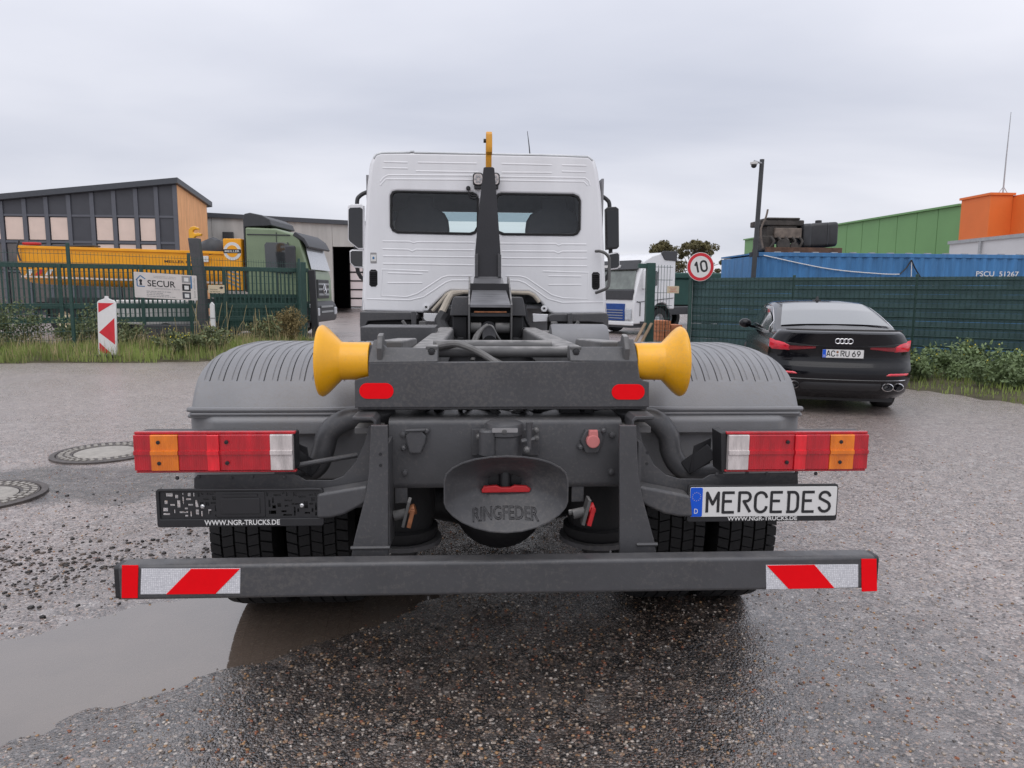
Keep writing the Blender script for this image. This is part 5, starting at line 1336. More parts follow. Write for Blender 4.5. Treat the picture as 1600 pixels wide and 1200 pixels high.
# ---- rear lamp clusters
def lamp(x0, x1, z0, z1, segs, dark_end):
    Yl = 2.50
    lp = MB().box(x0 + .004, x1 - .004, Yl + .012, Yl + .085, z0 + .004, z1 - .004).build('tail_lamp', 'black_plastic', TR, bevel=.01)
    fr_ = MB(); fr_.box(x0, x1, Yl + .004, Yl + .022, z1 - .010, z1); fr_.box(x0, x1, Yl + .004, Yl + .022, z0, z0 + .008)
    fr_.build('lamp_rim', 'lens_red', lp, bevel=.003)
    W = x1 - x0; H = z1 - z0 - .019
    for a, b_, m_, pr_ in segs:
        xa, xb = x0 + W * a + .0006, x0 + W * b_ - .0006
        mm = MB()
        rows = [(0, .005), (.02, 0), (.42, 0), (.44, .0), (.455, -.006), (.56, -.006), (.575, 0), (.98, 0), (1, .005)]
        ring = []
        for t, dy in rows: ring.append((Yl - .004 + dy - pr_, z0 + .009 + H * t))
        ring += [(Yl + .022, z1 - .011), (Yl + .022, z0 + .009)]
        n_ = len(ring)
        mm.add([(xa, y, z) for y, z in ring] + [(xb, y, z) for y, z in ring], [tuple(range(n_)), tuple(range(2 * n_ - 1, n_ - 1, -1))] + [(i, (i + 1) % n_, (i + 1) % n_ + n_, i + n_) for i in range(n_)])
        mm.build('lens', m_, lp, smooth=25)
    sc = MB()
    for a in (.58 if dark_end < 0 else .22, .86 if dark_end > 0 else .14, .50) [:0] or ((.575, .155) if dark_end < 0 else (.425, .80)):
        for t in (.22, .80):
            x = x0 + W * (.57 if a == .575 else a); z = z0 + .009 + H * t
            x = x0 + W * a
            sc.lathe([(0, .007), (.006, .007), (.007, .003)], (x, Yl - .004, z), (0, -1, 0), 9)
    sc.build('screw', 'axle_black', lp)
    return lp
LL = [(-1.299, 0.910), (-0.743, 1.058)]; LR = [(0.810, 0.900), (1.343, 1.050)]
lamp(LL[0][0], LL[1][0], LL[0][1], LL[1][1], [(0, .105, 'lens_red', 0), (.105, .275, 'lens_amber', .004), (.275, .455, 'lens_red', .001), (.455, .530, 'lens_bright', .007), (.530, .845, 'lens_red', .001), (.845, .985, 'lens_clear', .004)], -1)
lamp(LR[0][0], LR[1][0], LR[0][1], LR[1][1], [(.012, .155, 'lens_clear', .004), (.155, .475, 'lens_red', .001), (.475, .555, 'lens_bright', .007), (.555, .725, 'lens_red', .001), (.725, .895, 'lens_amber', .004), (.895, 1.0, 'lens_red', 0)], 1)
q = MB(); q.flat([[(0.791, 1.044), (0.813, 1.049), (0.820, 0.895), (0.800, 0.897)]], .10, .004, lambda u, v, w_: (u, 2.56 - w_, v)); q.build('lamp_side', 'black_plastic', TR, smooth=0)

# ---- left number plate holder: a grid with real slots, no plate in it
HL = [(-1.226, 0.720), (-0.646, 0.857)]; hx0, hz0, hx1, hz1 = HL[0][0], HL[0][1] - .001, HL[1][0], HL[1][1]
ph = MB(); rr = random.Random(5)
cs_ = .0062; nxh = int((hx1 - hx0 - .024) / cs_); nzh = 15
holes = np.zeros((nxh, nzh), bool)
for _ in range(700):
    i, j = rr.randrange(1, nxh - 2), rr.randrange(1, nzh - 1)
    if .34 < i / nxh < .66: continue
    L_ = rr.randrange(2, 6); wv = 1 if rr.random() < .7 else 2
    dx, dz = (L_, wv) if rr.random() < .5 else (wv, L_)
    reg = (slice(i, min(nxh - 1, i + dx)), slice(j, min(nzh - 1, j + dz)))
    reg2 = (slice(max(0, i - 1), min(nxh, i + dx + 1)), slice(max(0, j - 1), min(nzh, j + dz + 1)))
    if holes[reg2].any(): continue
    holes[reg] = True
gx0, gz0 = hx0 + .012, hz0 + .030
czh = (hz1 - .008 - gz0) / nzh
idx = {}
def hv(i, j):
    if (i, j) not in idx: idx[(i, j)] = len(ph.v); ph.v.append((gx0 + i * (hx1 - .012 - gx0) / nxh, 2.488, gz0 + j * czh))
    return idx[(i, j)]
for i in range(nxh):
    for j in range(nzh):
        if not holes[i, j]: ph.f.append((hv(i, j), hv(i + 1, j), hv(i + 1, j + 1), hv(i, j + 1)))
hold = ph.build('plate_holder', 'black_plastic', TR, smooth=0); sm = hold.modifiers.new('thick', 'SOLIDIFY'); sm.thickness = .006; sm.offset = 0
q = MB(); q.flat([rrect(hx0, hx1, hz0, hz1, .010, 4), list(reversed(rrect(hx0 + .012, hx1 - .012, hz0 + .030, hz1 - .008, .004, 3)))], .016, .003, lambda u, v, w_: (u, 2.486 - w_, v)); q.build('frame', 'black_plastic', hold, smooth=30)
q = MB(); xm_ = (hx0 + hx1) / 2
q.flat([rrect(xm_ - .085, xm_ + .085, hz0 + .034, hz1 - .012, .003, 2)], .010, .002, lambda u, v, w_: (u, 2.487 - w_, v)); q.flat([rrect(xm_ - .068, xm_ + .068, hz0 + .046, hz1 - .034, .003, 2)], .006, .002, lambda u, v, w_: (u, 2.482 - w_, v)); q.box(xm_ - .06, xm_ + .06, 2.478, 2.482, hz1 - .028, hz1 - .020); q.build('centre_panel', 'black_plastic', hold, smooth=30)
q = MB()
for fx in (.272, .868): q.lathe([(0, .008), (.003, .008), (.006, .005)], (hx0 + (hx1 - hx0) * fx, 2.484, hz0 + .074), (0, -1, 0), 14)
q.build('screw', 'steel_bright', hold)
q = MB(); q.text('WWW.NGR-TRUCKS.DE', .262, .019, lambda u, v, w_: (xm_ + .005 + u, 2.4775 - w_ * 1, hz0 + .0165 + v), .001, .018); q.build('lettering', 'plate_white', hold, smooth=0)

# ---- right number plate
HR = [(0.668, 0.718), (1.232, 0.857)]; hx0, hz0, hx1, hz1 = HR[0][0], HR[0][1], HR[1][0], HR[1][1]
plh = MB(); plh.flat([rrect(hx0, hx1, hz0, hz1, .010, 4)], .014, .003, lambda u, v, w_: (u, 2.487 - w_, v)); plh = plh.build('number_plate', 'black_plastic', TR, smooth=30)
px0, px1, pz0, pz1 = hx0 + .008, hx1 - .006, hz0 + .021, hz1 - .007
q = MB(); q.flat([rrect(px0, px1, pz0, pz1, .006, 4)], .003, .0006, lambda u, v, w_: (u, 2.4787 - w_, v)); q.build('plate_face', 'plate_white', plh, smooth=30)
q = MB(); q.flat([rrect(px0 + .001, px0 + .046, pz0 + .001, pz1 - .001, .005, 3)], .002, .0003, lambda u, v, w_: (u, 2.4768 - w_, v)); q.build('euro_band', 'plate_blue', plh, smooth=0)
q = MB(); ec = (px0 + .0235, pz0 + (pz1 - pz0) * .69)
for k in range(12):
    a = 2 * pi * k / 12; cx_, cz_ = ec[0] + .0155 * cos(a), ec[1] + .0155 * sin(a)
    q.add([(cx_ + (.0022 if i % 2 == 0 else .0009) * sin(pi * i / 5), 2.4755, cz_ + (.0022 if i % 2 == 0 else .0009) * cos(pi * i / 5)) for i in range(10)], [tuple(range(10))])
q.build('euro_stars', 'cream', plh, smooth=0)
q = MB(); q.text('D', .0135, .0185, lambda u, v, w_: (px0 + .0235 + u, 2.4756 - w_, pz0 + .022 + v), .0006, .004); q.build('lettering', 'plate_white', plh, smooth=0)
q = MB(); lx = px0 + .058; step = (px1 - .012 - lx) / 8
for k, ch_ in enumerate('MERCEDES'):
    strokes(q, ch_, lx + k * step + .0055, pz0 + .0165, step - .0185, .074, .0105, lambda u, v, w_: (u, 2.4768 - w_, v))
q.build('plate_lettering', 'ink_black', plh, smooth=0)
q = MB(); q.text('WWW.NGR-TRUCKS.DE', .262, .0155, lambda u, v, w_: ((hx0 + hx1) / 2 + .0 + u, 2.4792 - w_, hz0 + .0122 + v), .001, .018); q.build('lettering', 'plate_white', plh, smooth=0)

# ---- tyres
def tyre(name, s, x0, x1, ax, parent, R=.520, rim=.29):
    wdt = x1 - x0; xm2 = (x0 + x1) / 2; t = MB()
    prof = [(-wdt / 2 + .03, rim), (-wdt / 2, rim + .06), (-wdt / 2 - .004, R - .13), (-wdt / 2 + .012, R - .04), (-wdt / 2 + .03, R - .018), (wdt / 2 - .03, R - .018), (wdt / 2 - .012, R - .04), (wdt / 2 + .004, R - .13), (wdt / 2, rim + .06), (wdt / 2 - .03, rim)]
    t.lathe(prof, (xm2, ax, R), (1, 0, 0), 72, False)
    ribs = 5; gw = .009; rw = (wdt - .014 - gw * (ribs - 1)) / ribs; nb = 64
    for k in range(ribs):
        a0 = x0 + .007 + k * (rw + gw); edge = k in (0, ribs - 1)
        for j in range(nb):
            th0 = 2 * pi * (j + (.5 if k % 2 else 0) + .05 * k) / nb; th1 = th0 + 2 * pi / nb * (.84 if edge else .90); sk = .02 * (1 if k % 2 else -1)
            vs = []
            for rr_ in (R - .024, R):
                for (xx, th) in ((a0, th0), (a0 + rw, th0 + sk), (a0 + rw, th1 + sk), (a0, th1)):
                    r_ = rr_ - (.008 if edge and ((k == 0) == (xx == a0)) else 0)
                    vs.append((xx, ax - cos(th) * r_, R + sin(th) * r_))
            t.add(vs, [(4, 5, 6, 7), (0, 1, 5, 4), (1, 2, 6, 5), (2, 3, 7, 6), (3, 0, 4, 7)])
    ty = t.build(name, 'rubber', parent, smooth=28, recalc=True)
    r2 = MB(); r2.lathe([(-wdt / 2 + .03, rim), (-wdt / 2 + .05, rim - .03), (0, rim - .05), (.06 * s, .12), (.09 * s, .10), (.10 * s, 0)], (xm2, ax, R), (1, 0, 0), 40, False); r2.build('rim', 'galv', ty)
    return ty
for s in (-1, 1):
    for a, b_ in ((.990, 1.270), (.660, .940)):
        x0, x1 = (a, b_) if s > 0 else (-b_, -a)
        tyre('tyre', s, x0, x1, 3.55, TR, .508)
    x0, x1 = (.86, 1.16) if s > 0 else (-1.16, -.86)
    tyre('tyre', s, x0, x1, 7.55, TR)
# wheel-weight glint between the twin tyres, left
# ---- hook arm
YA = 6.0
arm = [(-0.033, 2.562), (-0.020, 2.568), (0.043, 2.569), (0.056, 2.559), (0.081, 2.267), (0.109, 1.893), (0.116, 1.677), (-0.104, 1.675), (-0.101, 1.891), (-0.067, 2.265)]
q = MB(); q.flat([arm], .16, .004, lambda u, v, w_: (u, YA + .08 - w_, v)); ha = q.build('hook_arm', 'arm_dark', TR, smooth=0)
q = MB()
for a in ((742.5, 0), ): pass
q.flat([[(-0.104, 1.858), (-0.077, 1.869), (-0.077, 1.675), (-0.104, 1.674)]], .03, .003, lambda u, v, w_: (u, 5.985 - w_, v)); q.flat([[(0.087, 1.870), (0.114, 1.860), (0.115, 1.676), (0.088, 1.676)]], .03, .003, lambda u, v, w_: (u, 5.985 - w_, v)); q.build('arm_flange', G, ha, smooth=0)
hk = MB()
hp = [(6.12, 2.50), (6.12, 2.68), (6.09, 2.77), (6.02, 2.825), (5.94, 2.835), (5.87, 2.80), (5.84, 2.73), (5.85, 2.66), (5.88, 2.64), (5.90, 2.70), (5.93, 2.745), (5.97, 2.755), (6.01, 2.735), (6.03, 2.69), (6.03, 2.50)]
hk.flat([hp], .048, .006, lambda u, v, w_: (.010 + w_, u, v)); hko = hk.build('hook', 'hook_yellow', TR, smooth=30)
q = MB(); q.lathe([(0, .016), (.02, .016)], (-.015, 5.90, 2.755), (-1, 0, 0), 10); q.build('hook_pin', 'axle_black', hko)
# lower boom: sloping worn top plate and open end
top = [(-0.109, 1.680), (0.121, 1.682)]; bot = [(-0.141, 1.456), (0.169, 1.458)]
xa, za = top[0]; xb = top[1][0]; xc, zc2 = bot[0]; xd = bot[1][0]
q = MB(); q.add([(xa, 6.0, za), (xb, 6.0, za), (xd, 5.45, zc2), (xc, 5.45, zc2), (xa, 6.0, za - .02), (xb, 6.0, za - .02), (xd, 5.45, zc2 - .02), (xc, 5.45, zc2 - .02)], [(0, 1, 2, 3), (7, 6, 5, 4), (0, 3, 7, 4), (1, 5, 6, 2), (3, 2, 6, 7), (0, 4, 5, 1)])
q.build('boom_plate', 'boom_worn', TR, smooth=0)
for s, x in ((-1, xc), (1, xd)):
    q = MB(); q.prism([(5.44, zc2 + .002), (5.44, 1.02), (5.52, 1.02), (6.05, 1.35), (6.05, za), (5.98, za)], 'yz', x - .014 if s < 0 else x, x if s < 0 else x + .014); q.build('boom_side', 'rail_dusty', TR, bevel=.003)
q = MB(); q.box(xc + .001, xd - .001, 5.72, 5.76, 1.05, 1.62); q.build('boom_inner', 'axle_black', TR, smooth=0)
q = MB(); q.box(xc + .03, xd - .03, 5.462, 5.50, zc2 - .062, zc2 - .050); q.build('wear_strip', 'copper_worn', TR, bevel=.002)
q = MB(); q.box(xc + .002, xd - .002, 5.47, 5.60, zc2 - .09, zc2 - .064); q.build('boom_lip', 'arm_dark', TR, smooth=0)
q = MB(); q.tube([(xc + .005, 5.52, 1.275), (-.055, 5.52, 1.275)], .042, 16); q.tube([(.055, 5.52, 1.275), (xd - .005, 5.52, 1.275)], .042, 16); q.build('pivot_pin', 'rail_dusty', TR)
q = MB(); q.tube([(0, 5.48, 1.275), (0, 5.62, 1.275)], .055, 18); q.tube([(0, 5.6, 1.27), (0, 5.0, 1.2)], .05, 14); q.build('hook_cylinder', 'axle_black', TR)
q = MB(); q.tube(bez([(-.01, 5.42, 1.30), (-.06, 5.36, 1.26), (-.10, 5.28, 1.17), (-.12, 5.22, 1.05)], 6), .017, 9); q.tube(bez([(-.03, 5.42, 1.29), (-.10, 5.36, 1.22), (-.14, 5.26, 1.10)], 6), .015, 9)
q.build('hydraulic_hose', 'hose', TR)
q = MB(); q.tube(bez([(.0, 5.42, 1.30), (.03, 5.38, 1.29), (.06, 5.36, 1.23), (.10, 5.36, 1.17), (.10, 5.36, 1.145), (.05, 5.36, 1.14), (.02, 5.38, 1.16)], 6), .009, 8); q.build('steel_pipe', 'rail_dusty', TR)
q = MB(); q.tube(bez([(-.01, 5.44, 1.28), (.01, 5.38, 1.23), (.03, 5.34, 1.16)], 6), .02, 9); q.build('hydraulic_hose', 'rubber', TR)
q = MB(); q.tube([(xc, 5.46, 1.10), (xd, 5.46, 1.10)], .022, 10); q.build('cross_tube', 'rail_dusty', TR)
for s in (-1, 1):
    # pump / reservoir boxes beside the boom, sloped top
    x0, x1 = (.172, .30) if s > 0 else (-.30, -.145)
    q = MB(); q.prism([(x0, 1.365), (x1, 1.365), (x1 - (.0 if s < 0 else .015), 1.47), (x1 - (.0 if s < 0 else .03), 1.515), (x0 + (.03 if s < 0 else 0), 1.515), (x0 + (.015 if s < 0 else 0), 1.47)], 'xz', 5.62, 5.95); q.build('reservoir_cover', G, TR, bevel=.008)
    q = MB(); q.box(x0 + .02, x1 - .02, 5.66, 5.95, 1.08, 1.36); q.build('pump_block', 'axle_black', TR, bevel=.01)
    q = MB(); q.box(s * .24 - .05, s * .24 + .05, 5.5, 5.6, 1.05, 1.2); q.tube([(s * .2, 5.55, 1.1), (s * .28, 5.48, 1.28)], .012, 8); q.tube([(s * .27, 5.5, 1.14), (s * .33, 5.42, 1.12)], .025, 8); q.build('valve_block', 'axle_black', TR, bevel=.006)

# ---- clutter of brackets and tanks between rails and cab
q = MB(); q.box(-.84, -.36, 4.6, 4.95, .95, 1.325); q.build('battery_box', G, TR, bevel=.006)
q = MB(); q.lathe([(0, .02), (0, .15), (.02, .16), (.40, .16), (.42, .15), (.42, .02)], (.46, 5.3, 1.16), (1, 0, 0), 22); q.build('side_tank', 'fender_plastic', TR)
for s in (-1, 1):
    q = MB(); q.beam((s * .57, 5.5, 1.20), (s * .66, 5.5, 1.33), .05, .02) if s < 0 else q.beam((s * .62, 5.5, 1.2), (s * .70, 5.5, 1.33), .05, .02); q.build('step_bracket', 'rail_dusty', TR, bevel=.003)
    q = MB(); q.box(s * .50 - .025, s * .50 + .025, 5.4, 5.43, 1.18, 1.33); q.build('support_bar', 'rail_dusty', TR, bevel=.004)
    q = MB(); q.tube([(s * .36, 5.38, 1.235), (s * .72, 5.38, 1.235)], .03, 12); q.tube([(s * .36, 5.2, 1.17), (s * .55, 5.2, 1.17)], .03, 12); q.build('cross_tube', 'rail_dusty', TR)
q = MB(); q.prism([(-.42, 1.0), (.42, 1.0), (.36, 1.42), (-.36, 1.42)], 'xz', 6.35, 6.9); q.box(-.5, .5, 6.4, 8.4, .75, 1.05); q.build('engine_tunnel', 'axle_black', TR, bevel=.02)
q = MB(); q.tube(bez([(-.36, 6.25, 1.36), (-.40, 6.22, 1.28), (-.36, 6.15, 1.2)], 5), .06, 10); q.tube(bez([(.37, 6.2, 1.25), (.32, 6.1, 1.35), (.33, 6.1, 1.45)], 5), .012, 8); q.build('cab_mount', 'axle_black', TR)

# ---- cab
cabo = [(-1.131, 1.372), (-0.702, 1.362), (-0.585, 1.357), (-0.538, 1.375), (-0.367, 1.540), (-0.326, 1.560), (0.394, 1.557), (0.441, 1.533), (0.586, 1.369), (0.634, 1.352), (1.117, 1.360), (1.106, 1.479), (1.077, 1.948), (1.035, 2.465), (1.001, 2.657), (0.976, 2.736), (0.928, 2.777), (0.637, 2.784), (-0.028, 2.786), (-0.800, 2.785), (-0.947, 2.779), (-0.993, 2.759), (-1.028, 2.681), (-1.055, 2.491), (-1.093, 1.983), (-1.119, 1.523)]
w1 = [(-0.859, 2.405), (-0.839, 2.439), (-0.804, 2.447), (-0.126, 2.443), (-0.091, 2.427), (-0.071, 2.387), (-0.074, 2.131), (-0.097, 2.088), (-0.138, 2.073), (-0.798, 2.080), (-0.844, 2.100), (-0.863, 2.139)]
w2 = [(0.088, 2.401), (0.106, 2.432), (0.140, 2.441), (0.794, 2.439), (0.836, 2.422), (0.857, 2.383), (0.859, 2.131), (0.836, 2.090), (0.801, 2.075), (0.154, 2.074), (0.107, 2.093), (0.089, 2.133)]
cab = MB(); cab.flat([cabo, list(reversed(w1)), list(reversed(w2))], .05, .022, lambda u, v, w_: (u, 6.62 - w_, v), 4); cab_ = cab.build('cab_rear_wall', 'cab_white', TR, smooth=40)
# shell of sides and roof, open at the front for the windscreen
def cab_out(k):   # outline shrunk towards its middle, with a crowned roof further forward
    return cabo
ring0 = [(u, v) for u, v in cabo if v > 1.36 and not (abs(u) < .75 and v < 1.62)]
ring0 = sorted(ring0, key=lambda p: -atan2(p[1] - 2.0, p[0]) % (2 * pi))
side = [p for p in cabo[10:]] + [cabo[0]]
sh_ = MB(); rings = []
for y, kx, dz in ((6.632, 1.0, 0), (6.75, 1.006, .01), (7.2, 1.008, .04), (7.9, 1.004, .07), (8.15, .99, .04)):
    rings.append([(u * kx, y, v + (dz if v > 2.2 else 0)) for u, v in side])
sh_.loft(rings, False, False); o = sh_.build('cab_shell', 'cab_white', TR, smooth=50); sm = o.modifiers.new('thick', 'SOLIDIFY'); sm.thickness = .03; sm.offset = 0
fw = MB(); fw.box(-1.1, 1.1, 8.1, 8.16, 1.0, 1.98); fw.box(-1.1, -.66, 8.1, 8.16, 1.98, 2.52); fw.box(.74, 1.1, 8.1, 8.16, 1.98, 2.52); fw.box(-1.1, 1.1, 8.1, 8.16, 2.52, 2.78); fw.build('cab_front', 'cab_white', TR, smooth=0)
MB().quad((-1.0, 8.13, 1.98), (1.0, 8.13, 1.98), (1.0, 8.13, 2.52), (-1.0, 8.13, 2.52)).build('windscreen', 'windscreen', TR, smooth=0)
MB().quad((-1.0, 8.08, 2.33), (1.0, 8.08, 2.33), (1.0, 8.08, 2.43), (-1.0, 8.08, 2.43)).build('sun_strip', 'sun_strip', TR, smooth=0)
q = MB(); q.box(-1.0, 1.0, 8.04, 8.07, 2.43, 2.70); q.box(-1.08, 1.08, 6.70, 8.05, 1.40, 1.43); q.box(-1.0, 1.0, 7.85, 8.08, 1.43, 1.93); q.box(-1.09, -1.07, 6.7, 8.0, 1.43, 2.6); q.box(1.07, 1.09, 6.7, 8.0, 1.43, 2.6); q.box(-.98, .98, 6.7, 8.0, 2.66, 2.69); q.build('cab_lining', 'interior_grey', TR, smooth=0)
for s, xs_ in ((-1, -.56), (1, .60)):
    pr_ = [(-.31, 1.44), (.21, 1.44), (.21, 2.16), (.20, 2.24), (.165, 2.30), (.11, 2.335), (.06, 2.36), (.05, 2.46), (-.18, 2.46), (-.2, 2.36), (-.28, 2.32), (-.31, 2.2)]
    if s > 0: pr_ = [(-a, c) for a, c in reversed(pr_)]
    q = MB(); q.flat([[(xs_ + a, c) for a, c in pr_]], .14, .03, lambda u, v, w_: (u, 7.05 - w_, v), 3); q.build('seat', 'seat_fabric', TR)
q = MB(); q.lathe([(-.012, .21), (.012, .21), (.012, .19), (-.012, .19), (-.012, .21)], (-.56, 7.75, 1.95), (0, .75, .66), 28, False); q.build('steering_wheel', 'seat_fabric', TR)
for wpoly in (w1, w2):
    cx_ = sum(p[0] for p in wpoly) / len(wpoly); cz_ = sum(p[1] for p in wpoly) / len(wpoly)
    inner = [(cx_ + (u - cx_) * .965, cz_ + (v - cz_) * .92) for u, v in wpoly]
    q = MB(); q.flat([[(cx_ + (u - cx_) * 1.012, cz_ + (v - cz_) * 1.025) for u, v in wpoly], list(reversed(inner))], .03, .006, lambda u, v, w_: (u, 6.598 - w_, v)); wf = q.build('rear_window', 'rubber', TR, smooth=30)
    MB().add([(u, 6.600, v) for u, v in inner], [tuple(range(len(inner)))]).build('pane', 'window_glass', wf, smooth=0)
# pressed swages in the rear wall
sw = MB(); YW = 6.5946
def swage(pts, r=.011, sy=.5):
    m_ = MB(); m_.tube([(u, YW, v) for u, v in pts], r, 8); sw.add([(a, YW + (b_ - YW) * sy, c) for a, b_, c in m_.v], m_.f)
for ln_ in ([(-0.613, 2.699), (-0.086, 2.699)], [(0.139, 2.700), (0.591, 2.696)], [(-0.631, 2.623), (-0.068, 2.624)], [(0.139, 2.624), (0.592, 2.628)],
            [(-0.915, 2.700), (-0.704, 2.697)], [(-0.927, 2.647), (-0.705, 2.645)], [(0.685, 2.697), (0.907, 2.695)], [(0.686, 2.641), (0.902, 2.639)],
            [(-0.951, 2.526), (-0.917, 2.566), (-0.877, 2.586), (-0.086, 2.593)], [(-0.952, 2.493), (-0.900, 2.550), (-0.086, 2.556)], [(0.116, 2.587), (0.897, 2.588), (0.933, 2.560), (0.945, 2.521)], [(0.117, 2.554), (0.886, 2.554), (0.922, 2.520)],
            [(-0.937, 2.002), (-0.695, 2.002), (-0.661, 1.988), (-0.626, 1.999), (-0.103, 1.999)], [(0.131, 1.993), (0.637, 1.996), (0.667, 1.979), (0.696, 1.993), (0.921, 1.993)], [(-0.938, 1.933), (-0.707, 1.930), (-0.673, 1.913), (-0.638, 1.931), (-0.109, 1.930)], [(0.143, 1.924), (0.626, 1.926), (0.662, 1.909), (0.697, 1.927), (0.928, 1.929)],
            [(-0.934, 1.870), (-0.109, 1.867)], [(0.143, 1.863), (0.930, 1.865)], [(-0.935, 1.802), (-0.109, 1.795)], [(0.144, 1.794), (0.931, 1.795)],
            [(-0.529, 1.736), (-0.947, 1.750), (-0.957, 1.512), (-0.730, 1.502), (-0.630, 1.532), (-0.407, 1.679), (-0.349, 1.697), (-0.126, 1.699)], [(0.179, 1.701), (0.309, 1.699), (0.369, 1.685), (0.608, 1.529), (0.716, 1.500), (0.943, 1.496), (0.944, 1.737), (0.522, 1.745)],
            [(-0.582, 1.712), (-0.896, 1.718)], [(-0.583, 1.631), (-0.897, 1.629)], [(0.576, 1.704), (0.879, 1.701)], [(0.577, 1.622), (0.881, 1.625)],
            [(-1.085, 1.482), (-0.701, 1.473), (-0.572, 1.503), (-0.367, 1.639), (-0.314, 1.657), (-0.138, 1.658)], [(0.192, 1.660), (0.298, 1.658), (0.357, 1.638), (0.573, 1.493), (0.704, 1.459), (1.088, 1.467)]):
    swage(ln_, .0075, .30)
sw.build('pressed_swage', 'cab_white', cab_, smooth=60)
q = MB(); q.tube([(u, YW + .012, v) for u, v in [(-1.005, 2.726), (-0.976, 2.762), (-0.930, 2.774), (-0.686, 2.784), (-0.675, 2.792), (-0.652, 2.793), (-0.641, 2.782), (-0.028, 2.781), (0.637, 2.778), (0.917, 2.772), (0.964, 2.741)]], .012, 8); q.build('roof_seam', 'galv', cab_, smooth=60)
for q_ in ([(-1.063, 1.731), (-1.045, 1.749), (-1.005, 1.749), (-0.988, 1.732), (-0.990, 1.611), (-1.008, 1.593), (-1.048, 1.593), (-1.065, 1.610)], [(0.977, 1.725), (0.992, 1.743), (1.034, 1.743), (1.052, 1.726), (1.055, 1.602), (1.037, 1.582), (0.995, 1.581), (0.980, 1.602)]):
    q = MB(); q.flat([q_], .016, .004, lambda u, v, w_: (u, 6.600 - w_, v)); vt = q.build('air_vent', 'rubber', TR)
    za_, zb_ = min(p[1] for p in q_), max(p[1] for p in q_); xa_, xb_ = min(p[0] for p in q_), max(p[0] for p in q_); q = MB()
    for k in range(8): z = za_ + (zb_ - za_) * (k + .9) / 9.3; q.obox(((xa_ + xb_) / 2, 6.588, z), ((xb_ - xa_) / 2 - .012, .006, .004), Mx.Rotation(radians(35), 3, 'X'))
    q.build('louvre', 'black_plastic', vt, smooth=0)
x, _, z = (-1.022, 6.590, 1.852)
MB().flat([rrect(x - .028, x + .028, z - .048, z + .048, .004, 2)], .002, .0004, lambda u, v, w_: (u, 6.594 - w_, v)).build('sticker', 'ink_grey', TR, smooth=0)
MB().flat([rrect(x - .024, x + .024, z - .030, z + .030, .003, 2)], .002, .0004, lambda u, v, w_: (u, 6.592 - w_, v)).build('sticker', 'sign_white', TR, smooth=0)
MB().flat([[(x + .010 * cos(t), z + .012 * sin(t)) for t in np.linspace(0, 2 * pi, 8, endpoint=False)]], .002, .0004, lambda u, v, w_: (u, 6.590 - w_, v)).build('sticker', 'ink_blue', TR, smooth=0)
for q_ in ((666, 480), (850, 482)):
    pass
for c_ in ((-0.550, 6.600, 1.410), (0.538, 6.600, 1.404)):
    q = MB(); q.lathe([(0, .012), (.004, .030), (.008, .030), (.010, .014), (.002, .010)], (c_[0], 6.596, c_[2]), (0, -1, 0), 16); q.build('grommet', 'cab_white', cab_); q = MB(); q.disc((c_[0], 6.590, c_[2]), .010, (0, -1, 0), 10); q.build('grommet_hole', 'ink_black', cab_, smooth=0)
# work lights on the rear wall
for c_ in ((-0.074, 6.550, 2.552), (0.072, 6.550, 2.554)):
    q = MB(); q.flat([rrect(c_[0] - .048, c_[0] + .048, c_[2] - .058, c_[2] + .058, .03, 6)], .05, .012, lambda u, v, w_: (u, 6.55 - w_, v)); wl = q.build('work_light', 'black_plastic', TR)
    q = MB(); q.flat([rrect(c_[0] - .037, c_[0] + .037, c_[2] - .046, c_[2] + .046, .026, 6)], .004, .001, lambda u, v, w_: (u, 6.5245 - w_, v)); q.build('lens', 'lens_clear', wl, smooth=0)
    q = MB()
    for k in range(6): a = k * pi / 3; q.lathe([(0, .011), (.004, .009)], (c_[0] + .023 * cos(a), 6.522, c_[2] + .026 * sin(a)), (0, -1, 0), 10)
    q.build('led', 'galv', wl)
    q = MB(); q.box(c_[0] - .035, c_[0] + .035, 6.53, 6.58, c_[2] - .085, c_[2] - .055); q.build('mount', 'black_plastic', wl, bevel=.006)
q = MB(); c_ = (-0.163, 6.560, 2.479); q.lathe([(0, .02), (.02, .02), (.03, .012)], (c_[0], 6.595, c_[2]), (0, -1, 0), 14); q.tube(bez([(-0.161, 6.570, 2.467), (-0.155, 6.570, 2.416), (-0.138, 6.570, 2.394), (-0.103, 6.570, 2.389), (-0.080, 6.570, 2.411)], 6), .005, 6); q.tube(bez([(-0.155, 6.570, 2.427), (-0.126, 6.570, 2.411), (-0.086, 6.570, 2.411)], 5), .005, 6); q.build('cable_gland', 'black_plastic', TR)
q = MB(); q.tube([(.515, 8.1, 3.0), (.50, 8.15, 3.18), (.484, 8.2, 3.337)], [.008, .006, .003], 6); q.tube([(.53, 8.1, 2.70), (.515, 8.1, 3.0)], .007, 6); q.build('aerial', 'black_plastic', TR)
# grab rail outside the right corner
q = MB(); q.tube(bez([(1.005, 6.560, 1.930), (1.035, 6.500, 1.927), (1.079, 6.480, 1.907), (1.112, 6.480, 1.867), (1.117, 6.480, 1.815), (1.118, 6.480, 1.654), (1.104, 6.480, 1.602), (1.067, 6.500, 1.576), (1.013, 6.560, 1.552)], 6), .014, 10); q.build('grab_rail', 'rail_dusty', TR)
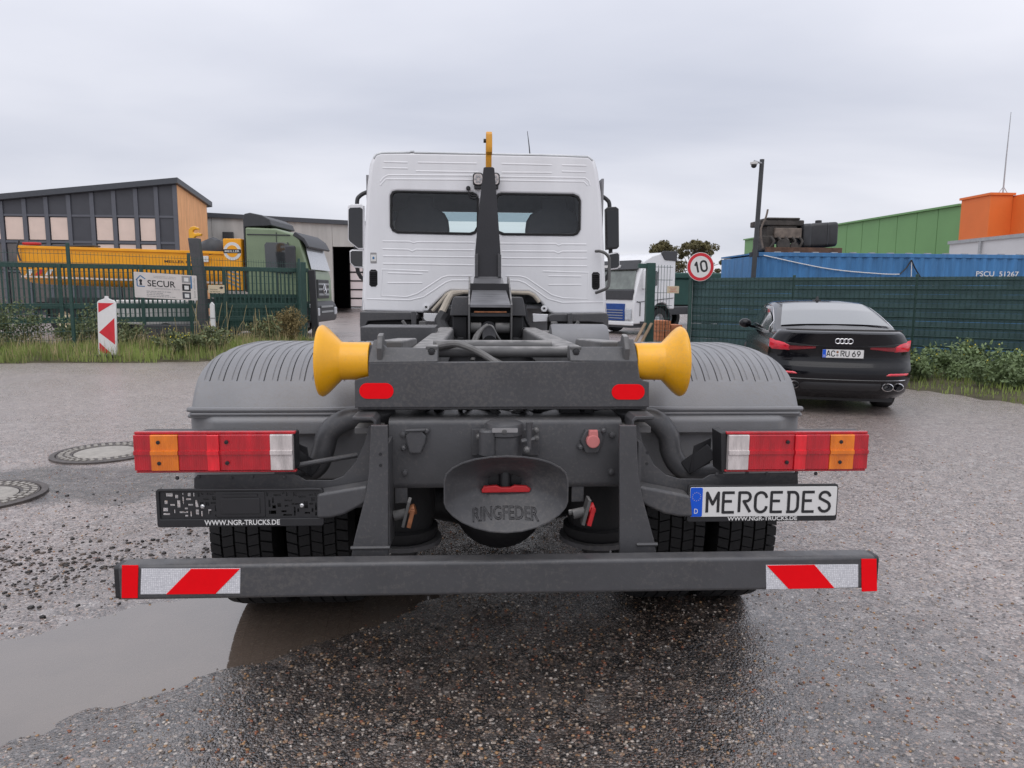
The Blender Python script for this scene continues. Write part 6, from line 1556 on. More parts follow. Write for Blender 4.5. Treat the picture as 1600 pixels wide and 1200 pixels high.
# canvas strip torn at the tunnel arch
q = MB(); q.tube([(-0.219, 6.500, 1.549), (-0.316, 6.450, 1.529), (-0.343, 6.400, 1.483), (-0.396, 6.300, 1.367), (-0.435, 6.300, 1.316)], [.02, .028, .03, .032, .015], 8); q.build('seal_strip', 'canvas_beige', TR)
q = MB(); q.tube([(u, 6.58, v) for u, v in [(-0.491, 1.375), (-0.356, 1.528), (-0.314, 1.549), (-0.126, 1.550)]], .018, 8); q.tube([(u, 6.58, v) for u, v in [(0.210, 1.549), (0.394, 1.545), (0.441, 1.522), (0.490, 1.463)]], .018, 8); q.build('seal_strip', 'canvas_beige', TR)
# grey wheel-arch guards under the cab corners, white brackets
for s, top_, in ((-1, [(-1.125, 1.371), (-0.650, 1.368), (-0.617, 1.345), (-0.617, 1.300), (-0.912, 1.293), (-1.054, 1.286), (-1.071, 1.252), (-1.083, 1.207), (-1.128, 1.229)]), (1, [(0.589, 1.358), (1.089, 1.372), (1.107, 1.349), (1.110, 1.221), (1.081, 1.204), (1.056, 1.279), (0.927, 1.290), (0.566, 1.288), (0.554, 1.340)])):
    q = MB(); q.prism(top_, 'xz', 6.40, 7.2); q.build('cab_guard', G, TR, bevel=.010)
    q = MB(); q.box(min(s * .62, s * 1.10), max(s * .62, s * 1.10), 6.5, 7.1, 1.0, 1.30); q.build('inner_arch', 'axle_black', TR, bevel=.02)
for q_ in ([(-0.563, 1.361), (-0.380, 1.357), (-0.380, 1.293), (-0.403, 1.282), (-0.541, 1.287), (-0.564, 1.310)], [(0.419, 1.361), (0.559, 1.356), (0.554, 1.292), (0.426, 1.286)]):
    MB().flat([q_], .02, .004, lambda u, v, w_: (u, 6.45 - w_, v)).build('cab_bracket', 'cab_white', TR)
for q_ in ([(-0.666, 1.374), (-0.637, 1.380), (-0.621, 1.369), (-0.622, 1.204), (-0.651, 1.187), (-0.662, 1.209)], [(0.725, 1.365), (0.766, 1.371), (0.774, 1.215), (0.751, 1.192), (0.728, 1.215)]):
    MB().flat([q_], .04, .006, lambda u, v, w_: (u, 6.35 - w_, v)).build('guard_stay', G, TR)
# mirrors
for s, big, small in ((-1, [(-1.418, 2.425), (-1.398, 2.447), (-1.280, 2.452), (-1.254, 2.433), (-1.262, 1.983), (-1.315, 1.982), (-1.413, 2.060), (-1.425, 2.086)], [(-1.412, 1.968), (-1.388, 1.985), (-1.262, 1.983), (-1.266, 1.791), (-1.366, 1.797), (-1.411, 1.843)]),
                      (1, [(1.281, 2.434), (1.301, 2.454), (1.389, 2.458), (1.420, 2.436), (1.434, 2.043), (1.414, 2.020), (1.298, 2.009)], [(1.319, 1.969), (1.422, 1.990), (1.443, 1.970), (1.447, 1.835), (1.427, 1.808), (1.337, 1.794)])):
    q = MB(); q.flat([big], .10, .012, lambda u, v, w_: (u, 7.66 - w_, v)); mi = q.build('mirror', 'cab_white' if s < 0 else 'black_plastic', TR)
    cx_ = sum(p[0] for p in big) / len(big); cz_ = sum(p[1] for p in big) / len(big)
    q = MB(); q.flat([[(cx_ + (u - cx_) * .88, cz_ - .012 + (v - cz_) * .88) for u, v in big]], .004, .001, lambda u, v, w_: (u, 7.608 - w_, v)); q.build('mirror_glass', 'mirror_glass', mi, smooth=0)
    q = MB(); q.flat([small], .08, .012, lambda u, v, w_: (u, 7.66 - w_, v)); mi = q.build('wide_mirror', 'cab_white', TR)
    cx_ = sum(p[0] for p in small) / len(small); cz_ = sum(p[1] for p in small) / len(small)
    q = MB(); q.flat([[(cx_ + (u - cx_) * .84, cz_ + (v - cz_) * .84) for u, v in small]], .004, .001, lambda u, v, w_: (u, 7.618 - w_, v)); q.build('mirror_glass', 'mirror_glass', mi, smooth=0)
    q = MB(); q.tube(bez([(s * 1.12, 7.75, 2.62), (s * 1.30, 7.72, 2.55), (s * 1.34, 7.70, 2.4), (s * 1.34, 7.70, 1.75), (s * 1.12, 7.75, 1.65)], 6), .022, 9); q.build('mirror_arm', 'black_plastic', TR)

# ================================================================== THE BLACK CAR
mat('car_black', (0.006, 0.006, 0.008), rough=0.14, var=0.15, vs=3, coat=0.4, spec=0.2)
mat('car_glass', (0.06, 0.07, 0.07), rough=0.05, var=0.1, spec=1.0, coat=1.0)
mat('car_plastic', (0.022, 0.022, 0.024), rough=0.45, var=0.1)
mat('chrome', (0.72, 0.72, 0.73), rough=0.14, metal=1.0, var=0.05)
mat('car_lamp', (0.72, 0.006, 0.030), rough=0.12, var=0.25, vs=12, coat=0.8)
mat('car_lamp_dark', (0.26, 0.004, 0.014), rough=0.12, var=0.25, vs=12, coat=0.8)
mat('tyre_car', (0.016, 0.016, 0.017), rough=0.7, var=0.2)
AUDI = thing('parked_car', 'shiny black saloon car parked in front of the privacy fence', 'car', (4.57, 8.74, 0), None, radians(-16.5))
AUDI.scale = (.935, 1, 1)
def lerp_tab(tab, t):
    for (a, va), (b, vb) in zip(tab[:-1], tab[1:]):
        if t <= b: k = (t - a) / (b - a) if b > a else 0; k = max(0, k); return va + (vb - va) * (k * k * (3 - 2 * k))
    return tab[-1][1]
YR = [(.22, .16), (.30, .07), (.42, .03), (.50, .0), (.62, .01), (.655, .03), (.70, .055), (.80, .06), (.90, .035), (1.0, .02), (1.055, .01), (1.085, .06)]
HW = [(.20, .84), (.32, .905), (.50, .935), (.66, .938), (.80, .93), (.92, .905), (1.0, .85), (1.085, .79)]
YFR = [(.20, 4.75), (.45, 4.92), (.70, 4.85), (.80, 4.6), (.90, 3.9), (1.0, 3.3), (1.085, 3.0)]
def rear_y(x, z):
    w_ = lerp_tab(HW, z); a = min(1, abs(x) / w_)
    return lerp_tab(YR, z) + .13 * a ** 2 + .17 * a ** 6
def plan(z, k=1.0):
    w_ = lerp_tab(HW, z) * k; o = []
    for i in range(25):
        x = -w_ + 2 * w_ * i / 24; x = w_ * sin(pi / 2 * (i - 12) / 12); o.append((x, rear_y(x, z) + (1 - k) * .6, z))
    yf = lerp_tab(YFR, z) - (1 - k) * .6; y0 = rear_y(w_, z)
    for t in (.06, .2, .5, .8, .92): o.append((w_ * (1 if t < .9 else .96), y0 + (yf - .5 - y0) * t, z))
    for i in range(13):
        x = w_ * .93 * sin(pi / 2 * (6 - i) / 6); o.append((x, yf - .45 * (abs(x) / w_) ** 2.5, z))
    for t in (.92, .8, .5, .2, .06): o.append((-w_ * (1 if t < .9 else .96), y0 + (yf - .5 - y0) * t, z))
    return o
zs = [.22, .26, .30, .36, .42, .47, .50, .56, .62, .64, .655, .68, .70, .75, .80, .85, .90, .95, 1.0, 1.03, 1.055, 1.07]
b = MB(); b.loft([plan(z) for z in zs] + [plan(1.085, .97), plan(1.092, .80), plan(1.094, .4)], True, True)
b.build('body', 'car_black', AUDI, smooth=35, local=True)
# greenhouse
GH = [(.42, 1.075, .80, .76), (.55, 1.10, .83, .79), (.9, 1.20, .85, .765), (1.3, 1.315, .86, .725), (1.7, 1.405, .87, .69), (2.0, 1.438, .87, .68), (2.5, 1.452, .87, .675), (2.9, 1.435, .87, .67), (3.3, 1.32, .86, .68), (3.75, 1.10, .78, .68), (3.95, 1.0, .76, .7)]
def gh_section(y, zr, wb, wr, off=0.0, n=8):
    h = []
    zb = 1.0 - .02
    ctl = [(wb, zb), (wb * .985, zb + (zr - zb) * .3), ((wb + wr) / 2, zb + (zr - zb) * .68), (wr + .005, zr - .035), (wr - .06, zr - .008), (wr * .5, zr + .012), (0, zr + .018)]
    half = [V((a + off * .7, y, c + off)) for a, c in ctl]
    return [(p.x, p.y, p.z) for p in half] + [(-p.x, p.y, p.z) for p in reversed(half[:-1])]
g = MB(); g.loft([gh_section(*q) for q in GH], False, False); g.build('greenhouse', 'car_black', AUDI, smooth=50, local=True)
def gh_at(y):
    return [lerp_lin([(q[0], q[k]) for q in GH], y) for k in (1, 2, 3)]
def lerp_lin(tab, t):
    for (a, va), (b_, vb) in zip(tab[:-1], tab[1:]):
        if t <= b_: return va + (vb - va) * max(0, (t - a) / (b_ - a))
    return tab[-1][1]
rw = MB(); vs = []; n1, n2 = 16, 24
for j in range(n1 + 1):
    y = .66 + (1.68 - .66) * j / n1; zr, wb, wr = gh_at(y); lim = .735 - .150 * j / n1
    for i in range(n2 + 1):
        x = -lim + 2 * lim * i / n2; a = abs(x) / max(wr, .01); zz = zr + .018 - .03 * a ** 3 + .009; vs.append((x, y, zz))
rw.add(vs, [(j * (n2 + 1) + i, j * (n2 + 1) + i + 1, (j + 1) * (n2 + 1) + i + 1, (j + 1) * (n2 + 1) + i) for j in range(n1) for i in range(n2)]); rw.build('rear_window', 'car_glass', AUDI, smooth=60, local=True)
for s in (-1, 1):
    for (ya, yb, lo_) in ((1.05, 1.95, .12), (1.99, 2.95, .0), (2.99, 3.45, .1)):
        m_ = MB(); ring = []
        for y in np.linspace(ya, yb, 8):
            zr, wb, wr = gh_at(y); zb = .985
            def at(t): return (s * (wb * .985 + (((wb + wr) / 2 - .0) - wb * .985) * t + .012), y, zb + (zr - zb) * (.3 + .38 * t))
            ring.append([at(-.25), at(.2), at(.7), at(1.25)])
        m_.loft(ring, False, False); m_.build('side_window', 'car_glass', AUDI, smooth=50, local=True)
    ch = MB(); pts = []
    for y in np.linspace(.95, 3.5, 14): zr, wb, wr = gh_at(y); pts.append((s * (wb * .985 + .02), y, 1.03))
    top = []
    for y in np.linspace(3.3, 1.0, 14): zr, wb, wr = gh_at(y); top.append((s * ((wr + .02) + .012), y, zr - .055))
    ch.tube(pts, .010, 6); ch.tube(top, .008, 6); ch.tube([top[-1], (s * (gh_at(.95)[1] * .985 + .01), .93, 1.10), pts[0]], .010, 6); ch.build('window_trim', 'chrome', AUDI, local=True)
    mr_ = MB(); mr_.ball((s * 1.02, 3.10, 1.06), .11, (1.0, .75, .72), 14, 9); mr_.beam((s * .82, 3.15, .99), (s * .98, 3.12, 1.02), .06, .04); mr_.build('door_mirror', 'car_black', AUDI, local=True)
    for y in (.98 + .12, 3.98):
        t_ = MB(); t_.lathe([(-.125, .24), (-.13, .30), (-.115, .335), (-.09, .348), (.09, .348), (.115, .335), (.13, .30), (.125, .24)], (s * .80, y, .345), (1, 0, 0), 40, False); ty = t_.build('tyre', 'tyre_car', AUDI, smooth=40, local=True)
        t_ = MB(); t_.lathe([(.125 * s, .24), (.10 * s, .23), (.09 * s, .05), (.10 * s, 0)], (s * .80, y, .345), (1, 0, 0), 30, False); t_.build('rim', 'galv', ty, local=True)
def patch(name, x0, x1, zlo, zhi, off, m, n=14, k=5, parent=None, smooth=40):
    vs = []; p_ = MB()
    for i in range(n + 1):
        x = x0 + (x1 - x0) * i / n
        for j in range(k + 1):
            z = zlo(x) + (zhi(x) - zlo(x)) * j / k; edge = (i in (0, n) or j in (0, k))
            vs.append((x, rear_y(x, z) - (off if not edge else -.004), z))
    p_.add(vs, [(i * (k + 1) + j, (i + 1) * (k + 1) + j, (i + 1) * (k + 1) + j + 1, i * (k + 1) + j + 1) for i in range(n) for j in range(k)])
    return p_.build(name, m, parent or AUDI, smooth=smooth, local=True)
for s in (-1, 1):
    f = lambda x: (abs(x) - .34) / .57
    patch('tail_lamp', s * .34, s * .905, lambda x: .862 - .030 * min(1, f(x) * 2.2), lambda x: .892 + .0 * x, .010, 'car_lamp_dark')
    patch('tail_lamp', s * .66, s * .918, lambda x: .826, lambda x: .905 + .068 * max(0, (abs(x) - .66) / .255), .014, 'car_lamp', 8)
    patch('lamp_surround', s * .30, s * .74, lambda x: .897, lambda x: .905 + .045 * f(x), .006, 'car_plastic')
    patch('bumper_reflector', s * .56, s * .90, lambda x: .528, lambda x: .528 + .036 * min(1, (abs(x) - .53) / .08), .012, 'car_lamp', 10, 2)
    for dx in (.60, .745):
        e = MB(); y0 = rear_y(s * dx, .385) - .035; rg = []
        for t in np.linspace(0, 2 * pi, 20, endpoint=False): rg.append((s * dx + .064 * cos(t), y0, .385 + .044 * sin(t)))
        rg2 = [(a, y0 + .01, c) for a, _, c in [(s * dx + .074 * cos(t), 0, .385 + .053 * sin(t)) for t in np.linspace(0, 2 * pi, 20, endpoint=False)]]
        rg3 = [(a, y0 + .16, c) for a, _, c in rg2]; rg0 = [(a, y0 + .12, c) for a, _, c in rg]
        e.loft([rg0, rg, rg2, rg3], True, False); ex = e.build('exhaust_tip', 'chrome', AUDI, smooth=40, local=True)
        e = MB(); e.add([(a, y0 + .05, c) for a, _, c in rg], [tuple(range(20))]); e.build('exhaust_bore', 'ink_black', ex, smooth=0, local=True)
patch('light_bar', -.86, .86, lambda x: .888, lambda x: .902, .018, 'chrome', 30, 2)
patch('chrome_strip', -.86, .86, lambda x: .462, lambda x: .478, .012, 'chrome', 30, 2)
patch('diffuser', -.52, .52, lambda x: .32, lambda x: .44, .012, 'car_plastic', 20, 4)
patch('bumper_groove', -.66, .66, lambda x: .640, lambda x: .655, .002, 'ink_black', 20, 2)
pt = MB(); yp = rear_y(0, .80) - .018
pt.flat([rrect(-.267, .267, .738, .862, .008, 3)], .014, .003, lambda u, v, w_: (u, yp - w_, v)); pt = pt.build('number_plate', 'black_plastic', AUDI, smooth=0, local=True)
q = MB(); q.flat([rrect(-.26, .26, .752, .857, .005, 3)], .002, .0004, lambda u, v, w_: (u, yp - .0085 - w_, v)); q.build('plate_face', 'plate_white', pt, smooth=0, local=True)
q = MB(); q.flat([rrect(-.259, -.215, .753, .856, .004, 2)], .002, .0004, lambda u, v, w_: (u, yp - .0105 - w_, v)); q.build('euro_band', 'plate_blue', pt, smooth=0, local=True)
q = MB(); q.text('D', .018, .026, lambda u, v, w_: (-.237 + u, yp - .0125 - w_, .775 + v), .0006, .01); q.build('lettering', 'plate_white', pt, smooth=0, local=True)
q = MB(); x = -.205
for ch_ in 'AC RU 69':
    if ch_ == ' ': x += .060 if x < 0 else .022; continue
    strokes(q, ch_, x, .771, .042, .068, .0115, lambda u, v, w_: (u, yp - .0098 - w_, v)); x += .060
q.build('plate_lettering', 'ink_black', pt, smooth=0, local=True)
q = MB(); q.lathe([(0, .015), (.001, .015)], (-.070, yp - .0098, .825), (0, -1, 0), 12); q.build('seal', 'copper_worn', pt, smooth=0, local=True)
q = MB(); q.lathe([(0, .016), (.001, .016)], (-.070, yp - .0098, .785), (0, -1, 0), 12); q.build('seal', 'ink_grey', pt, smooth=0, local=True)
for k in range(4):
    q = MB(); cx_ = -.078 + k * .052; yb = rear_y(0, .965) - .012
    q.tube([(cx_ + .034 * cos(t), yb - .0005 * (k % 2), .965 + .031 * sin(t)) for t in np.linspace(0, 2 * pi, 25)], .0062, 6, False); q.build('badge_ring', 'chrome', AUDI, local=True)
q = MB(); q.prism([(2.02, 1.455), (2.20, 1.465), (2.04, 1.525)], 'yz', -.018, .018); q.box(-.05, .05, 2.0, 2.22, 1.45, 1.468); q.build('shark_fin_aerial', 'car_plastic', AUDI, bevel=.008, local=True)
q = MB(); ring = [(.74 * sin(pi / 2 * i / 10), .03 + .10 * abs(i / 10) ** 2, 1.092 + .012) for i in range(-10, 11)]; q.tube(ring, [.004 + .010 * (1 - abs(i / 10) ** 4) for i in range(-10, 11)], 6); q.build('spoiler_lip', 'car_black', AUDI, local=True)
q = MB(); q.box(-.75, .75, .35, 4.5, .16, .24); q.build('underbody', 'car_plastic', AUDI, local=True, smooth=0)

# ================================================================== GREEN TRUCK WITH ORANGE TIPPER BODY
mat('truck_green', (0.205, 0.265, 0.160), rough=0.4, var=0.10, vs=1.5, coat=0.2)
mat('tipper_orange', (0.95, 0.39, 0.010), rough=0.45, var=0.12, vs=1.2, dust=0.12)
mat('truck_trim', (0.045, 0.046, 0.050), rough=0.5, var=0.15)
mat('truck_glass', (0.035, 0.040, 0.043), rough=0.05, var=0.1, spec=0.8, coat=0.5)
mat('lamp_glass', (0.48, 0.50, 0.52), rough=0.12, var=0.2, vs=20, coat=0.6)
GT = thing('tipper_truck', 'green cab tipper truck with long orange rounded tipper body behind the gate', 'truck', (-15.87, 25.4, 0), None, radians(-5))
# local frame: +x forward, -y towards the camera, z up
tb = MB(); rings = []
def trough(z0, zt, hw, n=14):
    o = []
    for k in range(n + 1):
        a = pi + pi * k / n; o.append((hw * cos(a), zt + (zt - z0) * sin(a) * 1.0))
    return o
def body_ring(x, zt, zb_, hw):
    pts = [(-hw, zt), (-hw * 1.0, zb_ + .62), (-hw * .96, zb_ + .42), (-hw * .82, zb_ + .18), (-hw * .6, zb_ + .03), (0, zb_), (hw * .6, zb_ + .03), (hw * .82, zb_ + .18), (hw * .96, zb_ + .42), (hw, zb_ + .62), (hw, zt)]
    return [(x, 1.25 + a, c) for a, c in pts]
for x, dz, hw in ((.02, .42, .95), (.10, .18, 1.08), (.28, .06, 1.16), (.6, .0, 1.2), (2, 0, 1.2), (4.5, 0, 1.2), (7.6, 0, 1.2)):
    rings.append(body_ring(x, 2.99 - dz * .8 - .026 * x, 1.72 + dz * .55 - .026 * x, hw))
tb.loft(rings, True, True); bd_ = tb.build('tipper_body', 'tipper_orange', GT, smooth=40, local=True)
q = MB()
for s in (.03, 2.47): q.beam((.25, s, 2.98), (7.6, s, 2.80), .07, .09)
q.build('top_rail', 'tipper_orange', bd_, local=True, bevel=.01, smooth=0)
q = MB(); q.beam((.5, .5, 3.0), (2.7, .5, 3.04), .5, .06); q.build('rolled_tarpaulin', 'truck_trim', GT, local=True, bevel=.02)
q = MB(); q.beam((.3, .028, 1.98), (7.5, .028, 1.80), .03, .06); q.build('side_stripe', 'blind', bd_, local=True, smooth=0)
for k in range(3):
    q = MB(); q.add([(.45 + k * .34, .035 - .004, 2.02), (.62 + k * .34, .031, 2.02), (.75 + k * .34, .031, 2.22), (.58 + k * .34, .031, 2.22)], [(0, 1, 2, 3)]); q.build('chevron', 'sign_white' if k != 1 else 'sign_red', bd_, smooth=0, local=True)
q = MB(); q.tube(bez([(.35, .0, 3.2), (.25, .0, 2.9), (.35, -.02, 2.5)], 5), .03, 6); q.build('tailgate_arm', 'truck_trim', bd_, local=True)
q = MB(); q.box(.35, .85, .1, .4, 3.05, 3.14); q.build('beacon', 'coupling_red', bd_, local=True, bevel=.03)
q = MB(); q.text('MEILLER KIPPER', 1.3, .085, lambda u, v, w_: (5.95 + u, .044 - w_, 2.50 + v - .026 * u), .002, .01); q.build('lettering', 'ink_black', bd_, smooth=0, local=True)
q = MB(); q.box(7.36, 7.98, -.02, 2.5, 1.55, 3.28); fwl = q.build('front_wall', 'tipper_orange', GT, local=True, bevel=.03)
q = MB(); q.flat([circ(.30)], .01, .002, lambda u, v, w_: (7.68 + u, -.028 - w_, 2.86 + v)); q.flat([circ(.20)], .004, .001, lambda u, v, w_: (7.68 + u, -.036 - w_, 2.86 + v)); q.build('round_emblem', 'sign_white', fwl, local=True, smooth=0)
q = MB(); q.flat([circ(.20, 24)], .002, .0005, lambda u, v, w_: (7.68 + u, -.0395 - w_, 2.86 + v)); q.build('emblem_centre', 'tipper_orange', fwl, local=True, smooth=0)
q = MB(); q.flat([rrect(-.30, .30, -.065, .065, .02, 3)], .003, .0006, lambda u, v, w_: (7.68 + u, -.043 - w_, 2.86 + v)); q.build('emblem_bar', 'ink_black', fwl, local=True, smooth=0)
q = MB(); q.text('MEILLER', .5, .07, lambda u, v, w_: (7.68 + u, -.046 - w_, 2.86 + v), .001, .01); q.build('lettering', 'sign_white', fwl, local=True, smooth=0)
q = MB()
for k in range(4): q.beam((7.42, -.03, 1.95 - k * .0 + .14 * k - .1), (7.92, -.03, 1.75 + .14 * k - .1), .02, .05)
q.build('decal', 'ink_grey', fwl, local=True, smooth=0)
# black net heaped at the front of the body
q = MB(); rings = []
for i in range(9):
    x = 6.35 + i * .13; r_ = .12 + .22 * sin(pi * i / 8)
    rings.append([(x, .35 + cos(2 * pi * k / 12) * r_, 2.92 + sin(2 * pi * k / 12) * r_ * 1.2 + .10 * mnoise.noise(V((i * .9, k * .8, 2)))) for k in range(12)])
q.loft(rings, True, True); tag(q.build('tarpaulin_net', 'truck_trim', GT, local=True), None, None)
q = MB(); q.box(6.45, 6.85, -.03, -.01, 2.50, 2.70); q.build('white_board', 'sign_white', bd_, local=True, smooth=0)
# chassis and wheels
q = MB()
for y in (.8, 1.6): q.box(.6, 9.6, y, y + .1, .95, 1.25)
q.box(.5, .6, .2, 2.3, .85, 1.1); q.build('chassis', 'truck_trim', GT, local=True, smooth=0)
q = MB(); q.box(3.6, 6.2, .05, .6, .55, 1.15); q.build('tool_box', 'truck_trim', GT, local=True, bevel=.03)
for x in (1.7, 3.05, 7.4, 9.15):
    for y in (.16, 2.34):
        q = MB(); q.lathe([(-.15, .28), (-.15, .5), (-.12, .52), (.12, .52), (.15, .5), (.15, .28)], (x, y, .52), (0, 1, 0), 32, False); ty = q.build('wheel', 'rubber', GT, local=True, smooth=40)
        q = MB(); q.lathe([(-.13, .28), (-.05, .2), (-.1, .12), (-.12, 0)], (x, y, .52), (0, 1 if y < 1 else -1, 0), 24, False); q.build('rim', 'cream', ty, local=True)
    q = MB(); q.lathe([(-.0, .60), (.34, .60)], (x, 0, .55), (0, 1, 0), 20, False, radians(0), radians(180)); 
    q = MB(); q.loft([[(x + .62 * cos(t), y, .55 + .62 * sin(t)) for t in np.linspace(.1, pi - .1, 12)] for y in (-.02, .42)], False, False); q.build('mudguard', 'truck_trim', GT, local=True, smooth=40)
# cab
prof = [(8.12, .95), (10.38, .95), (10.40, 1.2), (10.38, 2.0), (10.30, 2.25), (10.02, 3.25), (9.90, 3.42), (9.2, 3.62), (8.12, 3.66)]
q = MB(); q.prism([(a, c) for a, c in prof], 'xz', 0, 2.4); cb_ = q.build('cab', 'truck_green', GT, local=True, bevel=.07, seg=3)
q = MB(); q.prism([(8.05, 1.5), (8.115, 1.5), (8.115, 3.66), (8.30, 3.68), (8.9, 3.70), (9.06, 3.72), (8.98, 3.92), (8.72, 4.06), (8.30, 4.14), (8.10, 4.10), (8.05, 3.95)], 'xz', .03, 2.37); q.build('air_deflector', 'truck_trim', GT, local=True, bevel=.05)
q = MB(); q.prism([(9.78, 3.40), (10.12, 3.20), (10.28, 2.98), (10.36, 3.02), (10.20, 3.30), (9.88, 3.52)], 'xz', -.03, 2.43); q.build('sun_visor', 'truck_trim', GT, local=True, bevel=.03)
def wsx(z): return 10.30 - (z - 2.25) * .28
q = MB(); q.add([(wsx(2.28) + .085, .10, 2.28), (wsx(2.28) + .085, 2.3, 2.28), (wsx(3.18) + .085, 2.2, 3.18), (wsx(3.18) + .085, .20, 3.18)], [(0, 1, 2, 3)]); q.build('windscreen', 'lamp_glass', GT, local=True, smooth=0)
q = MB(); q.flat([[(8.82, 2.28), (8.90, 2.20), (9.65, 2.10), (9.86, 2.18), (9.78, 2.50), (9.58, 3.10), (9.46, 3.16), (8.86, 3.16), (8.80, 3.08)]], .03, .008, lambda u, v, w_: (u, -.015 - w_, v)); q.build('door_window', 'truck_glass', cb_, local=True)
q = MB(); q.tube([(9.22, -.012, 1.25), (9.22, -.012, 3.5)], .012, 5); q.tube([(8.2, -.012, 3.42), (9.7, -.012, 3.40)], .02, 5); q.tube([(10.12, -.012, 1.2), (10.14, -.012, 2.1)], .012, 5); q.build('door_gap', 'truck_trim', cb_, local=True)
q = MB(); q.flat([rrect(-.17, .17, -.42, .42, .07, 5)], .16, .04, lambda u, v, w_: (9.80 + u, -.30 - w_, 2.62 + v)); q.tube([(9.7, -.25, 3.0), (9.6, .02, 3.15)], .03, 6); q.build('door_mirror', 'truck_trim', GT, local=True)
q = MB(); q.prism([(8.3, .62), (10.5, .48), (10.56, .62), (10.54, 1.05), (10.40, 1.22), (9.95, 1.22), (9.70, 1.12), (9.5, 1.0), (8.3, 1.0)], 'xz', -.02, 2.42); q.build('bumper', 'truck_trim', GT, local=True, bevel=.05)
q = MB(); q.box(10.385, 10.45, .55, 1.85, 1.3, 1.95); gr = q.build('grille', 'truck_trim', GT, local=True, bevel=.02)
q = MB()
for z in (1.40, 1.58, 1.76): q.box(10.45, 10.475, .6, 1.8, z, z + .07)
for z in (.80, .98): q.box(10.56, 10.58, .5, 1.9, z, z + .07)
q.build('grille_bar', 'galv', gr, local=True, smooth=0)
q = MB(); q.tube([(10.50 + .0 * t, 1.2 + .17 * cos(t), 1.62 + .17 * sin(t)) for t in np.linspace(0, 2 * pi, 25)], .016, 6, False)
for t in (pi / 2, pi / 2 + 2.094, pi / 2 + 4.189): q.tube([(10.5, 1.2, 1.62), (10.5, 1.2 + .17 * cos(t), 1.62 + .17 * sin(t))], [.03, .006], 6)
q.build('round_badge', 'chrome', gr, local=True)
for y in (.02, 2.1):
    q = MB(); q.box(10.50, 10.585, y, y + .30, .70, .98); q.build('headlamp', 'lamp_glass', GT, local=True, bevel=.04)
    q = MB(); q.box(10.30, 10.45, y - .06 if y < 1 else y + .26, y + .04 if y < 1 else y + .36, .98, 1.12); q.build('side_lamp', 'lamp_glass', GT, local=True, bevel=.03)
q = MB(); q.box(9.0, 10.2, -.06, .3, .30, .60); q.build('entry_step', 'truck_trim', GT, local=True, bevel=.03)
q = MB(); q.loft([[(9.15 + .68 * cos(t), y, .55 + .68 * sin(t)) for t in np.linspace(.0, pi, 14)] for y in (-.045, .3)], False, False); q.build('wheel_arch', 'truck_trim', GT, local=True, smooth=40)

for ch in GT.children:
    if ch.name.split('.')[0] in ('cab', 'air_deflector', 'sun_visor', 'windscreen', 'door_mirror', 'bumper', 'grille', 'headlamp', 'side_lamp', 'entry_step'):
        for o_ in (ch, *ch.children):
            for v_ in o_.data.vertices:
                if v_.co.x > 8.12: v_.co.x = 8.12 + (v_.co.x - 8.12) * .97
# ---- hook arm of another lift truck, standing before the orange body
ha2 = thing('hook_arm_frame', 'dark steel hook arm with yellow hook standing before the orange tipper body', 'hook arm', (-8.0, 21.2, 0))
q = MB(); q.prism([(-8.28, 3.03), (-7.99, 3.03), (-7.88, 1.55), (-7.86, .5), (-8.16, .5), (-8.14, 1.55)], 'xz', 21.1, 21.35); q.build('arm', 'chassis_grey', ha2, bevel=.02)
q = MB(); q.flat([[(-.14, 0), (.0, 0), (.05, .06), (.20, .08), (.22, .14), (.12, .17), (.04, .15), (-.02, .18), (.0, .24), (.08, .26), (.14, .24), (.15, .30), (.04, .35), (-.07, .33), (-.14, .25)]], .12, .02, lambda u, v, w_: (-8.13 + u, 21.22 - w_, 3.02 + v)); q.build('hook', 'yellow_paint', ha2)
q = MB(); q.box(-9.6, -7.7, 21.0, 21.45, .25, .55); q.box(-9.5, -9.3, 21.0, 21.45, 0, .25); q.box(-8.0, -7.8, 21.0, 21.45, 0, .25); q.build('base_frame', 'truck_trim', ha2, bevel=.02, smooth=0)
wv = thing('white_trailer', 'low white box trailer parked behind the bars of the sliding gate', 'trailer', (-9.8, 22.2, 0))
q = MB(); q.box(-11.1, -8.75, 22.0, 23.0, .50, 1.24); q.build('body', 'sign_white', wv, bevel=.05)
q = MB(); q.box(-11.2, -8.6, 22.02, 23.0, .40, .49); q.build('chassis', 'truck_trim', wv, smooth=0)
for x in (-10.6, -9.4):
    q = MB(); q.lathe([(-.1, .15), (-.1, .28), (.1, .28), (.1, .15)], (x, 22.05, .28), (0, 1, 0), 22); q.build('wheel', 'rubber', wv)

# ================================================================== WHITE TRUCK TRACTOR
mat('lorry_white', (0.76, 0.76, 0.76), rough=0.35, var=0.05, vs=1.5, coat=0.3)
mat('tractor_screen', (0.13, 0.15, 0.13), rough=0.06, var=0.5, vs=2.5, spec=0.8, coat=0.5)
mat('grille_blue', (0.012, 0.060, 0.26), rough=0.4, var=0.2, vs=5)
WT = thing('truck_tractor', 'white truck tractor with blue grille parked beyond the gate post', 'truck', (5.86, 26.3, 0), None, radians(-145))
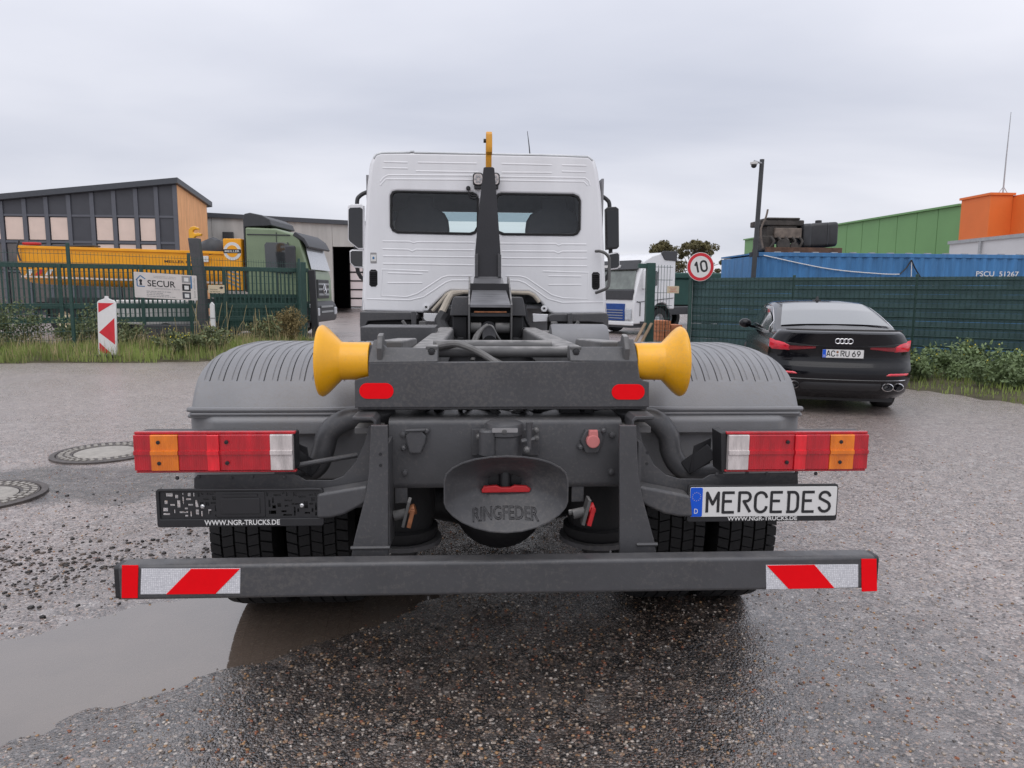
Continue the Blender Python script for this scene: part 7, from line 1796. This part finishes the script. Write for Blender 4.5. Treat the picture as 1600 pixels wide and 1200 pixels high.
# local: +x forward, y <= 0 across the cab, near side at y = 0
prof = [(-2.3, .98), (-1.72, 1.0), (-1.66, .62), (-.98, .42), (0, .40), (.04, .9), (.0, 1.45), (-.12, 1.75), (-.42, 2.45), (-.62, 2.78), (-1.05, 2.98), (-1.55, 3.12), (-2.3, 3.12)]
prof = [(-2.3, .95), (-1.95, .95), (-1.85, 1.12), (-1.6, 1.20), (-1.3, 1.16), (-1.08, .98), (-1.0, .72), (-.98, .42), (0, .40), (.04, .9), (.0, 1.45), (-.10, 1.72), (-.34, 2.40), (-.46, 2.74), (-.9, 2.95), (-1.5, 3.10), (-2.3, 3.12)]
q = MB(); q.prism(prof, 'xz', -2.5, 0); wc = q.build('cab', 'lorry_white', WT, local=True, bevel=.05, seg=3)
q = MB(); q.add([(-.095, -.12, 1.70), (-.095, -2.38, 1.70), (-.345, -2.28, 2.42), (-.345, -.22, 2.42)], [(0, 1, 2, 3)]); 
q.v = [(a + .045, b_, c) for a, b_, c in q.v]; q.build('windscreen', 'tractor_screen', WT, local=True, smooth=0)
q = MB(); q.prism([(-.30, 2.42), (-.20, 2.44), (-.40, 2.80), (-.52, 2.76)], 'xz', -2.36, -.14); q.build('sun_visor', 'truck_trim', WT, local=True, bevel=.02)
q = MB(); q.box(-.36, -.24, -1.9, -1.0, 2.52, 2.62); q.build('lettering_band', 'sign_white', WT, local=True, bevel=.01)
q = MB(); q.prism([(.02, 1.30), (.065, 1.32), (.045, 1.66), (-.05, 1.70), (-.08, 1.5)], 'xz', -2.42, -.08); q.build('front_panel', 'truck_trim', WT, local=True, bevel=.02)
q = MB(); q.box(.0, .075, -2.05, -.45, .52, 1.16); gb = q.build('grille', 'grille_blue', WT, local=True, bevel=.02)
for z in (.60, .70, .80, .90):
    q = MB(); q.box(.075, .10, -2.0, -.5, z, z + .028); q.build('grille_bar', 'galv', gb, local=True, smooth=0)
q = MB(); q.box(.0, .09, -2.5, .0, .34, .50); q.build('bumper', 'lorry_white', WT, local=True, bevel=.04)
for y in (-.40, -2.48):
    q = MB(); q.prism([(.055, .55), (.09, .57), (.07, .95), (.04, .98)], 'xz', y, y + .30); q.build('headlamp', 'lamp_glass', WT, local=True, bevel=.02)
q = MB(); q.flat([[(-.42, 1.70), (-1.22, 1.86), (-1.24, 2.34), (-1.18, 2.40), (-.62, 2.40), (-.54, 2.34)]], .03, .006, lambda u, v, w_: (u, .012 + w_, v)); q.build('door_window', 'truck_glass', wc, local=True)
q = MB(); q.flat([rrect(-.11, .11, -.36, .36, .05, 4)], .16, .03, lambda u, v, w_: (-.34 + u, .24 + w_, 2.06 + v)); q.tube([(-.34, .2, 2.4), (-.5, .0, 2.45)], .03, 6); q.build('door_mirror', 'lorry_white', WT, local=True)
q = MB(); q.prism([(-1.62, 2.82), (-1.40, 3.07), (-1.50, 3.16), (-2.32, 3.18), (-2.32, 2.80)], 'xz', -.02, .035); q.build('roof_fairing', 'truck_trim', WT, local=True, bevel=.02)
q = MB(); q.tube([(-.30, .014, .70), (-.30, .014, 1.2), (-.12, .014, 1.25)], .016, 5); q.tube([(-.1, .014, 1.22), (-2.2, .014, 1.38)], .012, 5); q.tube([(-1.28, .014, 1.2), (-1.28, .014, 2.5)], .010, 5); q.box(-.98, -.32, .005, .03, .40, .50); q.build('door_gap', 'truck_trim', wc, local=True)
q = MB(); q.loft([[(-1.45 + .60 * cos(t), y, .52 + .62 * sin(t)) for t in np.linspace(-.1, pi + .1, 14)] for y in (.03, -.4)], False, False); q.build('wheel_arch', 'truck_trim', WT, local=True, smooth=40)
for x in (-1.45, -4.9):
    for y in (-.16, -2.34):
        q = MB(); q.lathe([(-.15, .28), (-.15, .48), (-.12, .5), (.12, .5), (.15, .48), (.15, .28)], (x, y, .5), (0, 1, 0), 32, False); ty = q.build('wheel', 'rubber', WT, local=True, smooth=40)
        q = MB(); q.lathe([(-.13, .28), (-.05, .2), (-.1, .12), (-.12, 0)], (x, y, .5), (0, -1 if y > -1 else 1, 0), 24, False); q.build('rim', 'galv', ty, local=True)
q = MB(); q.box(-5.6, -.4, -1.7, -.8, .7, 1.0); q.box(-.9, .05, -2.4, -.1, .26, .40); q.build('chassis', 'truck_trim', WT, local=True, smooth=0)

# ================================================================== MANHOLES, STONES, WEEDS
mat('cast_iron', (0.085, 0.072, 0.066), rough=0.55, var=0.35, vs=18, bump=0.3, bs=120)
mat('cover_concrete', (0.36, 0.335, 0.30), rough=0.8, var=0.2, vs=16, bump=0.4, bs=90)
def manhole(x, y, R, label):
    t = thing('manhole_cover', label, 'manhole cover', (x, y, 0), 'manhole covers in the yard')
    z = .010
    q = MB(); q.lathe([(z - .03, R), (z + .008, R), (z + .010, R - .01), (z + .010, R - .045), (z, R - .05)], (x, y, 0), (0, 0, 1), 56, False); q.build('frame_ring', 'cast_iron', t, smooth=30)
    q = MB(); q.lathe([(z - .004, R - .052), (z + .006, R - .058), (z + .006, R * .60), (z + .002, R * .59)], (x, y, 0), (0, 0, 1), 56, False); q.lathe([(z - .01, R - .05), (z - .01, R * .5)], (x, y, 0), (0, 0, 1), 40, False); q.build('cover', 'cast_iron', t, smooth=30)
    sl = MB()
    for row, n_ in ((R * .68, 30), (R * .80, 36)):
        for k in range(n_):
            a = 2 * pi * k / n_; c_ = V((x + cos(a) * row, y + sin(a) * row, z + .010)); sl.obox(c_, (R * .040, .016, .005), Mx.Rotation(a, 3, 'Z'))
    sl.build('raised_stud', 'cover_concrete', t, smooth=0)['kind'] = 'stuff'
    q = MB(); q.lathe([(z + .004, R * .575), (z + .009, R * .55), (z + .012, 0)], (x, y, 0), (0, 0, 1), 40, False); q.build('concrete_centre', 'cover_concrete', t, smooth=30)
manhole(-3.62, 6.83, .46, 'round manhole cover with concrete centre, the farther of two beside the truck')
manhole(-3.82, 5.36, .45, 'round manhole cover with concrete centre, the nearer of two, at the picture edge')

def stones(name, label, n, place, smin, smax, cols, flat=(.35, .8), m_rough=.55, p=2.2):
    ico = bmesh.new(); bmesh.ops.create_icosphere(ico, subdivisions=1, radius=1.0)
    bv = np.array([v.co[:] for v in ico.verts]); bf = np.array([[v.index for v in f.verts] for f in ico.faces]); ico.free()
    rs = np.random.RandomState(n); V_ = []; F_ = []; C_ = []
    pts = place(rs, n)
    for i, (x, y) in enumerate(pts):
        s = smin + (smax - smin) * rs.rand() ** p
        a = rs.rand() * 6.283; sc = np.array([1, rs.uniform(.6, 1), rs.uniform(*flat)]) * s
        v = bv * (1 + rs.uniform(-.22, .22, (len(bv), 1))) * sc
        R_ = np.array([[cos(a), -sin(a), 0], [sin(a), cos(a), 0], [0, 0, 1]]); v = v @ R_.T
        z = ground_h(x, y)
        v += np.array([x, y, z + sc[2] * .25]); F_.append(bf + len(V_) * len(bv)); V_.append(v)
        c = np.array(cols[rs.randint(len(cols))]) * rs.uniform(.75, 1.45); C_.append(np.tile(np.append(c, 1), (len(bv), 1)))
    me = bpy.data.meshes.new(name); me.from_pydata(np.concatenate(V_).tolist(), [], np.concatenate(F_).tolist())
    at = me.color_attributes.new('stone_colour', 'FLOAT_COLOR', 'POINT'); at.data.foreach_set('color', np.concatenate(C_).astype(np.float32).ravel())
    o = bpy.data.objects.new(name, me); COL.objects.link(o); me.shade_smooth()
    m = bpy.data.materials.new(name); m.use_nodes = True; nt = m.node_tree; b = nt.nodes['Principled BSDF']; b.inputs['Roughness'].default_value = m_rough
    ca = nt.nodes.new('ShaderNodeVertexColor'); ca.layer_name = 'stone_colour'; nt.links.new(ca.outputs[0], b.inputs['Base Color']); me.materials.append(m)
    return tag(o, label, 'gravel', kind='stuff')
def clod_place(rs, n):
    o = []
    while len(o) < n:
        x, y = rs.uniform(-4.2, -1.2), rs.uniform(3.1, 5.6)
        u, v = puddle_uv(x, y)
        d = math.exp(-((x + 2.45) / .75) ** 2 - ((y - 3.95) / .42) ** 2) + .12 * math.exp(-((x + 2.2) / 1.2) ** 2 - ((y - 4.4) / .8) ** 2) + .10 * (abs(v) < .62)
        d *= .35 + 1.3 * max(0, mnoise.noise(V((x * 3.2, y * 3.2, 8))) + .25)
        if abs(v) < .5 and u > -1.9: d *= .12
        if rs.rand() < d: o.append((x, y))
    return o
stones('loose_clods', 'dark wet clods and chips of asphalt strewn left of the puddle', 1500, clod_place, .004, .019, [(.016, .013, .012), (.022, .018, .016), (.035, .028, .024), (.09, .065, .05)], (.3, .7), .45, 3.4)
def pebble_place(rs, n):
    o = []
    while len(o) < n:
        d = 2.0 + 5.0 * rs.rand() ** 1.3; a = rs.uniform(-.74, .74) + .054
        x, y = -.112 + d * math.tan(a), d
        u, v = puddle_uv(x, y)
        if abs(v) < .40 and -3 < u < .8 and rs.rand() < .93: continue
        o.append((x, y))
    return o
stones('pebbles', 'small pale and tan pebbles standing proud of the worn asphalt', 19000, pebble_place, .0022, .0090, [(.33, .27, .21), (.26, .16, .09), (.40, .34, .29), (.15, .12, .10), (.22, .08, .04), (.12, .10, .09), (.42, .38, .34), (.30, .17, .08)], (.3, .6), .40, 2.0)

# weeds on the left verge and nettles along the right-hand fence
wl = [(-6.9, 16.4, .55, .65, 1300, 'weed', 'broad weedy bush with small yellow flowers right of the hazard marker', 3, 0),
      (-6.2, 16.9, .60, .6, 1000, 'weed', 'ragged weed clump at the corner of the verge before the gate', 2, 0),
      (-5.35, 20.5, 1.05, .55, 900, 'seedhead', 'tall brown seeding dock plant beside the square gate post', 0, 60),
      (-5.75, 19.6, .75, .5, 700, 'weed', 'low seeding weed left of the square gate post', 0, 30),
      (-9.7, 18.2, 1.15, .9, 2000, 'weed', 'dark weed clump behind the fence left of the hazard marker', 0, 0),
      (-11.2, 17.6, 1.25, 1.0, 2200, 'weed', 'tall dark weed clump behind the fence near the picture edge', 0, 0),
      (-12.9, 17.2, 1.2, 1.0, 2000, 'weed', 'dark weed clump behind the fence at the picture edge', 0, 0),
      (-8.6, 17.6, .7, .7, 900, 'weed', 'weed clump at the foot of the fence behind the hazard marker', 0, 10)]
for x, y, h, r, n_, m, lb, fl, sdn in wl:
    weed('weed_clump', x, y, max(hL(x, y), .05), h, r, n_, m, lb, 'weeds', .085, 22, sdn, None, fl, 'weed clumps on the left verge')
st = MB()
for k in range(26):
    x, y = rnd.uniform(-7.3, -5.4), rnd.uniform(17.2, 20.5); z = max(hL(x, y), .03); h = rnd.uniform(.5, 1.15); a = rnd.gauss(0, .22)
    st.tube(bez([(x, y, z), (x + a * .25, y, z + h * .55), (x + a * .7, y, z + h)], 4), [.006] * 8 + [.003], 4, False)
tag(st.build('dry_stalks', 'straw', smooth=0, recalc=False), 'bare dry stalks sticking up before the dark skip and gate', 'stalks', kind='stuff')
nl = [(7.35, 12.3, .62, .6, 1000), (7.95, 11.9, .70, .7, 1300), (8.7, 12.2, .74, .8, 1400), (8.3, 10.8, .52, .7, 1100), (9.3, 11.4, .62, .8, 1300), (10.1, 12.0, .60, .8, 1200), (9.3, 10.0, .42, .7, 900), (10.6, 10.6, .42, .8, 900), (8.0, 13.6, .6, .6, 800), (11.6, 11.2, .5, .8, 800)]
nlab = ['nettle clump touching the rear corner of the black car', 'nettle clump just right of the black car', 'tallest nettle clump against the fence right of the car', 'low nettle clump at the edge of the asphalt',
        'wide nettle clump in the middle of the right verge', 'nettle clump against the fence post on the right', 'flat ivy-like nettle clump nearest the asphalt', 'flat leafy clump by the right picture edge', 'nettles half hidden behind the black car', 'leafy clump beyond the right picture edge']
for (x, y, h, r, n_), lb in zip(nl, nlab):
    weed('nettle_clump', x, y, max(hR(x, y), .02), h, r, n_, 'nettle', lb, 'weeds', .085, 24, 0, None, 1 if n_ > 1250 else 0, 'nettle clumps along the privacy fence')
